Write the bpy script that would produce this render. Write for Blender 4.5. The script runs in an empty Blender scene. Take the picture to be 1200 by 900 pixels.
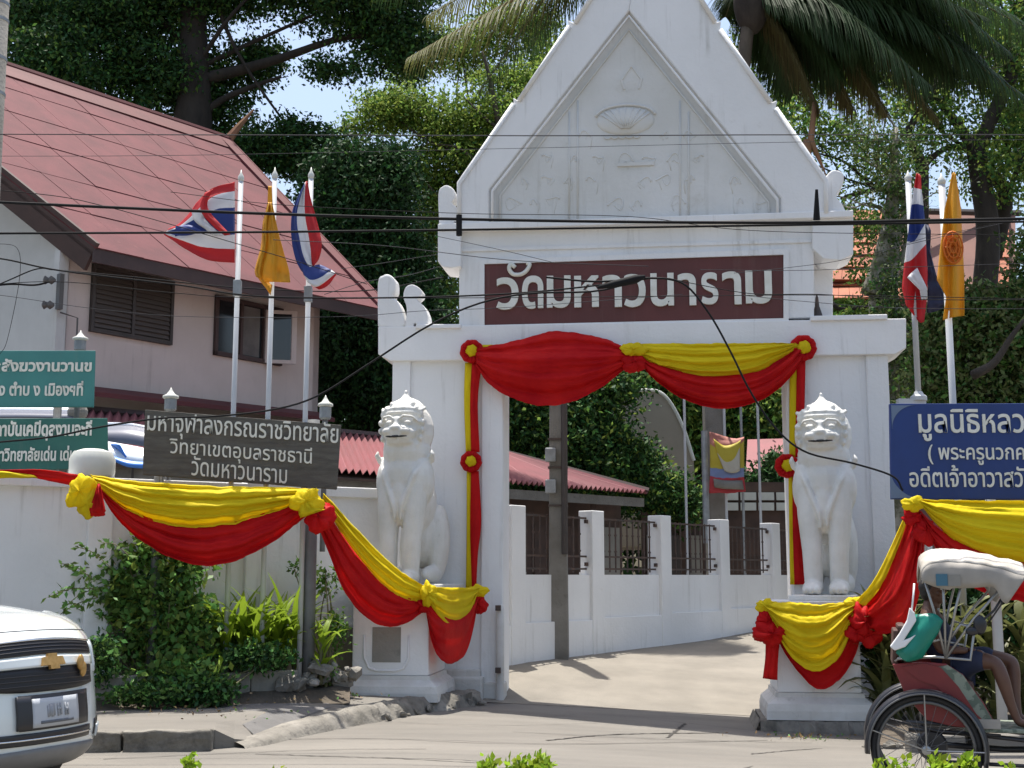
import bpy, bmesh, math, random
import numpy as np
from mathutils import Vector, Matrix, noise as mnoise
from math import sin, cos, pi, radians, sqrt, atan2

scene = bpy.context.scene
C = scene.collection

# ------------------------------------------------------------ camera
EYE = Vector((0.0, 0.0, 1.6)); F = 1500.0; PITCH = math.atan(225 / 1500)
cam_d = bpy.data.cameras.new('camera'); cam_d.sensor_width = 36; cam_d.lens = 36 * F / 1200
cam_d.clip_start = 0.1; cam_d.clip_end = 2000
cam = bpy.data.objects.new('camera', cam_d); C.objects.link(cam)
cam.location = EYE; cam.rotation_euler = (pi / 2 + PITCH, 0, 0)
scene.camera = cam

# ------------------------------------------------------------ sky, sun, exposure
SUN_EL = 78.0; SUN_AZ = -20.0          # azimuth from +y (behind the gate), negative = to the left
world = bpy.data.worlds.new('World'); scene.world = world; world.use_nodes = True
wn = world.node_tree; bg = wn.nodes['Background']
sky = wn.nodes.new('ShaderNodeTexSky'); sky.sky_type = 'NISHITA'; sky.sun_disc = False
sky.sun_elevation = radians(SUN_EL); sky.sun_rotation = radians(SUN_AZ)
sky.air_density = 1.2; sky.dust_density = 3.5; sky.ozone_density = 1.0
wn.links.new(sky.outputs[0], bg.inputs[0]); bg.inputs[1].default_value = 0.13
sun_d = bpy.data.lights.new('sun', 'SUN'); sun_d.energy = 4.4; sun_d.angle = radians(0.55); sun_d.color = (1.0, 0.955, 0.88)
sun = bpy.data.objects.new('sun', sun_d); C.objects.link(sun)
sdir = Vector((sin(radians(SUN_AZ)) * cos(radians(SUN_EL)), cos(radians(SUN_AZ)) * cos(radians(SUN_EL)), sin(radians(SUN_EL))))
sun.rotation_euler = sdir.to_track_quat('Z', 'Y').to_euler(); sun.location = sdir * 50
scene.view_settings.view_transform = 'Standard'; scene.view_settings.look = 'None'
scene.view_settings.exposure = 0.78; scene.view_settings.gamma = 1.0

# ------------------------------------------------------------ measuring helpers
FWD = Vector((0, cos(PITCH), sin(PITCH))); UP = Vector((0, -sin(PITCH), cos(PITCH)))
def ray(px, py):
    return Vector((1, 0, 0)) * ((px - 600) / F) + UP * ((450 - py) / F) + FWD
def at(px, py, Y):
    """world point seen at photo pixel px,py that lies Y metres down the street"""
    d = ray(px, py); return EYE + d * (Y / d.y)
class Wall:
    """a vertical plane in the world with its own along/up axes"""
    def __init__(s, o, ang):
        s.o = Vector(o); s.a = ang
        s.u = Vector((cos(ang), sin(ang), 0)); s.n = Vector((sin(ang), -cos(ang), 0))
    def world(s, px, py, w=0.0):
        d = ray(px, py); p0 = s.o + s.n * w
        return EYE + d * ((p0 - EYE).dot(s.n) / d.dot(s.n))
    def hit(s, px, py, w=0.0):
        q = s.world(px, py, w) - s.o
        return q.dot(s.u), q.z
def lerp(a, b, t): return a + (b - a) * t
def smooth(t): t = max(0, min(1, t)); return t * t * (3 - 2 * t)
def catmull(pts, n):
    pts = [Vector(p) for p in pts]
    if len(pts) == 2: return [pts[0].lerp(pts[1], i / n) for i in range(n + 1)]
    P = [pts[0] * 2 - pts[1]] + pts + [pts[-1] * 2 - pts[-2]]
    out = []; m = len(pts) - 1
    for i in range(n + 1):
        t = i / n * m; k = min(int(t), m - 1); t -= k
        a, b, c, d = P[k:k + 4]
        out.append(0.5 * ((2 * b) + (c - a) * t + (2 * a - 5 * b + 4 * c - d) * t * t + (3 * b - a - 3 * c + d) * t ** 3))
    return out

# ------------------------------------------------------------ materials
M = {}
def mat(name, col, rough=0.7, col2=None, nscale=3.0, bump=0.0, bscale=40.0, metal=0.0, spec=0.5, streak=0.0, streak_col=None,
        transl=0.0, coat=0.0, island=0.0, detail=6.0, contrast=(0.35, 0.65), sheen=0.0, stretch=(1, 1, 1), spots=None, emit=None):
    m = bpy.data.materials.new(name); m.use_nodes = True; M[name] = m
    nt = m.node_tree; N = nt.nodes; L = nt.links; b = N['Principled BSDF']; out = N['Material Output']
    b.inputs['Roughness'].default_value = rough; b.inputs['Metallic'].default_value = metal
    b.inputs['Specular IOR Level'].default_value = spec
    if coat: b.inputs['Coat Weight'].default_value = coat; b.inputs['Coat Roughness'].default_value = 0.06
    if sheen: b.inputs['Sheen Weight'].default_value = sheen
    tc = N.new('ShaderNodeTexCoord'); mp = N.new('ShaderNodeMapping'); mp.inputs['Scale'].default_value = stretch
    L.new(tc.outputs['Object'], mp.inputs[0])
    def mixc(fac, a, bcol):
        mx = N.new('ShaderNodeMix'); mx.data_type = 'RGBA'
        for s, v in ((0, fac), (6, a), (7, bcol)):
            if hasattr(v, 'links'): L.new(v, mx.inputs[s])
            elif s == 0: mx.inputs[0].default_value = v
            else: mx.inputs[s].default_value = (*v, 1)
        return mx.outputs[2]
    def nz(scale, det=6.0, ro=0.6, vec=None):
        t = N.new('ShaderNodeTexNoise'); t.inputs['Scale'].default_value = scale; t.inputs['Detail'].default_value = det
        t.inputs['Roughness'].default_value = ro; L.new(vec or mp.outputs[0], t.inputs['Vector']); return t.outputs[0]
    def ramp(src, lo, hi):
        r = N.new('ShaderNodeMapRange'); r.inputs[1].default_value = lo; r.inputs[2].default_value = hi; r.clamp = True
        L.new(src, r.inputs[0]); return r.outputs[0]
    c = tuple(col)
    if col2 is not None:
        c = mixc(ramp(nz(nscale, detail), *contrast), col, col2)
    if island:
        g = N.new('ShaderNodeNewGeometry'); hs = N.new('ShaderNodeHueSaturation')
        r = N.new('ShaderNodeMapRange'); r.inputs[3].default_value = 1 - island; r.inputs[4].default_value = 1 + island
        L.new(g.outputs['Random Per Island'], r.inputs[0]); L.new(r.outputs[0], hs.inputs['Value'])
        r2 = N.new('ShaderNodeMapRange'); r2.inputs[3].default_value = 0.5 - island * 0.06; r2.inputs[4].default_value = 0.5 + island * 0.06
        L.new(g.outputs['Random Per Island'], r2.inputs[0]); L.new(r2.outputs[0], hs.inputs['Hue'])
        if hasattr(c, 'links'): L.new(c, hs.inputs['Color'])
        else: hs.inputs['Color'].default_value = (*c, 1)
        c = hs.outputs[0]
    if streak:
        mp2 = N.new('ShaderNodeMapping'); mp2.inputs['Scale'].default_value = (9, 9, 0.55); L.new(tc.outputs['Object'], mp2.inputs[0])
        s1 = ramp(nz(1.0, 5, 0.65, mp2.outputs[0]), 0.56, 0.80); s2 = ramp(nz(0.9, 4), 0.42, 0.62)
        mu = N.new('ShaderNodeMath'); mu.operation = 'MULTIPLY'; L.new(s1, mu.inputs[0]); L.new(s2, mu.inputs[1])
        mu2 = N.new('ShaderNodeMath'); mu2.operation = 'MULTIPLY'; L.new(mu.outputs[0], mu2.inputs[0]); mu2.inputs[1].default_value = streak
        c = mixc(mu2.outputs[0], c, streak_col or (0.2, 0.19, 0.16))
    if spots:
        sc, lo, hi, scol, amt = spots
        sp = ramp(nz(sc, 8, 0.7), lo, hi)
        mu3 = N.new('ShaderNodeMath'); mu3.operation = 'MULTIPLY'; L.new(sp, mu3.inputs[0]); mu3.inputs[1].default_value = amt
        c = mixc(mu3.outputs[0], c, scol)
    if hasattr(c, 'links'): L.new(c, b.inputs['Base Color'])
    else: b.inputs['Base Color'].default_value = (*c, 1)
    if bump:
        bp = N.new('ShaderNodeBump'); bp.inputs['Strength'].default_value = min(1, bump); bp.inputs['Distance'].default_value = 0.02
        L.new(nz(bscale, 5), bp.inputs['Height']); L.new(bp.outputs[0], b.inputs['Normal'])
    if transl:
        tr = N.new('ShaderNodeBsdfTranslucent'); ms = N.new('ShaderNodeMixShader'); ms.inputs[0].default_value = transl
        if hasattr(c, 'links'): L.new(c, tr.inputs[0])
        else: tr.inputs[0].default_value = (*c, 1)
        L.new(b.outputs[0], ms.inputs[1]); L.new(tr.outputs[0], ms.inputs[2]); L.new(ms.outputs[0], out.inputs[0])
    if emit: b.inputs['Emission Color'].default_value = (*emit[0], 1); b.inputs['Emission Strength'].default_value = emit[1]
    return m

mat('white_plaster', (0.78, 0.78, 0.775), 0.75, (0.71, 0.71, 0.70), 0.7, bump=0.3, bscale=18, streak=0.75, streak_col=(0.30, 0.29, 0.25), spots=(2.6, 0.66, 0.78, (0.45, 0.43, 0.38), 0.35))
mat('pediment_plaster', (0.66, 0.66, 0.64), 0.8, (0.58, 0.58, 0.55), 1.1, bump=0.45, bscale=14, streak=0.6, streak_col=(0.34, 0.32, 0.27), spots=(1.9, 0.6, 0.74, (0.42, 0.38, 0.31), 0.4))
mat('dirty_plaster', (0.68, 0.68, 0.66), 0.8, (0.52, 0.50, 0.46), 1.4, bump=0.4, bscale=20, streak=0.8, streak_col=(0.18, 0.17, 0.14), spots=(3.2, 0.60, 0.74, (0.20, 0.19, 0.16), 0.6))
mat('statue_white', (0.72, 0.71, 0.67), 0.62, (0.61, 0.60, 0.55), 2.4, bump=0.3, bscale=26, streak=0.6, streak_col=(0.30, 0.28, 0.22), spots=(5.0, 0.62, 0.76, (0.36, 0.33, 0.27), 0.5))
mat('mouth_black', (0.03, 0.03, 0.03), 0.8)
mat('maroon_board', (0.115, 0.028, 0.024), 0.6, (0.09, 0.024, 0.02), 1.5, bump=0.1, streak=0.35, streak_col=(0.2, 0.12, 0.1))
mat('letter_white', (0.72, 0.72, 0.66), 0.6, (0.6, 0.6, 0.52), 5.0)
mat('red_cloth', (0.72, 0.020, 0.018), 0.55, (0.56, 0.009, 0.014), 2.0, bump=0.5, bscale=14, transl=0.38, spec=0.12)
mat('yellow_cloth', (0.86, 0.70, 0.02), 0.6, (0.80, 0.63, 0.015), 2.0, bump=0.5, bscale=14, transl=0.38, spec=0.12)
mat('flag_red', (0.55, 0.02, 0.025), 0.6, transl=0.35)
mat('flag_white', (0.74, 0.74, 0.76), 0.6, transl=0.35)
mat('flag_blue', (0.02, 0.045, 0.22), 0.6, transl=0.25)
mat('flag_blue_shaded', (0.012, 0.014, 0.05), 0.6, transl=0.1)  # flag blue darkened: shade of the fold painted into the colour
mat('flag_yellow', (0.75, 0.40, 0.02), 0.6, (0.70, 0.34, 0.015), 3.0, transl=0.35)
mat('emblem_orange', (0.72, 0.19, 0.015), 0.6, transl=0.3)
mat('teal_board', (0.055, 0.23, 0.21), 0.55, (0.045, 0.19, 0.18), 2.0, streak=0.4, streak_col=(0.15, 0.2, 0.18))
mat('green_board', (0.025, 0.135, 0.105), 0.55, (0.02, 0.11, 0.09), 2.0, streak=0.5, streak_col=(0.12, 0.16, 0.13))
mat('blue_board', (0.008, 0.035, 0.17), 0.5, (0.008, 0.03, 0.14), 2.0, streak=0.25, streak_col=(0.1, 0.12, 0.2))
mat('board_corner', (0.12, 0.17, 0.26), 0.5)
mat('old_wood', (0.125, 0.117, 0.10), 0.85, (0.075, 0.07, 0.06), 3.0, bump=0.6, bscale=30, stretch=(1, 1, 6), spots=(4.0, 0.56, 0.70, (0.17, 0.16, 0.13), 0.7))
mat('grey_post', (0.17, 0.175, 0.18), 0.7, (0.12, 0.12, 0.12), 4.0, bump=0.2, bscale=30)
mat('white_pole', (0.45, 0.47, 0.49), 0.5, (0.5, 0.51, 0.52), 3.0)
mat('grey_metal', (0.32, 0.34, 0.35), 0.5, (0.22, 0.23, 0.24), 6.0, metal=0.3)
mat('concrete', (0.30, 0.285, 0.25), 0.9, (0.22, 0.205, 0.18), 1.4, bump=0.5, bscale=30, spots=(5, 0.58, 0.72, (0.12, 0.11, 0.10), 0.6))
mat('pole_concrete', (0.22, 0.21, 0.19), 0.9, (0.15, 0.14, 0.122), 2.0, bump=0.5, bscale=30, streak=0.7, streak_col=(0.07, 0.065, 0.055), spots=(6, 0.6, 0.7, (0.07, 0.065, 0.055), 0.6))
mat('kerb_concrete', (0.27, 0.25, 0.215), 0.9, (0.13, 0.12, 0.10), 1.6, bump=0.7, bscale=22, spots=(7, 0.5, 0.68, (0.06, 0.055, 0.05), 0.7))
mat('pavement', (0.195, 0.180, 0.156), 0.9, (0.135, 0.125, 0.109), 1.2, stretch=(0.35, 1.3, 1), contrast=(0.3, 0.7), bump=0.4, bscale=40, spots=(2.5, 0.55, 0.72, (0.16, 0.14, 0.12), 0.5))
mat('soil', (0.12, 0.095, 0.07), 0.95, (0.06, 0.05, 0.035), 3.0, bump=0.9, bscale=18)
mat('rock', (0.30, 0.28, 0.25), 0.9, (0.14, 0.13, 0.11), 4.0, bump=0.8, bscale=16)
mat('dark_patch', (0.15, 0.145, 0.14), 0.9, (0.12, 0.115, 0.11), 3.0, bump=0.4, bscale=60)
mat('crack', (0.05, 0.045, 0.04), 0.95)
mat('house_grey', (0.55, 0.55, 0.53), 0.85, (0.48, 0.48, 0.46), 1.2, bump=0.15, streak=0.4, streak_col=(0.25, 0.24, 0.22))
mat('house_pink', (0.58, 0.50, 0.46), 0.85, (0.52, 0.45, 0.41), 1.0, bump=0.15, streak=0.5, streak_col=(0.2, 0.16, 0.14))
mat('roof_pink', (0.135, 0.034, 0.040), 0.85, (0.095, 0.025, 0.030), 1.6, bump=0.12, island=0.06, spots=(7, 0.62, 0.72, (0.22, 0.09, 0.08), 0.5))
mat('roof_trim', (0.12, 0.024, 0.026), 0.7, (0.09, 0.020, 0.022), 1.0)
mat('fascia_brown', (0.07, 0.042, 0.038), 0.7, (0.05, 0.032, 0.03), 2.0)
mat('soffit_line', (0.04, 0.02, 0.02), 0.8)
mat('spare_brown', (0.05, 0.04, 0.035), 0.6)
mat('window_brown', (0.055, 0.043, 0.038), 0.6, (0.04, 0.032, 0.028), 3.0)
mat('louvre_brown', (0.085, 0.066, 0.056), 0.6)
mat('glass_dark', (0.02, 0.022, 0.025), 0.08, spec=0.8)
mat('curtain', (0.16, 0.15, 0.14), 0.9, (0.1, 0.095, 0.09), 3.0)
mat('low_roof', (0.27, 0.090, 0.10), 0.75, (0.22, 0.085, 0.09), 1.4, island=0.05, spots=(6, 0.62, 0.72, (0.2, 0.07, 0.07), 0.6))
mat('shed_wood', (0.085, 0.050, 0.038), 0.8, (0.055, 0.035, 0.028), 3.0)
mat('shed_panel', (0.26, 0.25, 0.22), 0.8, (0.2, 0.19, 0.17), 2.0)
mat('iron_bar', (0.045, 0.036, 0.032), 0.6, (0.09, 0.05, 0.035), 9.0)
mat('temple_orange', (0.42, 0.14, 0.07), 0.8, (0.28, 0.09, 0.05), 1.2, island=0.12)
mat('temple_brown', (0.22, 0.11, 0.085), 0.8, (0.17, 0.085, 0.07), 1.0)
mat('beige_wall', (0.32, 0.28, 0.22), 0.85, (0.27, 0.24, 0.19), 1.0)
mat('bark', (0.10, 0.082, 0.062), 0.95, (0.05, 0.042, 0.032), 4.0, bump=0.9, bscale=14, stretch=(1, 1, 0.4))
mat('bark_dark', (0.045, 0.036, 0.028), 0.95, (0.025, 0.02, 0.016), 4.0, bump=0.9, bscale=14, stretch=(1, 1, 0.4))
mat('bark_mottled', (0.34, 0.32, 0.27), 0.95, (0.10, 0.105, 0.06), 3.5, bump=0.9, bscale=12, contrast=(0.42, 0.58))
mat('leaf_dark', (0.042, 0.10, 0.026), 0.6, island=0.45, transl=0.22, spec=0.15)
mat('leaf_deep', (0.026, 0.062, 0.022), 0.6, island=0.45, transl=0.15, spec=0.15)
mat('leaf_mid', (0.095, 0.175, 0.036), 0.6, island=0.4, transl=0.35, spec=0.15)
mat('leaf_light', (0.24, 0.33, 0.065), 0.6, island=0.35, transl=0.45, spec=0.15)
mat('leaf_bush', (0.12, 0.23, 0.055), 0.45, island=0.45, transl=0.3, spec=0.15)
mat('leaf_yellow', (0.21, 0.30, 0.025), 0.45, island=0.3, transl=0.4, spec=0.15)
mat('leaf_lime', (0.27, 0.38, 0.03), 0.45, island=0.3, transl=0.45, spec=0.15)
mat('leaf_vine', (0.12, 0.15, 0.055), 0.6, island=0.45, transl=0.25, spec=0.15)
mat('palm_leaf', (0.032, 0.058, 0.020), 0.5, island=0.35, transl=0.25, spec=0.15)
mat('palm_olive', (0.135, 0.14, 0.045), 0.55, island=0.35, transl=0.35, spec=0.15)
mat('palm_brown', (0.085, 0.075, 0.03), 0.8, island=0.3, transl=0.2, spec=0.15)
mat('palm_dry', (0.22, 0.13, 0.07), 0.8, (0.3, 0.16, 0.1), 3.0, spec=0.15)
mat('dracaena', (0.14, 0.15, 0.05), 0.45, island=0.35, transl=0.3)
mat('stalk', (0.12, 0.11, 0.05), 0.8)
mat('cable_black', (0.010, 0.010, 0.011), 0.8, spec=0.2)
mat('cable_grey', (0.045, 0.045, 0.05), 0.8, spec=0.2)
mat('insulator', (0.09, 0.085, 0.08), 0.5)
mat('car_white', (0.66, 0.70, 0.69), 0.22, coat=0.8)
mat('black_plastic', (0.02, 0.02, 0.024), 0.35)
mat('grille_mesh', (0.008, 0.008, 0.011), 0.5)
mat('car_grey', (0.19, 0.19, 0.19), 0.5, (0.15, 0.15, 0.15), 4.0)
mat('chrome', (0.7, 0.7, 0.7), 0.15, metal=1.0)
mat('gold', (0.50, 0.30, 0.10), 0.35, (0.38, 0.22, 0.06), 30.0, metal=0.35)
mat('plate_grey', (0.42, 0.44, 0.47), 0.4)
mat('plate_mark', (0.26, 0.275, 0.30), 0.5)
mat('plate_ink', (0.10, 0.11, 0.13), 0.5)
mat('lamp_glass', (0.55, 0.6, 0.62), 0.08, spec=0.9)
mat('amber', (0.75, 0.25, 0.02), 0.2)
mat('rubber', (0.018, 0.018, 0.019), 0.8)
mat('rim_dark', (0.12, 0.12, 0.12), 0.4, metal=0.5)
mat('spoke_dark', (0.10, 0.10, 0.10), 0.5)
mat('steel', (0.34, 0.34, 0.33), 0.35, metal=0.7)
mat('hood_vinyl', (0.50, 0.47, 0.42), 0.7, (0.36, 0.33, 0.28), 5.0, bump=0.5, bscale=7, spots=(8, 0.6, 0.72, (0.35, 0.3, 0.25), 0.5))
mat('hood_skirt', (0.36, 0.33, 0.29), 0.7, (0.28, 0.26, 0.23), 5.0)
mat('patch_blue', (0.05, 0.14, 0.20), 0.7)
mat('tub_red', (0.20, 0.018, 0.02), 0.4, (0.15, 0.015, 0.018), 3.0)
mat('tub_pattern', (0.20, 0.23, 0.18), 0.6, (0.09, 0.12, 0.09), 14.0, contrast=(0.48, 0.54))
mat('seat_leather', (0.07, 0.03, 0.022), 0.6)
mat('bag_teal', (0.015, 0.27, 0.20), 0.35, transl=0.3)
mat('bag_white', (0.72, 0.72, 0.72), 0.4)
mat('skin', (0.115, 0.052, 0.031), 0.5, (0.095, 0.042, 0.025), 8.0)
mat('navy_fabric', (0.012, 0.018, 0.045), 0.85, (0.02, 0.026, 0.06), 6.0)
mat('hair_black', (0.012, 0.010, 0.009), 0.6)
mat('eye_white', (0.6, 0.6, 0.58), 0.3)
mat('awning_blue', (0.05, 0.20, 0.62), 0.4)
mat('awning_white', (0.72, 0.78, 0.84), 0.4)
mat('awning_grey', (0.11, 0.12, 0.16), 0.4)
mat('tank_white', (0.62, 0.63, 0.58), 0.5, (0.52, 0.53, 0.48), 2.0)
mat('banner_yellow', (0.42, 0.34, 0.03), 0.7)
mat('banner_red', (0.36, 0.03, 0.04), 0.7)
mat('banner_pink', (0.38, 0.14, 0.11), 0.7)
mat('banner_blue', (0.16, 0.2, 0.34), 0.7)
mat('banner_white', (0.42, 0.40, 0.34), 0.7)
mat('litter', (0.6, 0.6, 0.58), 0.7)
mat('dry_leaf', (0.22, 0.14, 0.06), 0.9, island=0.4)

# ------------------------------------------------------------ mesh builder
def tag(o, label=None, cat=None, group=None, kind=None):
    if label: o['label'] = label
    if cat: o['category'] = cat
    if group: o['group'] = group
    if kind: o['kind'] = kind
    return o
def empty(name, label, cat, loc=(0, 0, 0), rz=0.0, group=None):
    o = bpy.data.objects.new(name, None); C.objects.link(o); o.empty_display_size = 0.2
    o.location = loc; o.rotation_euler = (0, 0, rz); return tag(o, label, cat, group)
def link(name, me, parent=None, loc=None, rot=None):
    o = bpy.data.objects.new(name, me); C.objects.link(o)
    if parent: o.parent = parent
    if loc is not None: o.location = loc
    if rot is not None: o.rotation_euler = rot
    return o
def kids(o): return [c for c in bpy.data.objects if c.parent == o]
def copy_tree(o, parent=None):
    c = o.copy(); C.objects.link(c); c.parent = parent
    for ch in o.children: copy_tree(ch, c)
    return c
class MB:
    def __init__(s): s.v = []; s.f = []; s.m = []
    def add(s, vs, fs, mi=0):
        b = len(s.v); s.v += [tuple(v) for v in vs]; s.f += [tuple(b + i for i in f) for f in fs]; s.m += [mi] * len(fs); return s
    def box(s, x0, y0, z0, x1, y1, z1, mi=0, T=None):
        vs = [Vector(p) for p in ((x0, y0, z0), (x1, y0, z0), (x1, y1, z0), (x0, y1, z0), (x0, y0, z1), (x1, y0, z1), (x1, y1, z1), (x0, y1, z1))]
        if T is not None: vs = [T @ v for v in vs]
        return s.add(vs, [(0, 3, 2, 1), (4, 5, 6, 7), (0, 1, 5, 4), (1, 2, 6, 5), (2, 3, 7, 6), (3, 0, 4, 7)], mi)
    def prism(s, poly, y0, y1, mi=0):
        """poly in local x,z (counter-clockwise seen from the front, -y); y0 front, y1 back"""
        n = len(poly); vs = [(x, y0, z) for x, z in poly] + [(x, y1, z) for x, z in poly]
        fs = [tuple(range(n)), tuple(range(2 * n - 1, n - 1, -1))] + [(i, i + n, (i + 1) % n + n, (i + 1) % n) for i in range(n)]
        return s.add(vs, fs, mi)
    def quadbox(s, p, th, mi=0):
        """four world points (ccw seen from outside) thickened inwards by vector th"""
        th = Vector(th); a = [Vector(q) for q in p]; b = [q + th for q in a]
        return s.add(a + b, [(0, 1, 2, 3), (7, 6, 5, 4), (0, 4, 5, 1), (1, 5, 6, 2), (2, 6, 7, 3), (3, 7, 4, 0)], mi)
    def tube(s, pts, r, n=8, mi=0, cap=True, flat=None):
        pts = [Vector(p) for p in pts]; k = len(pts); rs = r if isinstance(r, (list, tuple)) else [r] * k
        vs = []; fs = []; prev = None
        for i, p in enumerate(pts):
            t = (pts[min(i + 1, k - 1)] - pts[max(i - 1, 0)])
            if t.length < 1e-9: t = Vector((0, 0, 1))
            t.normalize()
            if prev is None:
                a = t.cross(Vector((0, 0, 1)));
                if a.length < 1e-3: a = t.cross(Vector((0, 1, 0)))
                a.normalize()
            else:
                a = prev - t * prev.dot(t); a.normalize()
            prev = a; b = t.cross(a)
            for j in range(n):
                q = 2 * pi * j / n; vs.append(p + (a * cos(q) + b * sin(q)) * rs[i])
        for i in range(k - 1):
            for j in range(n):
                fs.append((i * n + j, i * n + (j + 1) % n, (i + 1) * n + (j + 1) % n, (i + 1) * n + j))
        if cap: fs += [tuple(range(n - 1, -1, -1)), tuple((k - 1) * n + j for j in range(n))]
        return s.add(vs, fs, mi)
    def lathe(s, prof, c=(0, 0, 0), n=16, mi=0, T=None):
        vs = []; fs = []; c = Vector(c); k = len(prof)
        for r, z in prof:
            for j in range(n):
                q = 2 * pi * j / n; p = Vector((r * cos(q), r * sin(q), z))
                if T is not None: p = T @ p
                vs.append(p + c)
        for i in range(k - 1):
            for j in range(n): fs.append((i * n + j, i * n + (j + 1) % n, (i + 1) * n + (j + 1) % n, (i + 1) * n + j))
        fs += [tuple(range(n - 1, -1, -1)), tuple((k - 1) * n + j for j in range(n))]
        return s.add(vs, fs, mi)
    def ell(s, c, r, T=None, nu=14, nv=9, mi=0):
        c = Vector(c); vs = []; fs = []
        if not isinstance(r, (tuple, list)): r = (r, r, r)
        for i in range(nv + 1):
            a = pi * i / nv
            for j in range(nu):
                b = 2 * pi * j / nu; p = Vector((r[0] * sin(a) * cos(b), r[1] * sin(a) * sin(b), -r[2] * cos(a)))
                if T is not None: p = T @ p
                vs.append(c + p)
        for i in range(nv):
            for j in range(nu): fs.append((i * nu + j, i * nu + (j + 1) % nu, (i + 1) * nu + (j + 1) % nu, (i + 1) * nu + j))
        return s.add(vs, fs, mi)
    def grid(s, P, mi=0, closeu=False):
        a = len(P); b = len(P[0]); vs = [q for row in P for q in row]; fs = []
        for i in range(a - 1):
            for j in range(b - (0 if closeu else 1)): fs.append((i * b + j, i * b + (j + 1) % b, (i + 1) * b + (j + 1) % b, (i + 1) * b + j))
        return s.add(vs, fs, mi)
    def build(s, name, mats, parent=None, bevel=0.0, smooth=False, loc=None, rz=None, solid=0.0, kind=None, angle=None, subd=0):
        me = bpy.data.meshes.new(name); me.from_pydata(s.v, [], s.f)
        if isinstance(mats, str): mats = [mats]
        for x in mats: me.materials.append(M[x])
        me.polygons.foreach_set('material_index', s.m)
        if smooth: me.polygons.foreach_set('use_smooth', [True] * len(s.f))
        me.update()
        o = link(name, me, parent, loc)
        if rz is not None: o.rotation_euler = (0, 0, rz)
        if angle is not None:
            me.polygons.foreach_set('use_smooth', [True] * len(s.f)); me.set_sharp_from_angle(angle=radians(angle))
        if solid:
            md = o.modifiers.new('solid', 'SOLIDIFY'); md.thickness = solid; md.offset = 0
        if bevel:
            md = o.modifiers.new('bevel', 'BEVEL'); md.width = bevel; md.segments = 2; md.limit_method = 'ANGLE'; md.angle_limit = radians(40)
        if subd:
            md = o.modifiers.new('subd', 'SUBSURF'); md.levels = subd; md.render_levels = subd
        if kind: o['kind'] = kind
        return o
def remeshed(mb, name, mats, voxel=0.02, smooth_it=2):
    """one continuous skin grown over the builder's overlapping volumes"""
    o = mb.build(name + '_raw', mats)
    md = o.modifiers.new('r', 'REMESH'); md.mode = 'VOXEL'; md.voxel_size = voxel; md.use_smooth_shade = True
    if smooth_it:
        ms = o.modifiers.new('s', 'SMOOTH'); ms.factor = 0.5; ms.iterations = smooth_it
    dg = bpy.context.evaluated_depsgraph_get(); me = bpy.data.meshes.new_from_object(o.evaluated_get(dg))
    bpy.data.objects.remove(o); me.name = name
    return me
def text_mesh(body, name, x0, x1, z0, z1, depth=0.01, bold=0.0, shear=0.0, keep=False):
    """lettering fitted into the box x0..x1, z0..z1 in the local xz plane, facing -y"""
    cu = bpy.data.curves.new(name, 'FONT'); cu.body = body; cu.extrude = 0.02; cu.offset = bold; cu.size = 1.0; cu.resolution_u = 3
    o = bpy.data.objects.new(name, cu); C.objects.link(o)
    dg = bpy.context.evaluated_depsgraph_get(); me = bpy.data.meshes.new_from_object(o.evaluated_get(dg))
    bpy.data.objects.remove(o); bpy.data.curves.remove(cu)
    n = len(me.vertices); a = np.zeros(n * 3); me.vertices.foreach_get('co', a); a = a.reshape(-1, 3)
    mn = a.min(0); mx = a.max(0)
    X = x0 + (a[:, 0] - mn[0]) / (mx[0] - mn[0]) * (x1 - x0)
    Z = z0 + (a[:, 1] - mn[1]) / (mx[1] - mn[1]) * (z1 - z0)
    Y = -(a[:, 2] / 0.02) * depth
    Z = Z + (X - x0) * shear
    me.vertices.foreach_set('co', np.stack([X, Y, Z], 1).ravel()); me.update(); me.name = name
    return me
def link_text(name, me, m, parent, y=0.0):
    me.materials.clear(); me.materials.append(M[m]); o = link(name, me, parent, (0, y, 0)); return o

def rough(o, amp=.012, freq=9, cuts=3, seed=0):
    """chip and round a block's surface so that it reads as worn"""
    bm = bmesh.new(); bm.from_mesh(o.data); bmesh.ops.subdivide_edges(bm, edges=bm.edges[:], cuts=cuts, use_grid_fill=True)
    if o.data.users > 0:
        for v in bm.verts:
            q = v.co + Vector((seed * 3.7, seed, 0)) + (o.location if o.parent is None else Vector((0, 0, 0)))
            v.co += Vector((mnoise.noise(q * freq), mnoise.noise(q * freq + Vector((7, 0, 0))), mnoise.noise(q * freq + Vector((0, 7, 0))))) * amp + Vector((mnoise.noise(q * freq * 3), mnoise.noise(q * freq * 3 + Vector((3, 0, 0))), mnoise.noise(q * freq * 3.1))) * amp * .5
    bm.to_mesh(o.data); bm.free(); return o

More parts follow.
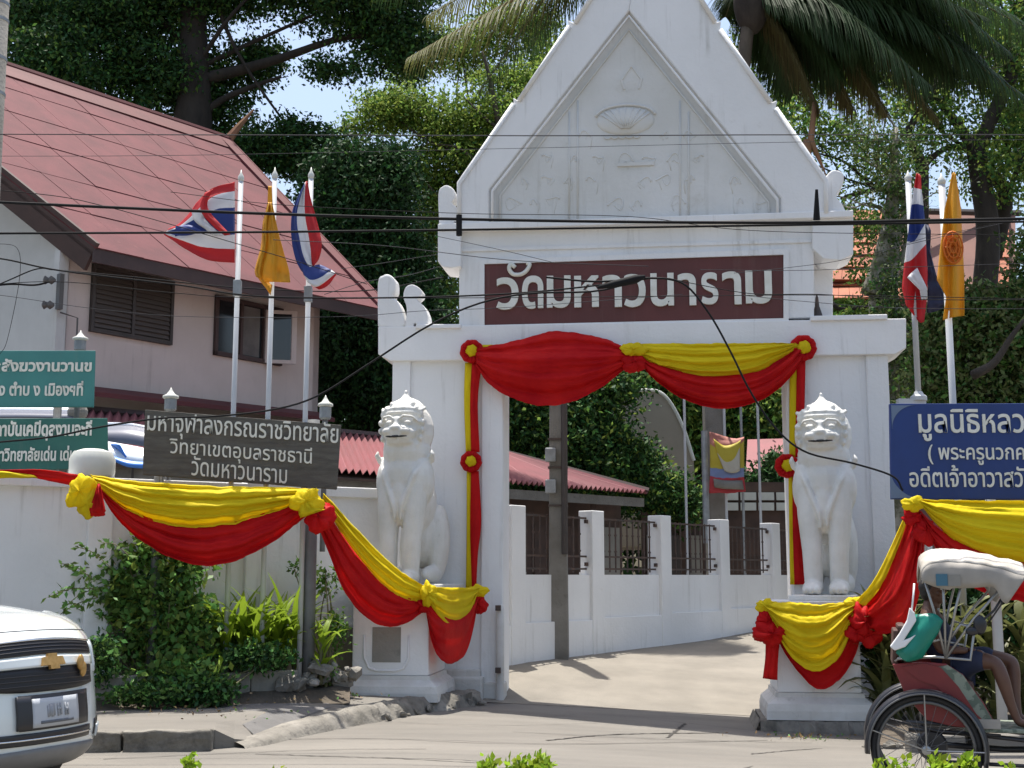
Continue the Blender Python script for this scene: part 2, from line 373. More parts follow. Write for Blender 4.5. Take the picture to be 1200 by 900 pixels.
# ------------------------------------------------------------ leaves
def leaf_mesh(name, pts, size, mats, seed=0, aspect=0.5, hang=0.3, matw=None, jitter=0.35):
    """small folded leaf blades at the given points, in one numpy pass"""
    rng = np.random.default_rng(seed); n = len(pts); P = np.asarray(pts, float)
    d = rng.normal(size=(n, 3)); d[:, 2] -= hang; d /= np.linalg.norm(d, axis=1, keepdims=True)
    r = rng.normal(size=(n, 3)); s = np.cross(d, r); s /= np.linalg.norm(s, axis=1, keepdims=True) + 1e-9
    nn = np.cross(d, s); sz = size * (1 + rng.uniform(-jitter, jitter, n))[:, None]
    a = P; b = P + d * sz * 0.45 + s * sz * aspect * 0.5 + nn * sz * 0.08; c = P + d * sz; e = P + d * sz * 0.45 - s * sz * aspect * 0.5 + nn * sz * 0.08
    V = np.stack([a, b, c, e], 1).reshape(-1, 3); me = bpy.data.meshes.new(name)
    me.vertices.add(n * 4); me.vertices.foreach_set('co', V.ravel())
    me.loops.add(n * 4); me.loops.foreach_set('vertex_index', np.arange(n * 4, dtype=np.int32))
    me.polygons.add(n); me.polygons.foreach_set('loop_start', np.arange(0, n * 4, 4, dtype=np.int32)); me.polygons.foreach_set('loop_total', np.full(n, 4, dtype=np.int32))
    for x in mats: me.materials.append(M[x])
    w = np.array(matw or [1 / len(mats)] * len(mats), float); w /= w.sum()
    me.polygons.foreach_set('material_index', rng.choice(len(mats), n, p=w).astype(np.int32))
    me.update(calc_edges=True); me.validate(); return me
def clump_points(clumps, n, seed=0, shell=0.45, sub=0.0, nsub=0):
    """points filling ellipsoid clumps; with nsub they gather in small sprays, so gaps stay between"""
    rng = np.random.default_rng(seed); c = np.array([k[0] for k in clumps], float); r = np.array([k[1] if hasattr(k[1], '__len__') else (k[1],) * 3 for k in clumps], float)
    vol = r.prod(1) ** 0.7; p = vol / vol.sum()
    def inside(m):
        i = rng.choice(len(c), m, p=p); d = rng.normal(size=(m, 3)); d /= np.linalg.norm(d, axis=1, keepdims=True)
        q = rng.uniform(0, 1, m) ** shell; q = q * (1 + 0.12 * rng.normal(size=m))
        return c[i] + d * r[i] * q[:, None]
    if not nsub: return inside(n)
    s = inside(nsub); j = rng.integers(0, nsub, n); o = rng.normal(size=(n, 3)) * sub; o[:, 2] *= 0.6
    return s[j] + o
# ------------------------------------------------------------ ground
def rise(y):
    if y < 17: return 0.0
    if y < 19.5: return 0.136 * (y - 17)
    return 0.34 + 0.068 * (min(y, 34) - 19.5)
def cross(x, y):
    lim = lerp(0.10, 0.20, smooth((y - 11) / 3)); return -max(0.0, min(lim, 0.05 * (x + 0.5)))
def gz(x, y): return rise(y) + cross(x, y)
def sheet(name, xs, ys, dz, m, inside=None, jag=0.0):
    mb = MB(); P = [[(x, y, gz(x, y) + dz + (jag * mnoise.noise(Vector((x * 2, y * 2, 0))) if jag else 0)) for x in xs] for y in ys]
    mb.grid(P); o = mb.build(name, m, smooth=True, kind='structure'); return o
lin = lambda a, b, n: [a + (b - a) * i / n for i in range(n + 1)]
sheet('ground', [-600, -120, -60] + lin(-30, 30, 40) + [60, 120, 600], [-200, -60, -20] + lin(-10, 40, 60) + [70, 140, 500, 1200], -0.03, 'soil')
sheet('road', lin(-40, 40, 80), lin(-8, 16.9, 60), 0.0, 'pavement')
sheet('lane', lin(-0.9, 13, 40), lin(16.9, 44, 80), 0.004, 'pavement')
M['lane_conc'] = mat('lane_concrete', (0.235, 0.212, 0.176), 0.9, (0.175, 0.158, 0.131), 1.0, bump=0.4, bscale=40, spots=(2.0, 0.6, 0.75, (0.2, 0.17, 0.14), 0.4))
bpy.data.objects['lane'].data.materials[0] = M['lane_concrete']

# cracks and joints in the concrete
def crack(pts, w=0.012, name='pavement_crack', m='crack', dz=0.006, z=None):
    mb = MB(); path = []
    rnd = random.Random(int(pts[0][0] * 100)); q = catmull([(p[0], p[1], 0) for p in pts], 40)
    for i, p in enumerate(q):
        p = p + Vector((rnd.uniform(-1, 1), rnd.uniform(-1, 1), 0)) * 0.012; t = (q[min(i + 1, 40)] - q[max(i - 1, 0)]).normalized()
        s = Vector((-t.y, t.x, 0)) * w * rnd.uniform(0.5, 1.2); zz = (gz(p.x, p.y) if z is None else z) + dz
        path.append([(p.x - s.x, p.y - s.y, zz), (p.x + s.x, p.y + s.y, zz)])
    mb.grid(path); return mb.build(name, m, kind='structure')
def gp(px, py):  # road pixel -> ground x,y
    d = ray(px, py); p = EYE.copy(); t = 5.0
    for _ in range(40):
        q = EYE + d * t; t = (gz(q.x, q.y) - 1.6) / d.z
    q = EYE + d * t; return (q.x, q.y)
crack([gp(110, 872), gp(400, 866), gp(620, 872), gp(900, 868)], 0.010)
crack([gp(300, 884), gp(430, 888), gp(560, 893)], 0.014)
crack([gp(760, 795), gp(1000, 868)], 0.006)
crack([gp(640, 769), gp(720, 771), gp(840, 775)], 0.02)
crack([gp(880, 884), gp(960, 878), gp(1030, 880)], 0.012)
crack([gp(700, 745), gp(800, 742), gp(880, 735)], 0.008)
crack([gp(780, 727), gp(800, 722)], 0.02)
crack([gp(640, 800), gp(690, 812), gp(800, 806), gp(860, 812)], 0.005)
crack([gp(120, 890), gp(350, 880), gp(500, 878)], 0.008)
crack([gp(420, 845), gp(560, 850), gp(700, 848)], 0.005)
crack([gp(600, 858), gp(760, 866), gp(980, 872)], 0.007)

# pavement on the left of the gate
def PV(px, Y): return ((px - 600) / F * Y, Y)
front = [(*PV(-260, 12.0), .17), (*PV(-80, 12.1), .17), (*PV(100, 12.2), .17), (*PV(262, 12.35), .17), (*PV(284, 12.45), .08), (*PV(310, 12.7), .03), (*PV(345, 13.3), .05), (*PV(400, 14.15), .09), (*PV(450, 14.95), .13), (*PV(500, 15.8), .15), (*PV(556, 16.75), .12)]
back = [(*PV(-260, 14.9), .17), (*PV(-80, 15.2), .17), (*PV(100, 15.3), .17), (*PV(262, 15.6), .18), (*PV(284, 15.8), .18), (*PV(310, 16), .18), (*PV(345, 16.3), .18), (*PV(400, 16.6), .18), (*PV(450, 17), .17), (*PV(500, 17.2), .16), (*PV(560, 17.3), .12)]
mb = MB(); P = []
for k in range(13):
    t = k / 12; P.append([(lerp(a[0], b[0], t), lerp(a[1], b[1], t), lerp(a[2], b[2], smooth(t * 3)) + 0.006 * mnoise.noise(Vector((a[0] * 3, t * 9, 0)))) for a, b in zip(front, back)])
mb.grid(P); mb.grid([[(a[0], a[1], -0.15) for a in front], [P[0][i] for i in range(len(front))]])
pavement_o = mb.build('pavement', 'pavement', kind='structure')
# kerb stones
def kerb_line(a, b, n, ztop, w=0.16):
    a = Vector(a); b = Vector(b); d = (b - a); L = d.length / n; ang = atan2(d.y, d.x); rnd = random.Random(3)
    for i in range(n):
        mb = MB(); mb.box(0.008, -w, -0.12, L - 0.008, 0.02, ztop + rnd.uniform(-.006, .008)); o = rough(mb.build('kerb_stone', 'kerb_concrete', pavement_o, bevel=0.02), .022, 5, 7, i)
        p = a + d * (i / n); o.location = (p.x, p.y, 0); o.rotation_euler = (0, 0, ang + rnd.uniform(-.01, .01))
kerb_line((front[0][0], front[0][1]), (front[3][0], front[3][1]), 5, .185)
def rubble(name, pts, n, r, m, parent, seed=1, z=None, flat=0.6):
    rnd = random.Random(seed); mb = MB()
    for i in range(n):
        t = rnd.random() * (len(pts) - 1); k = int(t); p = Vector(pts[k]).lerp(Vector(pts[k + 1]), t - k)
        p += Vector((rnd.gauss(0, r), rnd.gauss(0, r * .7), rnd.uniform(-.2, .3) * r)); s = r * rnd.uniform(.25, 1)
        T = Matrix.Rotation(rnd.uniform(0, 6), 3, (rnd.random(), rnd.random(), rnd.random() + .1)) @ Matrix.Diagonal((s * rnd.uniform(.7, 1.4), s, s * flat))
        b = len(mb.v); mb.ell(p, 1, T, 6, 4)
        for q in range(b, len(mb.v)):
            v = Vector(mb.v[q]); mb.v[q] = tuple(v + Vector((mnoise.noise(v * 9), mnoise.noise(v * 9 + Vector((5, 0, 0))), mnoise.noise(v * 9 + Vector((0, 5, 0))))) * s * .5)
    return mb.build(name, m, parent, kind='stuff')
# the broken kerb that climbs to the lion's pedestal: one rough concrete ridge
mb = MB(); P = []
for i, t in enumerate(lin(0, 1, 140)):
    k = 4 + t * 6; a = front[int(min(k, 9))]; b = front[int(min(k, 9)) + 1]; f = k - int(min(k, 9)); x = lerp(a[0], b[0], f); y = lerp(a[1], b[1], f); h = lerp(.05, .17, smooth(t * 1.6)) * (1 + lerp(.04, .35, smooth(t * 2 - .7)) * mnoise.noise(Vector((t * 26, 3, 0)))); g = gz(x, y)
    nrm = Vector((0.83, -0.55, 0)); w = .18 + lerp(.02, .16, smooth(t * 2 - .7)) * abs(mnoise.noise(Vector((t * 11, 0, 1))))
    row = []
    for j, (o_, zz) in enumerate(((-.10, h), (.02, h * 1.02), (.09, h * .75), (.13, h * .4), (w, -.04))):
        jit = lerp(.012, .09, smooth(t * 2 - .7)) * (mnoise.noise(Vector((t * 34, j * 1.1, 2))) + .5 * mnoise.noise(Vector((t * 80, j * 2.3, 5))))
        row.append((x + nrm.x * (o_ + jit), y + nrm.y * (o_ + jit), g + zz + jit * .5))
    P.append(row)
mb.grid(P); mb.build('broken_kerb', 'kerb_concrete', pavement_o, angle=50)
rubble('kerb_rubble', [(*PV(430, 14.6), .02), (*PV(470, 15.15), .03), (*PV(520, 16.0), .03), (*PV(555, 16.55), .0)], 60, .07, 'kerb_concrete', pavement_o, 4)
# thin patch laid over the pavement, darker grey than the rest
from mathutils.bvhtree import BVHTree
dg0 = bpy.context.evaluated_depsgraph_get(); bvh = BVHTree.FromObject(pavement_o, dg0)
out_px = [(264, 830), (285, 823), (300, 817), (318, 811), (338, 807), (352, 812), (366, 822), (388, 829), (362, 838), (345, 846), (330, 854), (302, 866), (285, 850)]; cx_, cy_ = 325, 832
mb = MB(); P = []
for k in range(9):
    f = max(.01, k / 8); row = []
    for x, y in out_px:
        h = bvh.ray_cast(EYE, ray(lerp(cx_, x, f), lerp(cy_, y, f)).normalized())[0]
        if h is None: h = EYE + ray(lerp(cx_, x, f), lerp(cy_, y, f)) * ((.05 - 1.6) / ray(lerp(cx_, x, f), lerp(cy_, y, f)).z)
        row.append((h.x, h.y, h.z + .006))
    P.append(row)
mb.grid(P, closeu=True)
patch_o = mb.build('pavement_patch', 'dark_patch', kind='structure')

# ------------------------------------------------------------ temple gate
WG = Wall((at(757, 675, 17.0).x, 17.0, 0), radians(-7))
gate = empty('temple_gate', 'white plastered temple gate with pointed pediment and maroon name board over the lane', 'gate', WG.o, WG.a)
g = WG.hit
def gpoly(pts, w): return [g(x, y, w) for x, y in pts]
def gprism(name, pts, w, th, m='white_plaster', parent=gate, bevel=0.012, mb=None):
    p = gpoly(pts, w); a = sum(p[i][0] * p[(i + 1) % len(p)][1] - p[(i + 1) % len(p)][0] * p[i][1] for i in range(len(p)))
    if a < 0: p = p[::-1]
    B = mb or MB(); B.prism(p, -w, -w + th)
    return B if mb is not None else B.build(name, m, parent, bevel=bevel)
def gbox(name, x0, x1, zt, zb, w, th, m='white_plaster', bevel=0.012, parent=gate):
    """box from photo columns x0..x1 (at row ~), given real heights"""
    B = MB(); u0 = g(x0, 600, w)[0]; u1 = g(x1, 600, w)[0]; B.box(u0, -w, zb, u1, -w + th, zt); return B.build(name, m, parent, bevel=bevel)
ZL = g(700, 412)[1]     # underside of the lintel
for nm, x0, x1 in (('left', 459, 590), ('right', 925, 1047)):
    gbox('pillar', x0, x1, ZL, -0.45, 0.0, 0.62, 'white_plaster')
for x0, x1 in ((457.5, 479), (564, 589), (926.5, 945), (1022, 1048.5)):
    gbox('pilaster', x0, x1, ZL - 0.004, -0.4, 0.045, 0.10)
gbox('plinth', 506, 566, g(530, 793, .2)[1], -0.25, 0.22, 0.3, 'dirty_plaster', 0.03)
gbox('plinth', 509, 563, g(530, 785, .2)[1], g(530, 793, .2)[1] - .02, 0.17, 0.25, 'dirty_plaster', 0.02)
gbox('plinth', 566, 591, g(580, 800, .1)[1], -0.25, 0.10, 0.3, 'dirty_plaster', 0.02)
gbox('plinth', 918, 1054, 0.12, -0.45, 0.10, 0.4, 'dirty_plaster', 0.03)
# gate hinge post with rounded head
B = MB(); u0 = g(586, 700, .12)[0]; B.lathe([(.055, -.2), (.055, 1.16), (.045, 1.2), (.02, 1.23)], (u0, -.12, 0), 12); B.build('hinge_post', 'dirty_plaster', gate, smooth=False, angle=40)
for z in (.35, 1.15):
    B = MB(); B.box(u0 - .05, -.22, z, u0 + .02, -.17, z + .07); B.build('hinge', 'iron_bar', gate)
# lintel
gprism('lintel', [(443, 383), (443, 415), (457, 423), (1049, 415), (1062, 408), (1062, 373)], 0.10, 0.86)
gprism('lintel_cap', [(487, 380), (487, 385), (540, 384.5), (540, 379.5)], 0.14, 0.9)
gprism('lintel_cap', [(950, 370), (950, 376), (1040, 374), (1040, 368)], 0.14, 0.9)
gprism('upper_wall', [(538, 383), (538, 300), (538, 262), (954, 250), (954, 372)], 0.04, 0.55)
gprism('rear_wall', [(950, 374), (950, 290), (976, 289), (976, 374)], -0.42, 0.3)
gprism('lintel_skirt', [(560, 408), (560, 424), (935, 416), (935, 402)], 0.13, 0.05)
# shoulders (corbels)
gprism('corbel', [(513, 268), (513, 306), (519, 313), (530, 314), (540, 312), (540, 267)], 0.16, 0.6)
gprism('corbel', [(952, 252), (952, 291), (965, 303), (985, 305), (1000, 298), (1000, 250)], 0.12, 0.6)
gprism('cornice', [(513, 262), (513, 270), (1000, 254), (1000, 246)], 0.19, 0.62)
gprism('cornice', [(540, 291), (540, 295), (954, 284), (954, 280)], 0.065, 0.1, bevel=.006)
# pediment
Lout = [(538, 268), (538, 215), (602, 122), (601, 114), (608, 118), (667, 31), (665, 23), (674, 27), (757, -105)]
Rout = [(757, -105), (838, 26), (845, 24), (844, 35), (903, 120), (911, 117), (909, 127), (968, 212), (968, 256)]
inner = [(573, 267), (573, 222), (737, 12), (915, 232), (915, 257)]
gprism('rake', Lout + [(737, 12), (573, 222), (573, 267)], 0.16, 0.36, bevel=.02)
gprism('rake', [(737, 12)] + Rout + [(915, 257), (915, 232)], 0.16, 0.36, bevel=.02)
gprism('pediment_panel', inner, 0.06, 0.2, 'pediment_plaster', bevel=0)
# raised edge of the bargeboards
def gtube(name, pts, w, r, m='white_plaster', parent=gate, n=6):
    B = MB(); q = []
    for x, y in pts:
        u, z = g(x, y, w); q.append((u, -w, z))
    B.tube(q, r, n); return B.build(name, m, parent, smooth=True)
for pts in ([(538, 262), (538, 215), (602, 122)], [(608, 118), (667, 31)], [(674, 27), (757, -105)], [(757, -105), (838, 26)], [(844, 35), (903, 120)], [(909, 127), (968, 212), (968, 250)]):
    gtube('bargeboard_edge', pts, 0.175, 0.035)
gtube('panel_moulding', [(577, 262), (577, 224), (737, 19), (911, 234), (911, 254)], 0.165, 0.022)
gtube('panel_moulding', [(586, 262), (586, 229), (737, 35), (901, 237), (901, 254)], 0.07, 0.018, 'pediment_plaster')
for x in (667, 677, 797, 807): gtube('relief_strip', [(x, 118 if 670 < x < 800 else 131), (x, 259)], 0.062, 0.014, 'pediment_plaster')
# carved relief: a fan medallion, ribs and curling foliage
B = MB(); c = g(733, 142, .06); T = Matrix.Diagonal((.40, .05, .20)); B.ell((c[0], -.06, c[1]), 1, T, 28, 10)
for k in range(-4, 5):
    a = k * .30; B.tube([(c[0] + sin(a) * .05, -.112, c[1] - .12), (c[0] + sin(a) * .36, -.09, c[1] + .05 + .14 * cos(a))], .014, 5)
B.tube([(c[0] + .41 * cos(t), -.07, c[1] + .06 + .17 * sin(t)) for t in lin(0.1, pi - .1, 18)], .02, 6)
for k in range(5):
    B.tube([(c[0] - .25 + k * .1 + .05 * cos(t), -.07, c[1] - .20 + .05 * sin(t)) for t in lin(pi, 2 * pi, 8)], .011, 5)
B.build('relief_medallion', 'pediment_plaster', gate, smooth=True)
def curl(B, cx, cz, s, flip, turns=1.4, r=.014):
    pts = []
    for i in range(26):
        t = i / 25; a = t * turns * 2 * pi; rr = s * (1 - t * .85); pts.append((cx + flip * rr * cos(a), -.058, cz + rr * sin(a) * .8 + .03 * sin(a * 2 + cx * 9)))
    B.tube(pts, [r * (1.1 - .7 * i / 25) for i in range(26)], 5)
rnd = random.Random(5)
B = MB()
for row, (yy, xs) in enumerate(((238, range(600, 900, 24)), (212, range(612, 885, 28)), (186, range(640, 860, 30)), (160, (662, 690, 780, 812)))):
    for x in xs:
        u, z = g(x + rnd.uniform(-3, 3), yy + rnd.uniform(-3, 3), .06); fl = -1 if x < 740 else 1
        
        if rnd.random() < .25: continue
        curl(B, u, z, rnd.uniform(.05, .13), fl if rnd.random() < .7 else -fl, rnd.uniform(.7, 1.5)); q0 = rnd.uniform(.06, .2); B.tube([(u - fl * q0 * .3, -.053, z - q0), (u - fl * .08, -.054, z - .02), (u + fl * rnd.uniform(-.1, .1), -.053, z + q0)], [.010, .014, .004], 5)
B.build('relief_scrolls', 'pediment_plaster', gate, smooth=True, kind='stuff')
B = MB(); u, z = g(745, 193, .06); B.box(u - .25, -.085, z - .02, u + .25, -.05, z + .03); u2, z2 = g(740, 95, .06); B.tube([(u2 - .1, -.06, z2 - .12), (u2 - .14, -.06, z2 + .02), (u2, -.06, z2 + .22), (u2 + .14, -.06, z2 + .02), (u2 + .1, -.06, z2 - .12)], .02, 5)
B.build('relief_bands', 'pediment_plaster', gate)
# naga tail ornaments
ORN = [
 [(443, 384), (443, 332), (449, 323), (456, 322), (463, 328), (464, 340), (461, 348), (467, 354), (472, 366), (473, 384)],
 [(475, 384), (477, 362), (473, 348), (476, 337), (484, 334), (493, 339), (494, 346), (489, 352), (497, 359), (502, 371), (501, 380), (492, 382), (486, 379), (484, 384)],
 [(515, 268), (514, 228), (519, 219), (526, 218), (533, 224), (534, 232), (530, 238), (535, 243), (539, 250), (537, 258), (532, 262), (532, 268)],
 [(962, 256), (958, 232), (966, 210), (976, 200), (988, 204), (987, 218), (980, 230), (988, 242), (990, 256)]]
for pts in ORN:
    q = gpoly(pts, 0.06); q = [(p.x, p.y) for p in catmull([(a, b, 0) for a, b in q] + [(q[0][0], q[0][1], 0)], len(q) * 4)][:-1]
    a = sum(q[i][0] * q[(i + 1) % len(q)][1] - q[(i + 1) % len(q)][0] * q[i][1] for i in range(len(q)))
    B = MB(); B.prism(q if a > 0 else q[::-1], -.09, .20); B.build('naga_ornament', 'white_plaster', gate, bevel=.03)
B = MB(); u, z = g(757, -105, .1); B.lathe([(.16, -.15), (.14, .1), (.07, .35), (.04, .8), (.01, 1.3)], (u, .02, z), 10); B.build('finial', 'white_plaster', gate, smooth=True)
B = MB(); u, z = g(958, 371, -.1); B.lathe([(.07, 0), (.05, .08), (.03, .14), (.02, .26), (.005, .30)], (u, .1, z), 10); B.build('iron_spike', 'iron_bar', gate)
# name board
fr = MB(); q = gpoly([(562, 388), (562, 305), (924, 292), (924, 380)], .05); qi = gpoly([(568, 381.5), (568, 310), (918, 299), (918, 373.5)], .05)
ex = [(q[i], q[(i + 1) % 4], qi[(i + 1) % 4], qi[i]) for i in range(4)]
for a, b, c_, d_ in ex: fr.prism([a, b, c_, d_][::-1] if (b[0] - a[0]) * (c_[1] - a[1]) - (c_[0] - a[0]) * (b[1] - a[1]) < 0 else [a, b, c_, d_], -.085, -.035)
fr.build('board_frame', 'white_plaster', gate)
board = gprism('name_board', [(568, 381.5), (568, 310), (918, 299), (918, 373.5)], 0.06, 0.05, 'maroon_board', bevel=0)
LET = [('ว', 582, 608, 326, 363), ('ด', 612, 637, 324, 362), ('ม', 641, 669, 324, 361), ('ห', 673, 702, 324, 360), ('า', 706, 729, 323, 360), ('ว', 731, 757, 322, 360),
       ('น', 762, 790, 321, 359), ('า', 794, 816, 321, 358), ('ร', 821, 842, 320, 357), ('า', 846, 869, 319, 357), ('ม', 873, 905, 318, 356)]
for ch, x0, x1, y0, y1 in LET:
    u0, zt = g(x0, y0, .06); u1, zb = g(x1, y1, .06)
    me = text_mesh(ch, 'letter', u0, u1, zb, zt, .022, .022); link_text('letter', me, 'letter_white', board, -.075)
B = MB(); pts = [g(x, y, .06) for x, y in ((604, 314), (599, 310), (597, 316), (602, 322), (611, 322), (618, 317), (621, 310), (617, 309))]
B.tube([(p.x, -.085, p.z) for p in catmull([(a, 0, b) for a, b in pts], 24)], .03, 7); B.build('vowel_mark', 'letter_white', board, smooth=True)

# ------------------------------------------------------------ pedestals
def pedestal(x0, x1, ytop, w, back, zb, label):
    t = empty('lion_pedestal', label, 'pedestal', WG.o, WG.a, 'pedestals of the lion statues')
    u0, zt = g(x0, ytop, w); u1, _ = g(x1, ytop, w); um = (u0 + u1) / 2; hw = (u1 - u0) / 2
    B = MB(); B.box(u0, -w, zb + .30, u1, -back, zt - .14); B.build('shaft', 'white_plaster', t, bevel=.015)
    B = MB(); B.box(u0 - .05, -w - .05, zt - .14, u1 + .05, -back, zt - .07); B.box(u0 - .09, -w - .09, zt - .07, u1 + .09, -back, zt); B.build('cornice', 'white_plaster', t, bevel=.015)
    # flared base
    B = MB(); prof = [(.10, zb + .30), (.11, zb + .25), (.20, zb + .18), (.22, zb + .10), (.22, zb)]
    P = []
    for e, z in prof: P.append([(u0 - e + .08, -w - e + .08, z), (u1 + e - .08, -w - e + .08, z), (u1 + e - .08, -back, z), (u0 - e + .08, -back, z)])
    B.grid(P, closeu=True); B.add([P[0][i] for i in range(4)], [(0, 3, 2, 1)][:1]); B.build('base', 'dirty_plaster', t)
    return t, u0, u1, zt
pedL, lu0, lu1, lzt = pedestal(414, 503, 691, 1.45, 0.30, 0.10, 'white plastered pedestal under the left lion beside the sign post, with a square grey vent')
pedR, ru0, ru1, rzt = pedestal(908, 1006, 704, 1.45, 0.30, -0.05, 'white plastered pedestal under the right lion, between the lane and the trishaw')
u0, z0 = g(436, 776, 1.45); u1, z1 = g(470, 735, 1.45)
B = MB(); B.box(u0, -1.456, z0, u1, -1.44, z1); B.build('vent', 'concrete', pedL)
B = MB(); B.tube([(u0 - .10, -1.455, z1 - .1), (u0 - .10, -1.455, z0 + .06), (u0 - .04, -1.455, z0 - .07), (u0 + .06, -1.455, z0 - .10), (u1 - .06, -1.455, z0 - .10), (u1 + .04, -1.455, z0 - .07), (u1 + .10, -1.455, z0 + .06), (u1 + .10, -1.455, z1 - .1)], .016, 5); B.build('vent_frame', 'white_plaster', pedL, smooth=True)
# rough concrete footing under the right pedestal
B = MB(); P = []
for i in range(25):
    t = i / 24; x = lerp(ru0 - .22, ru1 + .30, t); n1 = mnoise.noise(Vector((t * 9, 0, 0))); n2 = mnoise.noise(Vector((t * 13, 4, 0)))
    P.append([(x, -1.50, -.045 + .01 * n1), (x, -1.60 - .05 * n1, -.06 + .02 * n2), (x, -1.66 - .10 * n2, -.16 + .03 * n1), (x, -1.72 - .08 * n1, -.36)])
B.grid(P); B.grid([[(ru0 - .22, y, -.05), (ru0 - .36, y, -.36)] for y in (-1.62, -.3)]); B.build('footing', 'kerb_concrete', pedR)
B = MB(); B.box(ru0 - .2, -1.5, -.4, ru1 + .3, -.3, -.052); B.build('footing', 'kerb_concrete', pedR)

# ------------------------------------------------------------ lion statues
def lion_mesh():
    B = MB(); R = lambda ax, d: Matrix.Rotation(radians(d), 3, ax)
    for s in (-1, 1):
        B.tube([(s * .20, -.02, 1.45), (s * .185, -.08, 1.0), (s * .165, -.13, .55), (s * .155, -.14, .12)], [.16, .155, .125, .115], 14)
        B.ell((s * .16, -.21, .085), (.135, .20, .095))
        for k in (-1, 0, 1): B.ell((s * .16 + k * .075, -.35, .06), (.045, .09, .06))
        B.ell((s * .235, .02, 1.34), (.17, .20, .34))                      # shoulder
        B.ell((s * .20, .70, .55), (.14, .25, .53), R('X', -8))            # haunch
        B.ell((s * .21, .46, .13), (.09, .32, .12))                         # hind foot
        
        B.tube([(s * .30, .10, 1.66), (s * .37, .02, 1.62), (s * .40, -.03, 1.70), (s * .385, -.02, 1.76)], [.06, .05, .035, .012], 8)  # mane lock
    B.ell((0, .02, 1.42), (.285, .25, .42)); B.ell((0, -.08, 1.15), (.14, .16, .40))
    B.ell((0, .38, 1.08), (.25, .42, .46), R('X', -34)); B.ell((0, .60, .66), (.25, .30, .46))
    B.ell((0, .03, 1.78), (.31, .27, .34))                                   # neck
    B.ell((0, .04, 2.08), (.335, .30, .36)); B.ell((0, .09, 2.02), (.365, .29, .40)); B.ell((0, .06, 1.74), (.335, .27, .30)); B.ell((0, .05, 2.25), (.27, .26, .22))
    B.lathe([(.20, 2.30), (.13, 2.40), (.06, 2.47), (.022, 2.52), (.03, 2.545), (.008, 2.57)], (0, 0, 0), 14)
    # chest bib folds
    for s in (-1, 1): B.tube([(s * .30, -.05, 1.60), (s * .22, -.20, 1.42), (s * .06, -.24, 1.02), (s * .03, -.22, .80)], [.03, .035, .03, .012], 8)
    # face
    B.ell((0, -.20, 1.97), (.235, .15, .115)); B.ell((0, -.19, 1.86), (.20, .12, .07))         # muzzle, jaw
    B.ell((0, -.325, 2.03), (.085, .055, .042)); B.tube([(0, -.30, 2.05), (0, -.26, 2.18)], [.05, .035], 8)
    for s in (-1, 1):
        B.ell((s * .125, -.232, 2.10), (.06, .045, .034))                   # eye
        B.tube([(s * .02, -.30, 2.13), (s * .10, -.305, 2.185), (s * .20, -.25, 2.175), (s * .27, -.17, 2.11)], [.018, .024, .022, .010], 8)  # brow
        B.ell((s * .11, -.31, 1.985), (.09, .055, .05)); B.tube([(s * .05, -.335, 1.935), (s * .17, -.29, 1.955), (s * .245, -.19, 2.00)], [.018, .020, .012], 7)  # cheeks, lip
        B.tube([(s * .03, -.325, 1.895), (s * .15, -.285, 1.90), (s * .22, -.19, 1.93)], [.018, .018, .01], 7)
        for k in range(8):                                                  # mane curls round the face
            a = -1.15 + k * .33; B.ell((s * .305 * cos(a * .9), -.08 - .05 * cos(a), 2.06 + .33 * sin(a)), (.032, .045, .045))
        for k in range(4): B.tube([(s * (.05 + .07 * k), -.16, 2.32 - .02 * k), (s * (.08 + .075 * k), -.05, 2.40 - .03 * k)], [.02, .03], 6)
    for zz_ in (2.215, 2.275): B.tube([(.275 * sin(a) * (1 - (zz_ - 2.2)), -.235 * cos(a) * (1 - (zz_ - 2.2) * 1.2) - .01, zz_ + .03 * cos(a)) for a in lin(-1.3, 1.3, 14)], .018, 6)
    B.tube([(0, 1.02, .30), (.05, 1.12, .6), (.0, 1.05, 1.0), (0, .9, 1.25)], [.06, .06, .07, .03], 8)
    return remeshed(B, 'lion_body', 'statue_white', .017, 2)
lion_me = lion_mesh()
def lion(px, w, zt, rz, sc, label):
    u = g(px, 600, w)[0]; loc = WG.o + WG.u * u + WG.n * w; loc = Vector((loc.x, loc.y, zt))
    t = empty('lion_statue', label, 'statue', loc, WG.a + radians(rz), 'white lion statues flanking the gate')
    o = link('body', lion_me, t, (0, 0, .065)); o.scale = (sc, sc, sc)
    B = MB(); B.tube([(-.15, -.300, 1.917), (-.08, -.325, 1.912), (0, -.335, 1.912), (.08, -.325, 1.914), (.15, -.300, 1.917)], [.006, .016, .016, .016, .006], 6)
    m_ = B.build('mouth', 'mouth_black', t, loc=(0, 0, .065)); m_.scale = (sc, sc, sc)
    B = MB(); B.box(-.42, -.48, 0, .42, 1.02, .065); B.build('base_slab', 'statue_white', t, bevel=.015)
    return t
lion(474, 1.0, lzt, -12, .965, 'white seated lion statue left of the gateway, closed pointed crest, above the left pedestal')
lion(967, 1.0, rzt, -12, .965, 'white seated lion statue right of the gateway, beside the blue signboard')

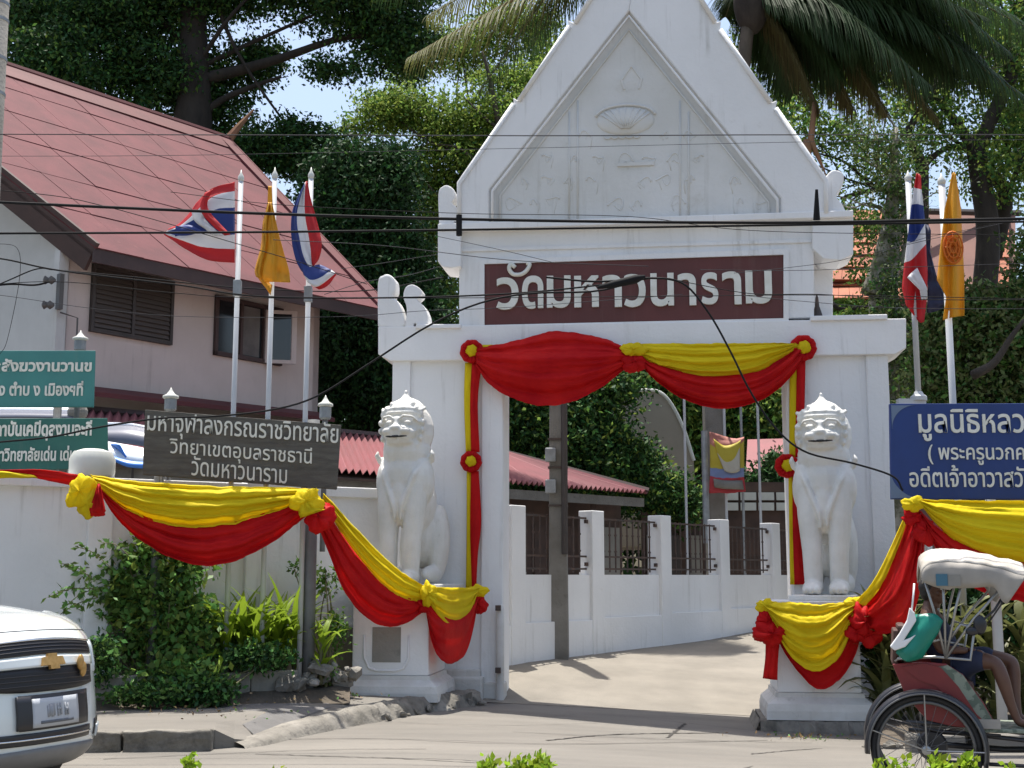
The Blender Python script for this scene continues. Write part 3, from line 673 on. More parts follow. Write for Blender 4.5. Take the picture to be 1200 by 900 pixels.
# ------------------------------------------------------------ street walls
WL = Wall((at(400, 675, 16.5).x, 16.5, 0), radians(32)); l = WL.hit
wall = empty('street_wall', 'white plastered boundary wall left of the gate, behind the swags and the bush', 'wall', WL.o, WL.a)
zt = l(400, 571)[1]; uL = -12.0; uR = l(446, 600)[0]
B = MB(); B.box(uL, 0, 0, uR, .18, zt - .10); B.build('wall_panel', 'white_plaster', wall)
B = MB(); B.box(uL, -.06, zt - .13, uR, .24, zt); B.build('coping', 'white_plaster', wall, bevel=.012)
B = MB(); B.box(uL, -.035, .1, uR, 0, 0.95); B.build('base_band', 'beige_wall', wall, bevel=.01)
B = MB(); B.box(uL, -.05, .95, uR, 0, 1.0); B.build('base_ledge', 'white_plaster', wall, bevel=.01)
for px in (117, 300):
    u = l(px, 600)[0]; B = MB(); B.box(u - .14, -.07, .1, u + .14, .25, zt + .02); B.build('wall_post', 'white_plaster', wall, bevel=.015)
u = l(108, 600)[0]
B = MB(); B.lathe([(.12, 0), (.25, .02), (.26, .06), (.26, .22), (.22, .30), (.12, .335), (.02, .345)], (u, .1, zt), 22); B.build('post_cap', 'tank_white', wall, angle=40)
# right-hand wall behind the blue sign
WR = Wall((at(1050, 675, 16.2).x, 16.2, 0), radians(-4)); r_ = WR.hit
w2 = empty('low_garden_wall', 'low pale garden wall behind the blue signboard and the trishaw', 'wall', WR.o, WR.a)
B = MB(); B.box(.3, .9, -.3, 7, 1.05, 1.0); B.build('wall_panel', 'beige_wall', w2)
B = MB(); B.box(.3, .85, 1.0, 7, 1.10, 1.08); B.build('coping', 'white_plaster', w2)

# ------------------------------------------------------------ lane wall with posts and iron bars
P0 = Vector((0.06, 19.5, 0)); P1 = Vector((5.3, 26.1, 0)); dL = (P1 - P0).normalized(); angL = atan2(dL.y, dL.x)
LW = Wall(P0, angL); lw = empty('lane_wall', 'white wall with square posts and iron bars along the lane inside the gate', 'wall', P0, angL)
step = (P1 - P0).length / 4; ZP = 2.68; ZC = 1.62
i0, i1 = -1, 8
def gu(u): p = P0 + dL * u; return gz(p.x, p.y)
B = MB(); P = []
for k in range((i1 - i0) * 4 + 1):
    u = (i0 + k / 4) * step; zb = gu(u) - .3; P.append([(u, 0, zb), (u, 0, ZC), (u, .16, ZC), (u, .16, zb)])
B.grid(P); B.build('wall_panel', 'white_plaster', lw)
for i in range(i0, i1):
    u = i * step
    B = MB(); B.box(u + .16, -.045, gu(u) - .3, u + step - .16, 0, .90 + .03 * i); B.build('base_step', 'white_plaster', lw, bevel=.01)
post_me = None
for i in range(i0, i1 + 1):
    u = i * step; zb = gu(u) - .3
    B = MB(); B.box(u - .17, -.06, zb, u + .17, .22, ZP - .02); o = B.build('post', 'white_plaster', lw, bevel=.012)
    if i < i1:
        for z in (1.70, 1.90, 2.52):
            B = MB(); B.box(u + .17, .06, z, u + step - .17, .09, z + .03); B.build('rail', 'iron_bar', lw)
        for z in (1.76, 2.45):
            for s in (u + .20, u + step - .20): B = MB(); B.box(s - .04, .02, z, s + .02, .06, z + .06); B.build('bracket', 'iron_bar', lw)
        nb = 10
        if post_me is None:
            B = MB(); B.box(-.010, 0, 0, .010, .02, .90); B.box(-.022, -.003, .33, .022, .023, .36); B.box(-.022, -.003, .60, .022, .023, .63); t_ = B.build('bar', 'iron_bar', lw); post_me = t_.data; bpy.data.objects.remove(t_)
        for k in range(1, nb):
            link('bar', post_me, lw, (u + .17 + (step - .34) * k / nb, .065, 1.66))
# utility pole standing in the lane edge
pb = at(655, 765, 20.3); pz0 = gz(pb.x, pb.y)
up = empty('utility_pole', 'square weathered concrete utility pole at the lane edge inside the gateway', 'pole', (pb.x, pb.y, pz0), radians(-6))
B = MB(); hw0, hw1 = .155, .10; H = 7.5; P = []
for z, h in ((-.3, hw0), (H, hw1)): P.append([(-h, -h * .8, z), (h, -h * .8, z), (h, h * .8, z), (-h, h * .8, z)])
B.grid(P, closeu=True); B.add(P[1], [(0, 1, 2, 3)]); B.build('shaft', 'pole_concrete', up, bevel=.02)
for z in (3.05, 2.55): B = MB(); B.box(-.19, -.20, z, -.02, -.11, z + .22); B.build('meter_box', 'grey_metal', up, bevel=.02)
for z in (2.35, 2.95, 3.4): B = MB(); B.box(-.15, -.135, z, .15, .13, z + .03); B.build('strap', 'iron_bar', up)
B = MB(); B.tube([(.11, -.15, 1.6), (.12, -.15, 7)], .05, 8); B.build('conduit', 'window_brown', up)
B = MB(); B.box(-.28, -.16, -.1, -.19, -.05, .75); B.build('side_stub', 'concrete', up, bevel=.02)
# ------------------------------------------------------------ two-storey house
def V3(px, py, Y): return at(px, py, Y)
E1 = V3(110, 292, 20.6); E2 = V3(445, 363, 25.5); zE = (E1.z + E2.z) / 2; E1.z = E2.z = zE
R2 = Vector((-7.07, 29.5, 12.0)); R1 = Vector((-13.3, 21.7, 12.0))
house = empty('house', 'two-storey pink and grey house with red sheet roof, left of the gate', 'house', (E1.x, E1.y, 0))
HO = Vector((E1.x, E1.y, 0)); hl = lambda p: tuple(Vector(p) - HO)
nrm = (E2 - E1).cross(R1 - E1).normalized();  nrm = -nrm if nrm.z < 0 else nrm
rows, cols = 6, 7
roofo = MB()
q = [E1 - nrm * .05, E2 - nrm * .05, R2 - nrm * .05, R1 - nrm * .05]; roofo.quadbox([hl(p) for p in q], -nrm * .06)
roof = roofo.build('roof', 'fascia_brown', house)
rnd = random.Random(2)
def RP(s, t): return E1.lerp(E2, s).lerp(R1.lerp(R2, s), t)
for r in range(rows):
    for c in range(cols):
        t0, t1 = r / rows, (r + 1) / rows + .012; s0, s1 = c / cols, (c + 1) / cols + .002
        lift = .02 + .004 * rnd.random() ; o1 = .012
        ps = [RP(s0, t0) + nrm * (lift + o1 * rnd.uniform(.5, 1.6)), RP(s1, t0) + nrm * (lift + o1), RP(s1, min(1, t1)) + nrm * (lift + .0), RP(s0, min(1, t1)) + nrm * (lift + .0)]
        B = MB(); B.quadbox([hl(p) for p in ps], -nrm * .02)
        # folded seams every few decimetres
        for k in range(0, 1):
            f = k / 4; a = ps[0].lerp(ps[1], f) + nrm * .004; b = ps[3].lerp(ps[2], f) + nrm * .004; B.tube([hl(a), hl(b)], .003, 4, cap=False)
        B.build('roof_sheet', 'roof_pink', roof)
# ridge, barge boards, fascia
B = MB(); dr = (R2 - R1).normalized()
B.tube([hl(R1 - dr * .2 + nrm * .05), hl(R2 + dr * .35 + nrm * .05)], .10, 8); B.quadbox([hl(p) for p in (R1 + nrm * .06 + (E1 - R1).normalized() * .62, R2 + nrm * .06 + (E2 - R2).normalized() * .62, R2 + nrm * .10, R1 + nrm * .10)], -nrm * .03)
B.build('ridge_cap', 'roof_trim', roof)
B = MB(); sd = (E2 - R2).normalized(); out_ = dr
B.quadbox([hl(R2 + nrm * .09 + dr * .30), hl(R2 + nrm * .09 - dr * .02), hl(E2 + nrm * .09 - dr * .02), hl(E2 + nrm * .09 + dr * .30)], -nrm * .05)
B.quadbox([hl(R2 + dr * .32 + nrm * .1), hl(E2 + dr * .32 + nrm * .1), hl(E2 + dr * .32 - nrm * .25), hl(R2 + dr * .32 - nrm * .25)], -dr * .04)
B.build('barge_board', 'roof_trim', roof)
B = MB(); tip = R2 + dr * .3; B.tube([hl(tip), hl(tip + Vector((.25, 0, .35))), hl(tip + Vector((.62, 0, .80)))], [.12, .08, .02], 6); B.build('ridge_horn', 'palm_dry', roof)
B = MB(); B.quadbox([hl(R1 + nrm * .12), hl(E1 + nrm * .12), hl(E1 - nrm * .42), hl(R1 - nrm * .42)], dr * .06); B.build('barge_board', 'fascia_brown', roof)
B = MB(); B.quadbox([hl(E1 + Vector((0, 0, .02))), hl(E1 + Vector((0, 0, -.22))), hl(E2 + Vector((0, 0, -.22))), hl(E2 + Vector((0, 0, .02)))], Vector((-.03, .03, 0))); B.build('fascia', 'fascia_brown', roof)
# walls
C1 = V3(73, 300, 20.95); C2 = V3(375, 350, 25.7); C1.z = C2.z = 0
hd = (C2 - C1).normalized(); HW = Wall(C1, atan2(hd.y, hd.x)); hn = HW.n
C0 = C1 - hn * 9.5
B = MB(); zt_ = zE + .25; B.quadbox([hl(p) for p in (C1, C2, C2 + Vector((0, 0, zt_)), C1 + Vector((0, 0, zt_)))], -hn * .15); B.build('side_wall', 'house_pink', house)
B = MB(); gm = (C1 + C0) / 2; B.prism([(0, 0), (9.5, 0), (9.5, zt_), (4.75, 11.2), (0, zt_)], 0, .15)
go = B.build('gable_wall', 'house_grey', house); 
dg_ = (C1 - C0).normalized(); go.location = Vector(hl(C0)); go.rotation_euler = (0, 0, atan2(dg_.y, dg_.x))
B = MB(); gb = C2 - hn * 9.5; B.quadbox([hl(p) for p in (C2, gb, gb + Vector((0, 0, zt_)), C2 + Vector((0, 0, zt_)))], hd * -.15); B.build('rear_wall', 'house_pink', house)
B = MB(); s = C1; B.box(-.08, -.05, 0, .10, .10, zt_, T=Matrix.Translation(Vector(hl(C1))) @ Matrix.Rotation(HW.a, 4, 'Z')); B.build('corner_post', 'house_grey', house)
hempty = None
def hbox(name, pts, w, th, m, parent, bevel=0, mb=None):
    q = [HW.world(x, y, w) for x, y in pts]; B = mb or MB(); B.quadbox([Vector(p) - HO for p in q], -HW.n * th); return B.build(name, m, parent, bevel=bevel) if mb is None else B
def hwq(u, z, w=0): return C1 + HW.u * u + HW.n * w + Vector((0, 0, z))
def rect(B, u0, u1, z0, z1, w, th, mi=0): B.quadbox([hl(hwq(u0, z0, w)), hl(hwq(u1, z0, w)), hl(hwq(u1, z1, w)), hl(hwq(u0, z1, w))], -HW.n * th, mi)
ua, za = HW.hit(108, 296); ub, zb_ = HW.hit(199, 406); _, zlow = HW.hit(107, 388)
zlo = (HW.hit(107, 388)[1] + HW.hit(199, 406)[1]) / 2; zhi = min(zE - .05, HW.hit(108, 296)[1])
B = MB(); rect(B, ua, ub, zlo, zhi, .02, .05); win = B.build('window', 'window_brown', house)
B = MB(); 
for (a, b, c_, d_) in ((ua, ub, zlo, zlo + .07), (ua, ub, zhi - .07, zhi), (ua, ua + .06, zlo + .07, zhi - .07), (ub - .06, ub, zlo + .07, zhi - .07), ((ua + ub) / 2 - .03, (ua + ub) / 2 + .03, zlo + .07, zhi - .07)): rect(B, a, b, c_, d_, .08, .07)
B.build('frame', 'window_brown', win)
n = 12
for half in (0, 1):
    a = ua + .07 if half == 0 else (ua + ub) / 2 + .04; b = (ua + ub) / 2 - .04 if half == 0 else ub - .07
    for k in range(n):
        z0 = zlo + .09 + (zhi - zlo - .18) * k / n; B = MB()
        B.quadbox([hl(hwq(a, z0, .075)), hl(hwq(b, z0, .075)), hl(hwq(b, z0 + .085, .035)), hl(hwq(a, z0 + .085, .035))], -HW.n * .012); B.build('slat', 'louvre_brown', win)
ua, za = HW.hit(252, 332); ub, _ = HW.hit(330, 350); zlo = (HW.hit(252, 418)[1] + HW.hit(328, 428)[1]) / 2; zhi = zE - .12
B = MB(); rect(B, ua, ub, zlo, zhi, .015, .05); win = B.build('window', 'glass_dark', house)
B = MB()
for (a, b, c_, d_) in ((ua, ub, zlo, zlo + .08), (ua, ub, zhi - .08, zhi), (ua, ua + .07, zlo, zhi), (ub - .07, ub, zlo, zhi), (lerp(ua, ub, .36), lerp(ua, ub, .36) + .06, zlo, zhi), (lerp(ua, ub, .70), lerp(ua, ub, .70) + .06, zlo, zhi)): rect(B, a, b, c_ + (.001 * a), d_, .07 + .002 * (a - ua), .06)
B.build('frame', 'fascia_brown', win)
B = MB(); rect(B, lerp(ua, ub, .40), lerp(ua, ub, .66), zlo + .1, zhi - .1, .03, .01); B.build('curtain', 'curtain', win)
B = MB(); pA = hwq(lerp(ua, ub, .76), zlo - .02, .1); 
def leafq(u0, u1, w0, w1): return [hl(hwq(u0, zlo, w0)), hl(hwq(u1, zlo, w1)), hl(hwq(u1, zhi - .1, w1)), hl(hwq(u0, zhi - .1, w0))]
B.quadbox(leafq(lerp(ua, ub, .72), lerp(ua, ub, .99), .08, .45), -HW.n * .04); B.build('shutter', 'glass_dark', win)
B = MB()
for (u0, u1, w0, w1, z0, z1) in ((.72, .99, .10, .47, zlo, zlo + .07), (.72, .99, .10, .47, zhi - .17, zhi - .1), (.95, .99, .42, .48, zlo, zhi - .1), (.72, .76, .10, .16, zlo, zhi - .1)):
    B.quadbox([hl(hwq(lerp(ua, ub, u0), z0, w0)), hl(hwq(lerp(ua, ub, u1), z0, w1)), hl(hwq(lerp(ua, ub, u1), z1, w1)), hl(hwq(lerp(ua, ub, u0), z1, w0))], -HW.n * .05)
B.build('shutter_frame', 'house_pink', win)
# cable bracket on the corner, with insulators
B = MB(); T = Matrix.Translation(Vector(hl(C1))) @ Matrix.Rotation(HW.a, 4, 'Z'); zb1 = at(65, 345, 20.8).z
B.box(-.12, -.16, zb1 - .25, -.04, -.06, zb1 + .35, T=T); br = B.build('cable_bracket', 'insulator', house)
for k in (0, 1):
    B = MB(); p = Vector(hl(C1)) + Vector((-.1, -.25, zb1 + .22 - k * .42)); B.lathe([(.03, -.1), (.075, -.07), (.04, -.02), (.075, .03), (.04, .08), (.02, .1)], p, 10, T=Matrix.Rotation(pi / 2, 3, 'Y')); B.build('insulator', 'insulator', br)
B = MB(); p = Vector(hl(C1)) + Vector((.06, -.12, 0)); B.tube([p + Vector((0, 0, zb1 - .3)), p + Vector((.22, .2, zb1 - .35)), p + Vector((.24, .22, 3))], .016, 5); B.build('drain_pipe', 'insulator', house)
# dark slit under the roof of the first storey (edge of the lower roof)
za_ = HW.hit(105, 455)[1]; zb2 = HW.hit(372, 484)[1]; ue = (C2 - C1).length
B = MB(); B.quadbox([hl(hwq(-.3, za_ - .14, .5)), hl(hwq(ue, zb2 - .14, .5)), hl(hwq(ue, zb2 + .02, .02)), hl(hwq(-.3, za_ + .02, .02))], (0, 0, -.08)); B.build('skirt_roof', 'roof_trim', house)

# ------------------------------------------------------------ long low building with pink corrugated roof
def corrugated(name, A, Bp, Cp, D, m, parent, org, n=90, amp=.035, rows=1, notch=True):
    """A,B eave ends, C,D ridge ends (C over B, D over A): one waved sheet"""
    A, Bp, Cp, D = map(Vector, (A, Bp, Cp, D)); nr = (Bp - A).cross(D - A).normalized(); nr = nr if nr.z > 0 else -nr
    B = MB(); P = []
    for j in (0, .33, .66, 1.0):
        P.append([tuple(A.lerp(Bp, i / n).lerp(D.lerp(Cp, i / n), j) + nr * amp * sin(i * pi / 2 * 1.0 * 2 / 2 * 2) * (1 if i % 2 else 1) + nr * amp * (1 if i % 4 < 2 else -1) * .5 - Vector(org)) for i in range(n + 1)])
    B.grid(P); return B.build(name, m, parent, solid=.02)
zEv = 3.3
LA = at(60, 540, 17.9); LB = at(592, 567, 23.6); LA.z = LB.z = zEv
LR = at(560, 530, 27.0); RD = (LB - LA); LRa = LR - RD * 1.05; LR.z = LRa.z = at(400, 505, 24.3).z
HE = at(760, 576, 26.6); HE.z = zEv
low = empty('low_building', 'long low building with pink corrugated roof behind the left boundary wall', 'building', (LA.x, LA.y, 0)); LO = Vector((LA.x, LA.y, 0))
def rsheets(parent, A, Bp, Cp, D, count, m, org, seg=10):
    for k in range(count):
        a, b = k / count, (k + 1) / count
        p = [A.lerp(Bp, a), A.lerp(Bp, b), D.lerp(Cp, b), D.lerp(Cp, a)]; nr = (p[1] - p[0]).cross(p[3] - p[0]).normalized(); nr = nr if nr.z > 0 else -nr
        B = MB(); P = []
        for j in (0, 1): P.append([tuple(p[0].lerp(p[1], i / (seg * 4)).lerp(p[3].lerp(p[2], i / (seg * 4)), j) + nr * (.045 * cos(i * pi / 2) + .004 * (k % 2) + (0.02 if j == 0 else 0)) - org) for i in range(seg * 4 + 1)])
        B.grid(P); B.build('roof_sheet', m, parent, solid=.012)
B = MB(); B.quadbox([tuple(p - LO) for p in (LA - Vector((0, 0, .09)), LB - Vector((0, 0, .09)), LR - Vector((0, 0, .09)), LRa - Vector((0, 0, .09)))], (0, 0, -.04)); lroof = B.build('roof', 'shed_wood', low)
rsheets(lroof, LA, LB, LR, LRa, 12, 'low_roof', LO, 5)
rsheets(lroof, LB, HE, LR.lerp(HE, .02), LR, 6, 'low_roof', LO, 5)
B = MB(); B.tube([tuple(LRa - LO), tuple(LR - LO)], .09, 6); B.tube([tuple(LR - LO), tuple(HE - LO + Vector((0, 0, .05)))], .07, 6); B.build('ridge_cap', 'fascia_brown', lroof)
for a, b in ((LA, LB), (LB, HE)):
    d = (b - a).normalized(); nn = Vector((-d.y, d.x, 0)); B = MB(); z0 = zEv - .10
    B.quadbox([tuple(Vector((p.x, p.y, z)) + nn * .12 - LO) for p, z in ((a, z0 - .18), (b, z0 - .18), (b, z0), (a, z0))], nn * .04); B.build('fascia', 'pole_concrete', low)
    B = MB(); B.quadbox([tuple(Vector((p.x, p.y, z)) + nn * .75 - LO) for p, z in ((a, 0), (b, .0), (b, z0), (a, z0))], nn * .1); B.build('wall', 'shed_wood', low)
    L = (b - a).length; kk = int(L / 1.1)
    for k in range(kk):
        if a is LA and k < kk - 3: continue
        u = (k + .5) / kk; c_ = a.lerp(b, u); B = MB(); w_ = L / kk * .42
        B.quadbox([tuple(Vector((c_.x, c_.y, z)) + d * s * w_ + nn * .70 - LO) for s, z in ((-1, .8), (1, .8), (1, 2.6), (-1, 2.6))], nn * .04); B.build('panel', 'shed_panel' if k % 3 != 1 else 'shed_wood', low)
    for k in range(0, kk + 1, 2):
        c_ = a.lerp(b, k / max(kk, 1)); B = MB(); q = c_ + nn * .3 - LO; B.box(q.x - .06, q.y - .06, 0, q.x + .06, q.y + .06, z0 - .1); B.build('column', 'shed_wood' if k % 4 else 'shed_panel', low)

# awning in front of the low building (blue and white car-port cover)
aw = empty('awning', 'blue and white striped awning below the pink roof, between the green and grey signboards', 'awning', tuple(at(150, 545, 17.0)))
AO = Vector(aw.location)
def curtain_strip(name, pts0, pts1, Y0, Y1, m, parent, org, n=16):
    a = catmull([(x, y, 0) for x, y in pts0], n); b = catmull([(x, y, 0) for x, y in pts1], n); B = MB()
    B.grid([[tuple(at(p.x, p.y, Y0) - org) for p in a], [tuple(at(p.x, p.y, Y1) - org) for p in b]]); return B.build(name, m, parent, solid=.02, smooth=True)
curtain_strip('cover', [(120, 497), (150, 496), (175, 500)], [(120, 517), (150, 520), (175, 524)], 17.6, 17.3, 'awning_grey', aw, AO)
curtain_strip('edge', [(124, 495), (150, 496), (175, 500)], [(124, 499), (150, 500), (175, 505)], 17.58, 17.56, 'awning_white', aw, AO)
curtain_strip('valance', [(126, 518), (150, 522), (175, 527)], [(128, 534), (150, 541), (175, 543)], 17.25, 17.0, 'awning_white', aw, AO)
curtain_strip('border', [(126, 532), (150, 540), (175, 542)], [(129, 538), (150, 547), (175, 549)], 16.99, 16.95, 'awning_blue', aw, AO)
for k in range(1): curtain_strip('stripe', [(130 + 15 * k, 520 + 2 * k), (138 + 15 * k, 526 + 2 * k)], [(140 + 12 * k, 521 + 2 * k), (148 + 12 * k, 536 + 2 * k)], 17.20, 17.02, 'awning_blue', aw, AO, 6)
B = MB(); 
for px in (128, 156): p = at(px, 540, 17.1) - AO; B.tube([p, (p.x, p.y, -AO.z)], .02, 6)
B.build('leg', 'window_brown', aw)
# second, long pale blue awning behind the green boards
aw = empty('awning', 'dull blue roll-up awning between the two green signboards', 'awning', tuple(at(40, 485, 17.0))); AO = Vector(aw.location)
curtain_strip('cover', [(-40, 481), (20, 481), (86, 482)], [(-40, 490), (20, 489), (88, 490)], 17.2, 16.9, 'awning_grey', aw, AO)
curtain_strip('rod', [(-40, 477), (20, 477), (85, 478)], [(-40, 481), (20, 481), (86, 482)], 17.3, 17.2, 'awning_white', aw, AO)
B = MB(); p = at(91, 483, 17.0) - AO; B.ell(p, (.14, .1, .12)); B.tube([p, (p.x, p.y, -AO.z)], .03, 6); B.build('post', 'concrete', aw)

# ------------------------------------------------------------ things beyond the lane
arch = empty('vaulted_building', 'pale beige building with rounded vault roof beyond the lane trees', 'building', tuple(at(765, 560, 33)))
AO = Vector((arch.location.x, arch.location.y, 0)); arch.location.z = 0
pts = [(718, 640), (716, 480), (722, 466), (742, 459), (768, 458), (784, 470), (800, 500), (813, 540), (818, 640)]
q = [at(x, y, 33) - AO for x, y in pts]; top = catmull(q[1:-1], 24); q = [q[0]] + top + [q[-1]]
B = MB(); B.prism([(p.x, p.z) for p in q][::-1], q[0].y, q[0].y + 5); B.build('wall', 'beige_wall', arch)
B = MB(); B.tube([p + Vector((0, -.02, 0)) for p in top], .045, 8); B.build('roof_edge', 'tank_white', arch)
pinkb = empty('small_pavilion', 'small building with pink roof beyond the fence at the right side of the gateway', 'building', tuple(at(895, 600, 36))); AO = Vector((pinkb.location.x, pinkb.location.y, 0)); pinkb.location.z = 0
B = MB(); B.quadbox([tuple(at(x, y, Y) - AO) for x, y, Y in ((872, 592, 34), (990, 598, 34), (985, 512, 38), (876, 515, 38))], (0, 0, -.1)); B.build('roof', 'low_roof', pinkb)
p = at(876, 600, 35) - AO; B = MB(); B.box(p.x, p.y, 0, p.x + 3.5, p.y + 3, p.z + .3); B.build('wall', 'shed_wood', pinkb)
for k in range(4):
    for j in range(2):
        p = at(847 + k * 21, 577 + j * 12, 30); o = None
        B = MB(); B.box(0, 0, -.18, .36, .06, 0); o = B.build('window_louvre', 'tank_white', pinkb, loc=p - AO)
B = MB(); a = at(842, 575, 30.1) - AO; b = at(935, 604, 30.1) - AO; B.box(a.x, a.y, b.z, b.x, a.y + .1, a.z + .2); B.box(a.x - .5, a.y, 0, b.x + .6, a.y + .1, b.z); B.build('screen_wall', 'shed_wood', pinkb)
t = empty('brown_shed', 'low dark brown shed with grey panels behind the far fence bays of the lane', 'shed', tuple(at(800, 640, 29))); so = Vector((t.location.x, t.location.y, 0)); t.location.z = 0
a = at(752, 600, 28.5) - so; b = at(850, 606, 29.5) - so
B = MB(); B.quadbox([(a.x, a.y, 0), (b.x, b.y, 0), (b.x, b.y, a.z), (a.x, a.y, a.z)], (0, .2, 0)); B.build('wall', 'shed_wood', t)
for k in range(4):
    f = (k + .2) / 4; x0 = lerp(a.x, b.x, f); B = MB(); B.box(x0, lerp(a.y, b.y, f) - .1, .9, x0 + .28, lerp(a.y, b.y, f) + .1, 2.5); B.build('panel', 'spare_brown' if k % 2 else 'shed_panel', t)
# pale post and poles, banner
cp = at(838, 590, 27.5); col_ = MB(); col_.box(-.20, -.2, 0, .20, .2, at(838, 470, 27.5).z - .2); tag(col_.build('concrete_column', 'pole_concrete', loc=(cp.x, cp.y, .8)), 'square grey concrete column behind the hanging banner in the gateway', 'column')
for px, ytop, ybot, lab in ((804, 468, 580, 'thin pale pole in front of the vaulted building'), (849.5, 470, 520, 'thin pale pole hanging close behind the banner'), (871, 472, 590, 'thin pole at the right edge of the banner'), (891, 480, 590, 'thin pole in front of the small pink roof')):
    a = at(px, ybot, 26.8); b = at(px, ytop - 20, 26.8); B = MB(); B.tube([(0, 0, gz(a.x, a.y) - a.z), (0, 0, b.z - a.z)], .028, 6); tag(B.build('thin_pole', 'white_pole' if px != 871 else 'grey_metal', loc=a), lab, 'pole', 'thin poles in the lane')
p = at(827, 580, 26.7); B = MB(); B.tube([(0, 0, -1), (0, 0, at(827, 505, 26.7).z - p.z)], .07, 8); tag(B.build('banner_pole', 'grey_metal', loc=p), 'thick grey pole at the left edge of the hanging banner', 'pole', 'thin poles in the lane')
# ------------------------------------------------------------ cloth patches
def patch(name, curves, mats, Y, parent=None, org=Vector((0, 0, 0)), nu=72, sub=7, fold=0.03, nf=5.0, bulge=0.06, seed=0, solid=0.006, diag=0.0, droop=True):
    """cloth hung between edge curves (photo pixels) at street distance Y(px,py); mats: one per strip between curves"""
    rnd = random.Random(seed); cs = [catmull([(x, y, 0) for x, y in c], nu) for c in curves]; B = MB(); T = len(cs) - 1
    ph = [rnd.uniform(0, 6.28) for _ in range(4)]
    for ci, c_ in enumerate(cs):
        for i in range(1, nu):
            c_[i] = c_[i] + Vector((0, (1.6 * mnoise.noise(Vector((c_[i].x * .06, ci * 5 + seed, 1))) + .9 * mnoise.noise(Vector((c_[i].x * .22, ci * 3 + seed, 2)))) * (1 if fold > .015 else .3), 0))
    rows = []; mi = []
    for k in range(T):
        for j in range(sub + (1 if k == T - 1 else 0)):
            f = j / sub; v = (k + f) / T; row = []
            for i in range(nu + 1):
                p = cs[k][i].lerp(cs[k + 1][i], f); u = i / nu; env = sin(pi * u) ** .4 if 0 < u < 1 else .0
                vv = v + diag * (u - .5)
                off = fold * (sin(2 * pi * nf * vv + ph[0] + 1.2 * sin(2.2 * u + ph[1])) + .45 * sin(2 * pi * nf * 2.3 * vv + ph[2] + 3 * u)) * (.35 + .65 * env)
                off += bulge * env * sin(pi * min(1, v * 1.1)) + .02 * mnoise.noise(Vector((u * 5, v * 4, seed)))
                if fold > .015: off += fold * (.55 * (1 - 2.4 * abs(mnoise.noise(Vector((u * 3.2 + seed, vv * 11, seed * 1.7))))) + .30 * (1 - 2.4 * abs(mnoise.noise(Vector((u * 7 - seed, vv * 24, seed))))))
                yy = Y(p.x, p.y) if callable(Y) else Y
                row.append(tuple(at(p.x, p.y, yy - off) - org))
            rows.append(row)
            if len(rows) > 1: mi.append(k if j > 0 else k - 1)
    if isinstance(mats, str): mats = [mats]
    names = list(dict.fromkeys(mats)); vs = [q for r in rows for q in r]; n1 = nu + 1
    for a in range(len(rows) - 1):
        m_ = names.index(mats[min(mi[a], len(mats) - 1)])
        fs = [(a * n1 + i, a * n1 + i + 1, (a + 1) * n1 + i + 1, (a + 1) * n1 + i) for i in range(nu)]
        if a == 0: B.add(vs, fs, m_)
        else: B.f += fs; B.m += [m_] * len(fs)
    return B.build(name, names, parent, smooth=True, solid=solid)
def split_patch(curves, mats, names, Y, parent, org, **k):
    for i in range(len(curves) - 1):
        kk = dict(k); kk['seed'] = k.get('seed', 0) + i; patch(names[i], curves[i:i + 2], [mats[i]], Y, parent, org, **kk)
def lump(name, px, py, rx, ry, Y, m, parent, org, seed=0, rad=.55, petals=7, squash=.6):
    """gathered bunch of cloth: radial folds round a knot"""
    c = at(px, py, Y); s = Y / F; B = MB(); nu, nv = 42, 14; rows = []
    for i in range(nv + 1):
        a = pi * i / nv; row = []
        for j in range(nu):
            b = 2 * pi * j / nu; r = 1 + .07 * sin(petals * b + 4 * a + seed) * sin(a) + .42 * mnoise.noise(Vector((cos(b) * 1.5, sin(b) * 1.5, a * .8 + seed * 3.1))) + .16 * (.4 - abs(mnoise.noise(Vector((cos(b) * 4 + seed, sin(b) * 4, a * 2.2 + seed))))) + .06 * sin(11 * b + 5 * a)
            row.append(tuple(c + Vector((rx * s * sin(a) * cos(b) * r, -min(rx, ry) * s * squash * cos(a) * r, ry * s * sin(a) * sin(b) * r)) - org))
        rows.append(row)
    B.grid(rows, closeu=True); return B.build(name, m, parent, smooth=True)
def rosette(px, py, r, Y, label):
    c = at(px, py, Y); t = empty('cloth_rosette', label, 'rosette', c, 0, 'red rosettes with yellow centres round the gateway'); s = Y / F
    B = MB(); rows = []
    for i, (rr, dy) in enumerate(((.02, -.02), (.35, -.05), (.55, -.075), (.78, -.085), (.97, -.06), (1.02, 0), (.9, .05), (.3, .06))):
        rows.append([(rr * r * s * cos(b) * (1 + .03 * sin(9 * b + rr * 3) * rr), dy * (1 + .2 * sin(15 * b + i * .8)), rr * r * s * sin(b) * (1 + .03 * sin(9 * b + rr * 3) * rr)) for b in [2 * pi * j / 60 for j in range(60)]])
    B.grid(rows, closeu=True); B.build('red_ruffle', 'red_cloth', t, smooth=True)
    B = MB(); rows = []
    for i in range(9):
        a = pi * i / 8; rows.append([(.52 * r * s * sin(a) * cos(b) * (1 + .1 * sin(5 * b + i)), -.07 - .05 * cos(a), .52 * r * s * sin(a) * sin(b) * (1 + .1 * sin(6 * b))) for b in [2 * pi * j / 24 for j in range(24)]])
    B.grid(rows, closeu=True); B.build('yellow_centre', 'yellow_cloth', t, smooth=True); return t
def Yw(w):
    return lambda x, y: WG.world(x, y, w).y
def swag(label, loc_px, Yf):
    o = at(loc_px[0], loc_px[1], Yf(*loc_px)); return empty('cloth_swag', label, 'swag', o, 0, 'red and yellow cloth swags'), o
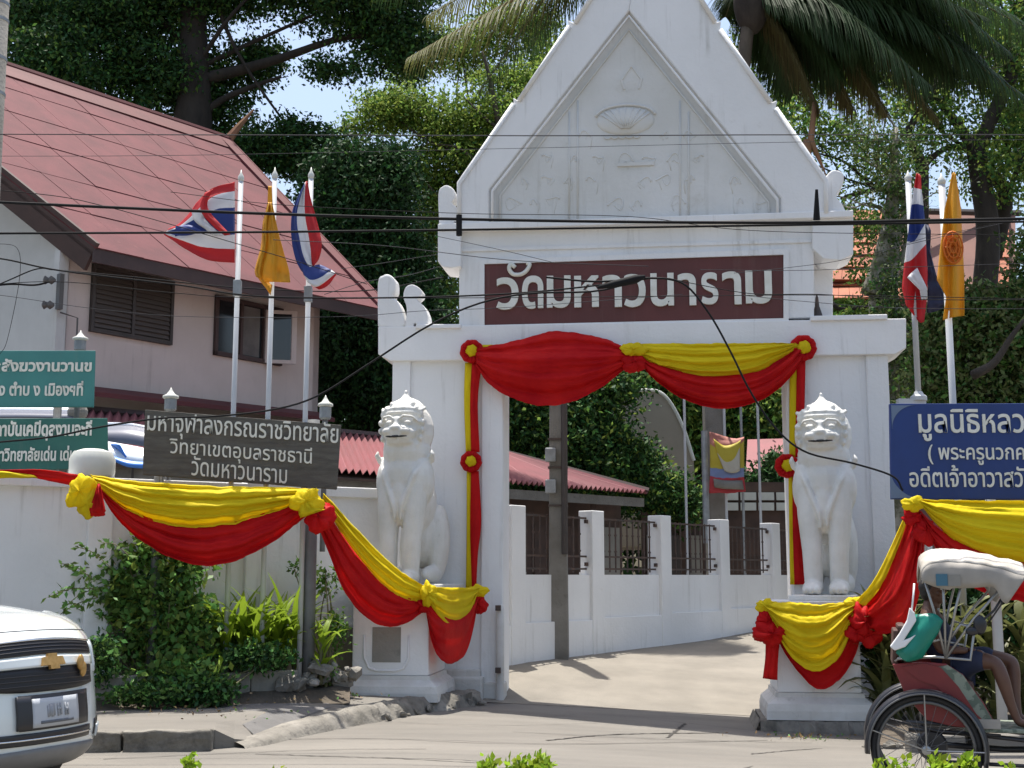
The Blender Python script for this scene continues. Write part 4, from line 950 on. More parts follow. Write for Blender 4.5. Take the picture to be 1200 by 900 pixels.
# over the gateway
Yg = Yw(.20)
t, o = swag('wide all-red swag across the left half of the gateway under the name board', (640, 430), Yg)
patch('red_cloth', [[(557, 409), (590, 402), (622, 395), (650, 388), (690, 393), (720, 401), (742, 412)], [(558, 428), (573, 450), (600, 466), (640, 476), (682, 466), (715, 446), (737, 428)]], 'red_cloth', Yg, t, o, fold=.028, nf=3.2, bulge=.16, sub=44, seed=3)
patch('yellow_cloth', [[(556, 404), (575, 404), (600, 403)], [(556, 420), (575, 418), (600, 414)]], 'yellow_cloth', Yw(.14), t, o, fold=.01, bulge=.0, nu=12, sub=6)
t, o = swag('yellow over red swag across the right half of the gateway under the name board', (840, 430), Yg)
split_patch([[(730, 404), (770, 402.5), (830, 402.5), (890, 402), (932, 402)], [(738, 410), (775, 431), (828, 442), (885, 438), (918, 420), (937, 405)]], ['yellow_cloth'], ['yellow_cloth'], Yw(.22), t, o, fold=.024, nf=3.4, bulge=.07, sub=34, seed=7)
split_patch([[(740, 410), (775, 426), (828, 437), (885, 433), (915, 418), (937, 402)], [(748, 424), (770, 447), (806, 470), (850, 479), (893, 468), (925, 444), (944, 416)]], ['red_cloth'], ['red_cloth'], Yw(.18), t, o, fold=.03, nf=2.6, bulge=.13, sub=34, seed=9)
t, o = swag('small knot of yellow and red cloth where the two gateway swags meet', (740, 415), Yg)
lump('yellow_knot', 741, 410, 15, 8, Yw(.30)(741, 410), 'yellow_cloth', t, o, 1); lump('red_knot', 743, 425, 14, 12, Yw(.26)(741, 425), 'red_cloth', t, o, 2)
rosette(553, 412, 14, Yw(.14)(553, 412), 'red rosette at the top left corner of the gateway')
rosette(552, 541, 12.5, Yw(.12)(552, 541), 'red rosette halfway down the left streamer')
rosette(941, 408, 15.5, Yw(.14)(941, 408), 'red rosette at the top right corner of the gateway')
rosette(922, 546, 14, Yw(.10)(922, 546), 'red rosette half hidden behind the right lion')
def streamer(label, cy, cr, py0, py1, Yf):
    o = at(cr[0][0][0], (py0 + py1) / 2, Yf(cr[0][0][0], py0)); t = empty('cloth_streamer', label, 'streamer', o, 0, 'red and yellow streamers down the gate pillars')
    patch('yellow_strip', cy, 'yellow_cloth', Yf, t, o, nu=30, fold=.008, bulge=.02, sub=5, nf=2); patch('red_strip', cr, 'red_cloth', lambda x, y: Yf(x, y) - .03, t, o, nu=30, fold=.012, bulge=.03, sub=5, nf=2, seed=4)
streamer('yellow and red streamer down the left pillar from corner rosette to the middle rosette', [[(545, 425), (544, 470), (546, 530)], [(555, 425), (553, 470), (554, 530)]], [[(553, 425), (551, 470), (552, 530)], [(565, 425), (560, 470), (562, 530)]], 425, 530, Yw(.09))
streamer('yellow and red streamer down the left pillar below the middle rosette', [[(547, 552), (547, 620), (546, 690)], [(554, 552), (553, 620), (555, 690)]], [[(552, 552), (551, 620), (553, 690)], [(561, 552), (564, 610), (560, 650), (558, 690)]], 552, 690, Yw(.09))
streamer('yellow and red streamer down the right pillar above the hidden rosette', [[(926, 425), (925, 470), (925, 536)], [(936, 425), (935, 470), (935, 536)]], [[(934, 424), (933, 470), (932, 536)], [(944, 422), (943, 470), (941, 536)]], 425, 536, Yw(.09))
streamer('yellow and red streamer down the right pillar behind the right lion', [[(924, 556), (925, 620), (926, 685)], [(931, 556), (931, 620), (934, 685)]], [[(929, 556), (929, 620), (931, 685)], [(938, 556), (940, 620), (943, 685)]], 556, 690, Yw(.09))
# along the street wall and over the pedestals
def Ys(x, y): return (lerp(14.05, 14.85, x / 365) if x < 365 else lerp(14.85, WG.world(500, 690, 1.56).y, min(1.0, (x - 365) / 135)))
t, o = swag('low yellow and red cloth along the wall coping under the green signboard', (40, 560), Ys)
patch('yellow_cloth', [[(-90, 552), (-40, 552), (0, 552), (40, 557)], [(-90, 575), (-40, 566), (0, 560.5), (44, 560)]], 'yellow_cloth', Ys, t, o, fold=.012, bulge=.03, sub=8)
patch('red_cloth', [[(-90, 551), (0, 550.5), (50, 550.5), (97, 557)], [(-90, 553), (0, 554), (45, 561), (88, 570)]], 'red_cloth', lambda x, y: Ys(x, y) + .03, t, o, fold=.010, bulge=.02, sub=8, seed=2)
t, o = swag('big yellow and red swag hanging below the old grey signboard', (230, 610), Ys)
patch('yellow_cloth', [[(106, 556), (150, 563), (200, 567), (260, 570), (330, 571), (374, 574)], [(110, 566), (148, 597), (188, 613), (226, 618), (272, 614), (320, 600), (364, 585)]], 'yellow_cloth', Ys, t, o, fold=.030, nf=3.6, bulge=.10, sub=34, seed=5)
patch('red_cloth', [[(108, 562), (146, 592), (188, 609), (226, 614), (272, 610), (320, 597), (362, 586)], [(114, 572), (140, 611), (180, 643), (225, 661), (266, 660), (312, 640), (360, 604)]], 'red_cloth', lambda x, y: Ys(x, y) + .05, t, o, fold=.028, nf=2.4, bulge=.14, sub=30, seed=6)
t, o = swag('yellow and red cloth knot on the wall coping below the white rounded cap', (98, 580), Ys)
lump('yellow_knot', 96, 576, 17, 19, 13.98, 'yellow_cloth', t, o, 4, petals=6); lump('yellow_tail', 104, 591, 14, 14, 14.0, 'yellow_cloth', t, o, 7); 
patch('red_tail', [[(115, 567), (110, 580), (103, 597), (103, 601)], [(117, 567), (120, 580), (123, 597), (122, 603)]], 'red_cloth', 13.98, t, o, nu=16, fold=.02, bulge=.10, sub=10); lump('red_end', 112, 598, 10.5, 8, 13.98, 'red_cloth', t, o, 12)
t, o = swag('yellow and red cloth knot on the grey post of the old signboard', (365, 595), Ys)
lump('yellow_knot', 360, 588, 17, 15, 14.62, 'yellow_cloth', t, o, 9, petals=5); patch('yellow_tail', [[(352, 588), (350, 600), (352, 607)], [(364, 586), (376, 596), (381, 597)]], 'yellow_cloth', 14.58, t, o, nu=10, fold=.02, bulge=.05, sub=8)
lump('red_knot', 375, 606, 17, 17, 14.68, 'red_cloth', t, o, 11, petals=6)
t, o = swag('steep yellow and red swag from the grey sign post down to the left lion pedestal', (440, 680), Ys)
patch('yellow_cloth', [[(379, 578), (395, 595), (415, 617), (442, 645), (470, 670), (499, 687)], [(378, 588), (400, 624), (428, 662), (455, 690), (478, 703), (498, 703)]], 'yellow_cloth', Ys, t, o, fold=.028, nf=2.8, bulge=.07, sub=26, seed=13)
patch('red_cloth', [[(376, 588), (398, 622), (426, 660), (453, 688), (478, 700), (499, 700)], [(374, 618), (388, 655), (403, 692), (424, 719), (448, 733), (474, 731), (503, 712)]], 'red_cloth', lambda x, y: Ys(x, y) + .05, t, o, fold=.030, nf=2.4, bulge=.12, sub=26, seed=14)
Yp = lambda x, y: WG.world(x, y, 1.60).y
t, o = swag('small yellow over red swag wrapped round the corner of the left lion pedestal', (530, 730), Yp)
Yq = lambda x, y: lerp(WG.world(500, 700, 1.60).y, WG.world(562, 700, .5).y, smooth((x - 503) / 60))
patch('red_cloth', [[(498, 703), (515, 700), (540, 700), (560, 700)], [(499, 715), (506, 752), (516, 772), (531, 777), (546, 765), (555, 735), (560, 705)]], 'red_cloth', Yq, t, o, fold=.03, nf=2.2, bulge=.12, sub=26, seed=15)
patch('yellow_cloth', [[(498, 690), (520, 688), (540, 689), (562, 689)], [(503, 704), (512, 722), (522, 734), (536, 739), (550, 728), (557, 702)]], 'yellow_cloth', lambda x, y: Yq(x, y) - .07, t, o, fold=.03, nf=3.4, bulge=.10, sub=26, seed=16)
t, o = swag('yellow knot at the outer corner of the left lion pedestal', (500, 697), Yp); lump('yellow_knot', 502, 697, 9, 14, WG.world(502, 697, 1.68).y, 'yellow_cloth', t, o, 17, petals=5); lump('red_knot', 497, 710, 9, 9, WG.world(502, 697, 1.62).y, 'red_cloth', t, o, 19)
t, o = swag('yellow and red knot at the foot of the left pillar streamer', (560, 697), Yp); lump('yellow_knot', 560, 693, 11, 7, WG.world(560, 693, .5).y, 'yellow_cloth', t, o, 18, petals=4); lump('red_tail', 561, 708, 9, 11, WG.world(560, 693, .48).y, 'red_cloth', t, o, 20)
lump('red_tail', 555, 702, 7, 6, WG.world(560, 693, .5).y, 'red_cloth', t, o, 21)
Yr = lambda x, y: WG.world(x, y, 1.62).y
t, o = swag('yellow over red swag on the front of the right lion pedestal', (955, 745), Yr)
patch('red_cloth', [[(893, 712), (920, 712), (960, 713), (1005, 712)], [(903, 726), (918, 762), (938, 790), (960, 808), (984, 796), (1003, 766), (1010, 735)]], 'red_cloth', lambda x, y: Yr(x, y) + .05, t, o, fold=.022, nf=3, bulge=.05, sub=34, seed=22)
patch('yellow_cloth', [[(890, 706), (925, 706), (965, 708), (1008, 703)], [(900, 714), (914, 748), (934, 776), (957, 787), (982, 772), (998, 738), (1004, 715)]], 'yellow_cloth', lambda x, y: Yr(x, y) - .09, t, o, fold=.030, nf=4.4, bulge=.12, sub=40, seed=23)
t, o = swag('yellow knot and red bow with hanging tail left on the right lion pedestal', (898, 725), Yr)
yk = Yr(898, 710) - .10
lump('yellow_knot', 898, 710, 12, 8, yk, 'yellow_cloth', t, o, 24, petals=4); lump('red_bow', 903, 742, 20, 14, yk, 'red_cloth', t, o, 25, petals=7, squash=.9); lump('red_knot', 899, 726, 12, 12, yk + .02, 'red_cloth', t, o, 26)
patch('red_tail', [[(897, 748), (897, 770), (894, 795)], [(914, 748), (912, 770), (911, 797)]], 'red_cloth', yk + .06, t, o, nu=16, fold=.012, bulge=.03, sub=10, nf=2)
t, o = swag('yellow knot and big red bow where the swag leaves the right lion pedestal', (1010, 730), Yr)
yk = Yr(1010, 720) - .12
lump('yellow_knot', 1005, 707, 15, 7, yk, 'yellow_cloth', t, o, 27, petals=4); lump('red_bow', 1010, 728, 15, 18, yk, 'red_cloth', t, o, 28, petals=6, squash=.9); lump('red_bow', 1019, 743, 14, 12, yk + .02, 'red_cloth', t, o, 29, petals=5); lump('red_knot', 1003, 742, 11, 10, yk, 'red_cloth', t, o, 30)
Yt = lambda x, y: lerp(Yr(1010, 720) - .1, 13.75, smooth((x - 1010) / 70))
t, o = swag('steep yellow and red swag rising from the right pedestal to the blue signboard', (1050, 670), Yt)
patch('red_cloth', [[(1012, 706), (1028, 685), (1048, 645), (1062, 608), (1070, 594)], [(1016, 742), (1040, 743), (1062, 738), (1075, 705), (1082, 660), (1084, 612)]], 'red_cloth', Yt, t, o, fold=.045, nf=2.6, bulge=.12, sub=34, seed=31)
patch('yellow_cloth', [[(1004, 704), (1024, 680), (1043, 643), (1060, 605)], [(1014, 710), (1034, 684), (1051, 645), (1066, 603)]], 'yellow_cloth', lambda x, y: Yt(x, y) - .14, t, o, fold=.018, nf=1.6, bulge=.02, sub=8, seed=32)
t, o = swag('yellow and red cloth knot under the left corner of the blue signboard', (1073, 600), lambda x, y: 13.6)
lump('yellow_knot', 1071, 591, 14, 8, 13.55, 'yellow_cloth', t, o, 33, petals=5); lump('red_knot', 1069, 605, 11, 9, 13.6, 'red_cloth', t, o, 34); lump('red_knot', 1083, 622, 13, 15, 13.62, 'red_cloth', t, o, 35, petals=6)
t, o = swag('wide yellow over red swag stretched below the blue signboard', (1200, 640), lambda x, y: 13.6)
patch('yellow_cloth', [[(1078, 585), (1120, 586.5), (1200, 587), (1290, 588), (1390, 590)], [(1080, 593), (1100, 617), (1130, 641), (1175, 657), (1225, 661), (1300, 642), (1388, 600)]], 'yellow_cloth', lambda x, y: 13.55, t, o, fold=.026, nf=3.4, bulge=.10, sub=38, seed=36)
patch('red_cloth', [[(1076, 596), (1098, 616), (1130, 636), (1175, 652), (1225, 656), (1300, 638), (1390, 598)], [(1082, 606), (1095, 640), (1130, 682), (1180, 702), (1232, 705), (1305, 680), (1386, 612)]], 'red_cloth', lambda x, y: 13.62, t, o, fold=.03, nf=2.4, bulge=.12, sub=30, seed=37)

# ------------------------------------------------------------ signboards
def signboard(label, corners, Y0, Y1, m, posts, lines, group=None, mtext='letter_white', zbase=.15, post_m='grey_post', th=.06, extra=None):
    """corners: px of TL, TR, BR, BL"""
    p = [at(*corners[0], Y0), at(*corners[1], Y1), at(*corners[2], Y1), at(*corners[3], Y0)]
    d = (p[1] - p[0]); ang = atan2(d.y, d.x); W = Wall(Vector((p[3].x, p[3].y, 0)), ang)
    t = empty('signboard', label, 'signboard', W.o, ang, group)
    L = [(( q - W.o).dot(W.u), q.z) for q in p]
    B = MB(); B.prism([L[3], L[2], L[1], L[0]], 0, th); bd = B.build('board', m, t, bevel=.006)
    for u_, wd, zb in posts:
        u = W.hit(u_, 600)[0]; B = MB(); B.tube([(u, th + wd, zb), (u, th + wd, max(L[0][1], L[1][1]) - .05)], wd, 10); B.build('post', post_m, t, smooth=True)
    for ln in lines:
        body, (x0, y0), (x1, y1), h = ln[:4]   # baseline-left px, baseline-right px, height px of the whole line
        a = W.hit(x0, y0); b = W.hit(x1, y1); hh = h / F * (Y0 + Y1) / 2; sh = (b[1] - a[1]) / (b[0] - a[0])
        me = text_mesh(body, 'lettering', a[0], b[0], a[1], a[1] + hh, .008, ln[4] if len(ln) > 4 else .012, shear=sh); link_text('lettering', me, mtext, bd, -.006)
    if extra: extra(W, bd)
    return t
signboard('old weathered dark grey wooden signboard with three lines of white letters', [(170, 480), (400, 498), (395, 573.5), (167, 556)], 14.75, 15.25, 'old_wood', [(184, .055, .2), (366, .075, .15)],
    [('มหาจุฬาลงกรณราชวิทยาลัย', (172, 512), (396, 527), 32, .008), ('วิทยาเขตอุบลราชธานี', (198, 537), (365, 549.5), 25, .005), ('วัดมหาวนาราม', (224, 557), (336, 567), 23, .005)], th=.09)
def bluex(W, bd):
    for c in (((1044, 475), 1), ((1044, 584), -1)):
        u, z = W.hit(*c[0]); s = c[1]; k = .26 if s > 0 else .33; B = MB()
        pts = [(u, z)] + [(u + k - k * sin(a), z - s * (k - k * cos(a))) for a in lin(0, pi / 2, 10)]
        if s > 0: pts = pts[::-1]
        B.prism(pts[::-1] if s < 0 and False else pts, -.008, -.001); B.build('corner_plate', 'board_corner', bd)
signboard('dark blue signboard with white letters and pale rounded corners, right of the right lion', [(1043, 473), (1268, 472.5), (1268, 585), (1045, 585)], 13.75, 13.75, 'blue_board', [(1166, .055, -.2), (1262, .055, -.2)],
    [('มูลนิธิหลว', (1077, 517), (1201, 517), 38, .012), ('( พระครูนวกค', (1088, 545), (1201, 545), 24, .008), ('อดีตเจ้าอาวาสวัด', (1066, 571), (1212, 571), 26, .01)], post_m='white_pole', extra=bluex)
signboard('light teal signboard, upper of the two green boards at the left', [(-75, 411), (112, 411), (110, 477), (-75, 477)], 15.3, 15.75, 'teal_board', [(-60, .05, .2), (60, .05, .2)],
    [('มูลสังฆวงานวานข', (-20, 440), (107, 440), 20, .035), ('ง ง ตำบ ง เมืองฯที่', (-15, 464), (97, 464), 18, .03)], 'green signboards at the left')
signboard('dark green signboard, lower of the two green boards at the left', [(-75, 491), (126, 490), (127, 549), (-75, 552)], 15.1, 15.6, 'green_board', [(-60, .05, .2), (80, .05, .2)],
    [('สถาบันเคมีดุลงานจะกี', (-15, 517), (107, 516), 24, .035), ('มหาวิทยาลัยเด่น เด่น', (-15, 541), (88, 540), 18, .03)], 'green signboards at the left')
# small bells on wires of the teal board
for px in (80, 99):
    pass

# ------------------------------------------------------------ flags and poles
def flagpole(label, px, ytop, ybase, Y, zb, r=.045, group='flagpoles', collar=None, m='white_pole'):
    c = at(px, (ytop + 675) / 2, Y); t = empty('flagpole', label, 'flagpole', (c.x, Y, zb), 0, group); zt = at(px, ytop, Y).z - zb
    B = MB(); B.tube([(0, 0, 0), (0, 0, zt - .14)], r, 10); B.build('pole', m, t, smooth=True)
    B = MB(); B.lathe([(r * .9, zt - .16), (r * 1.25, zt - .12), (r * 1.2, zt - .09), (r * .45, zt - .045), (.004, zt)], (0, 0, 0), 10); B.build('finial', 'tank_white', t, smooth=True)
    if collar:
        z = at(px, collar, Y).z - zb; B = MB(); B.box(-r * 1.5, -r * 1.5, z - .10, r * 1.5, r * 1.5, z + .10); B.build('collar', 'grey_metal', t, bevel=.01)
    return t
FY = 15.15
flagpole('left of three white flagpoles, with red white and blue flag blowing left', 275, 199, 790, FY, .35, .031, collar=338, group='flagpoles by the old signboard')
flagpole('middle of three white flagpoles, with limp yellow flag', 315.5, 196, 790, FY + .05, .35, .031, collar=None, group='flagpoles by the old signboard')
flagpole('right of three white flagpoles, with long limp striped flag', 359, 196, 790, FY + .1, .35, .031, collar=345, group='flagpoles by the old signboard')
def flag(label, loc, group='flags'):
    p = at(*loc); return empty('flag', label, 'flag', p, 0, group), p
t, o = flag('red white and blue striped flag blowing left, folded over, on the left pole', (240, 260, FY))
rows = [[(275, 213), (250, 220), (232, 236), (222, 250), (210, 262), (198, 268)], [(275, 224), (255, 228), (240, 238), (228, 250), (212, 264), (196, 270)], [(275, 243), (256, 245), (240, 251), (226, 258), (212, 266), (195, 272)],
        [(275, 275), (255, 276), (238, 272), (222, 276), (208, 276), (194, 273)], [(275, 292), (252, 291), (235, 289), (220, 284), (206, 279), (193, 274)], [(275, 308), (250, 306), (232, 300), (216, 291), (203, 282), (192, 275)]]
patch('cloth', rows, ['flag_red', 'flag_white', 'flag_blue', 'flag_white', 'flag_red'], lambda x, y: FY - .02 - .12 * sin((275 - x) / 26), t, o, nu=40, sub=6, fold=.012, nf=1.5, bulge=.05)
patch('folded_edge', [[(240, 226), (235, 240), (238, 252), (250, 265), (264, 276)], [(250, 221), (243, 238), (247, 250), (258, 262), (270, 275)]], 'flag_red', lambda x, y: FY - .24, t, o, nu=20, sub=5, fold=.01, bulge=.03)
patch('folded_white', [[(224, 247), (228, 259), (240, 268), (250, 276)], [(238, 247), (240, 256), (250, 267), (263, 276)]], 'flag_white', lambda x, y: FY - .225, t, o, nu=16, sub=5, fold=.01, bulge=.02)
patch('folded_blue', [[(206, 265), (222, 264), (240, 272)], [(205, 277), (224, 274), (241, 273)]], 'flag_blue', lambda x, y: FY - .25, t, o, nu=14, sub=5, fold=.01, bulge=.02)
t, o = flag('plain deep yellow flag hanging limp on the middle pole', (318, 280, FY))
patch('cloth', [[(314, 237), (308, 262), (306, 288), (299, 315), (300, 324)], [(316, 237), (314, 262), (314, 290), (309, 314), (310, 330)], [(319, 237), (324, 262), (331, 290), (338, 315), (340, 331)]], ['flag_yellow', 'flag_yellow'], lambda x, y: FY - .09, t, o, nu=30, sub=9, fold=.035, nf=2.2, bulge=.06)
patch('lower_fold', [[(299, 318), (304, 328), (312, 338), (317, 346)], [(309, 322), (314, 328), (317, 333), (319, 334)]], 'flag_yellow', lambda x, y: FY - .05, t, o, nu=14, sub=5, fold=.015)
patch('hoist', [[(314.5, 218), (314, 228), (313.5, 240)], [(318.5, 218), (319, 228), (319.5, 240)]], 'flag_yellow', lambda x, y: FY - .05, t, o, nu=8, sub=4, fold=.004, bulge=.0)
t, o = flag('long red white and blue striped flag hanging down on the right pole', (365, 280, FY))
Y3 = lambda x, y: FY - .06
patch('cloth', [[(360, 212), (364, 232), (369, 250), (374, 270), (377, 287), (374, 302), (368, 311)], [(358, 213), (357, 238), (358, 255), (361, 272), (364, 290), (365, 303), (366, 315)], [(357, 215), (349, 243), (348, 262), (351, 280), (355, 298), (362, 312), (370, 318)], [(356, 217), (344, 243), (341, 266), (343, 290), (349, 310), (356, 320), (366, 320)]], ['flag_red', 'flag_white', 'flag_blue'], Y3, t, o, nu=36, sub=7, fold=.022, nf=2.2, bulge=.05)
patch('lower_cloth', [[(350, 305), (362, 313), (374, 310), (387, 316)], [(356, 322), (364, 328), (376, 325), (388, 316)], [(361, 331), (370, 336), (380, 331), (393, 320)], [(370, 336), (375, 339), (385, 334), (394, 322)]], ['flag_blue', 'flag_white', 'flag_red'], lambda x, y: FY - .14, t, o, nu=24, sub=6, fold=.012, nf=1.2, bulge=.04)
# right pair
RY = WG.world(1070, 420, -.1).y
flagpole('short pale flagpole on the right end of the gate, with striped flag', 1075, 200, 0, RY, at(1072, 466, RY).z, .04, 'flagpoles right of the gate', m='white_pole')
B = MB(); p = at(1070, 466, RY); B.lathe([(.11, -.02), (.11, .03), (.07, .06), (.05, .10)], (0, 0, 0), 12); tag(B.build('pole_bracket', 'white_pole', loc=(at(1075, 437, RY).x, RY, p.z - .02)), 'white round bracket under the short flagpole on the gate end', 'bracket')
B = MB(); B.box(-.28, -.06, -.10, .08, .06, 0); B.build('arm', 'white_pole', bpy.data.objects['pole_bracket'])
flagpole('pale flagpole behind the blue signboard, with yellow flag bearing a wheel emblem', 1115, 203, 0, 15.2, -.2, .042, 'flagpoles right of the gate')
t, o = flag('striped red white and blue flag hanging twisted beside the gate right end', (1073, 300, RY))
Ya = lambda x, y: RY - .08
def bands(rows, mats, nm, Yf, **k): patch(nm, rows, mats, Yf, t, o, **k)
bands([[(1074, 203), (1077, 204), (1079, 206)], [(1071, 220), (1076, 221), (1080, 222)], [(1068, 240), (1075, 239), (1082, 241)], [(1063, 283), (1072, 282), (1084, 262)], [(1060, 308), (1070, 303), (1085, 286)], [(1057, 338), (1070, 335), (1087, 322)], [(1062, 358), (1072, 356), (1086, 350)], [(1076, 376), (1079, 378), (1083, 377)]], ['flag_red', 'flag_white', 'flag_blue', 'flag_white', 'flag_red', 'flag_red', 'flag_red'], 'cloth', lambda x, y: RY - .08 - .05 * sin(x * .35), nu=16, sub=6, fold=.008, nf=1, bulge=.02)
bands([[(1063, 325), (1070, 318), (1075, 314)], [(1078, 340), (1082, 338), (1086, 337)], [(1080, 352), (1083, 351), (1087, 350)]], ['flag_white', 'flag_white'], 'folded_white', lambda x, y: RY - .22, nu=10, sub=5, fold=.006, bulge=.02)
bands([[(1084, 262), (1088, 264), (1091, 270)], [(1085, 290), (1088, 292), (1090, 295)], [(1087, 315), (1093, 318), (1097, 322)], [(1087, 345), (1099, 345), (1107, 348)], [(1086, 366), (1095, 366), (1105, 360)]], ['flag_blue_shaded'] * 4, 'shaded_fold', lambda x, y: RY + .03, nu=10, sub=5, fold=.02, bulge=.02)
t, o = flag('yellow flag with an orange wheel emblem hanging on the pole behind the blue signboard', (1115, 300, 15.1))
bands([[(1116, 203), (1118, 202), (1120, 204)], [(1107, 245), (1117, 245), (1126, 245)], [(1102, 290), (1114, 289), (1128, 290)], [(1098, 328), (1115, 325), (1130, 325)], [(1109, 348), (1119, 350), (1130, 350)], [(1105, 375), (1116, 372), (1130, 370)]], ['flag_yellow'] * 5, 'cloth', lambda x, y: 15.1 - .05 * sin(x * .4), nu=16, sub=8, fold=.012, nf=1, bulge=.03)
B = MB(); c = at(1117, 290, 14.99) - o
for k in range(3):
    rr = (.115, .075, .04)[k]; B.tube([(c.x + rr * cos(a), c.y, c.z + rr * 1.7 * sin(a)) for a in lin(0, 2 * pi, 24)], .012, 4)
for k in range(8): a = k * pi / 4; B.tube([(c.x + .02 * cos(a), c.y, c.z + .03 * sin(a)), (c.x + .11 * cos(a), c.y, c.z + .19 * sin(a))], .010, 4)
B.build('emblem', 'emblem_orange', t, smooth=True)
B = MB(); B.lathe([(.0, 0), (.105, 0), (.105, .004), (0, .004)], c + Vector((0, .035, 0)), 24, T=Matrix.Diagonal((1, 1, 1.7)) @ Matrix.Rotation(pi / 2, 3, 'X')); B.build('emblem_disc', 'emblem_orange', t)
# banner in the lane
p = at(850, 545, 26.6); t = empty('hanging_banner', 'faded multicoloured banner hanging between poles in the lane', 'banner', p); o = p
patch('banner_cloth', [[(831, 506), (845, 510), (862, 514), (872, 512)], [(832, 520), (846, 528), (862, 524), (872, 516)], [(832, 548), (848, 550), (862, 549), (872, 548)], [(832, 558), (848, 560), (862, 560), (872, 559)], [(831, 578), (848, 578), (862, 577), (874, 576)]],
      ['banner_pink', 'banner_yellow', 'banner_blue', 'banner_red'], lambda x, y: 26.6, t, o, nu=20, sub=5, fold=.03, nf=2, bulge=.05)
patch('banner_panel', [[(836, 514), (848, 522), (860, 520), (868, 516)], [(840, 530), (850, 541), (860, 538), (867, 524)], [(849, 552), (855, 554), (862, 554), (867, 552)]], ['banner_yellow', 'banner_white'], lambda x, y: 26.5, t, o, nu=16, sub=5, fold=.01, bulge=.02)
patch('banner_foot', [[(836, 561), (850, 563), (870, 563)], [(837, 571), (850, 573), (872, 574)]], ['pole_concrete'], lambda x, y: 26.5, t, o, nu=10, sub=4, fold=.01, bulge=.02)

# ------------------------------------------------------------ lantern-shaped post tops
def lantern(px, ytop, ybot, Y, label):
    b = at(px, ybot, Y); h = at(px, ytop, Y).z - b.z; t = empty('post_lantern', label, 'lantern', (b.x, b.y, 1.9), 0, 'small lantern tops on posts behind the signboards'); z = b.z - 1.9
    B = MB(); B.tube([(0, 0, 0), (0, 0, z)], .035, 8); B.build('post', 'grey_post', t)
    B = MB(); B.lathe([(.055, z), (.075, z + h * .08), (.075, z + h * .5), (.06, z + h * .55)], (0, 0, 0), 12); B.build('body', 'grey_metal', t, smooth=False)
    B = MB(); B.lathe([(.06, z + h * .5), (.10, z + h * .56), (.095, z + h * .64), (.05, z + h * .72), (.03, z + h * .82), (.012, z + h * .92), (.003, z + h)], (0, 0, 0), 14); B.build('cap', 'tank_white', t, smooth=True)
lantern(93.5, 387, 412, 16.1, 'small white capped lantern top above the teal signboard')
lantern(199.5, 454, 482, 15.3, 'small white capped lantern top above the left end of the old grey signboard')
lantern(381, 463, 492, 16.1, 'small white pointed lantern top above the right end of the old grey signboard')

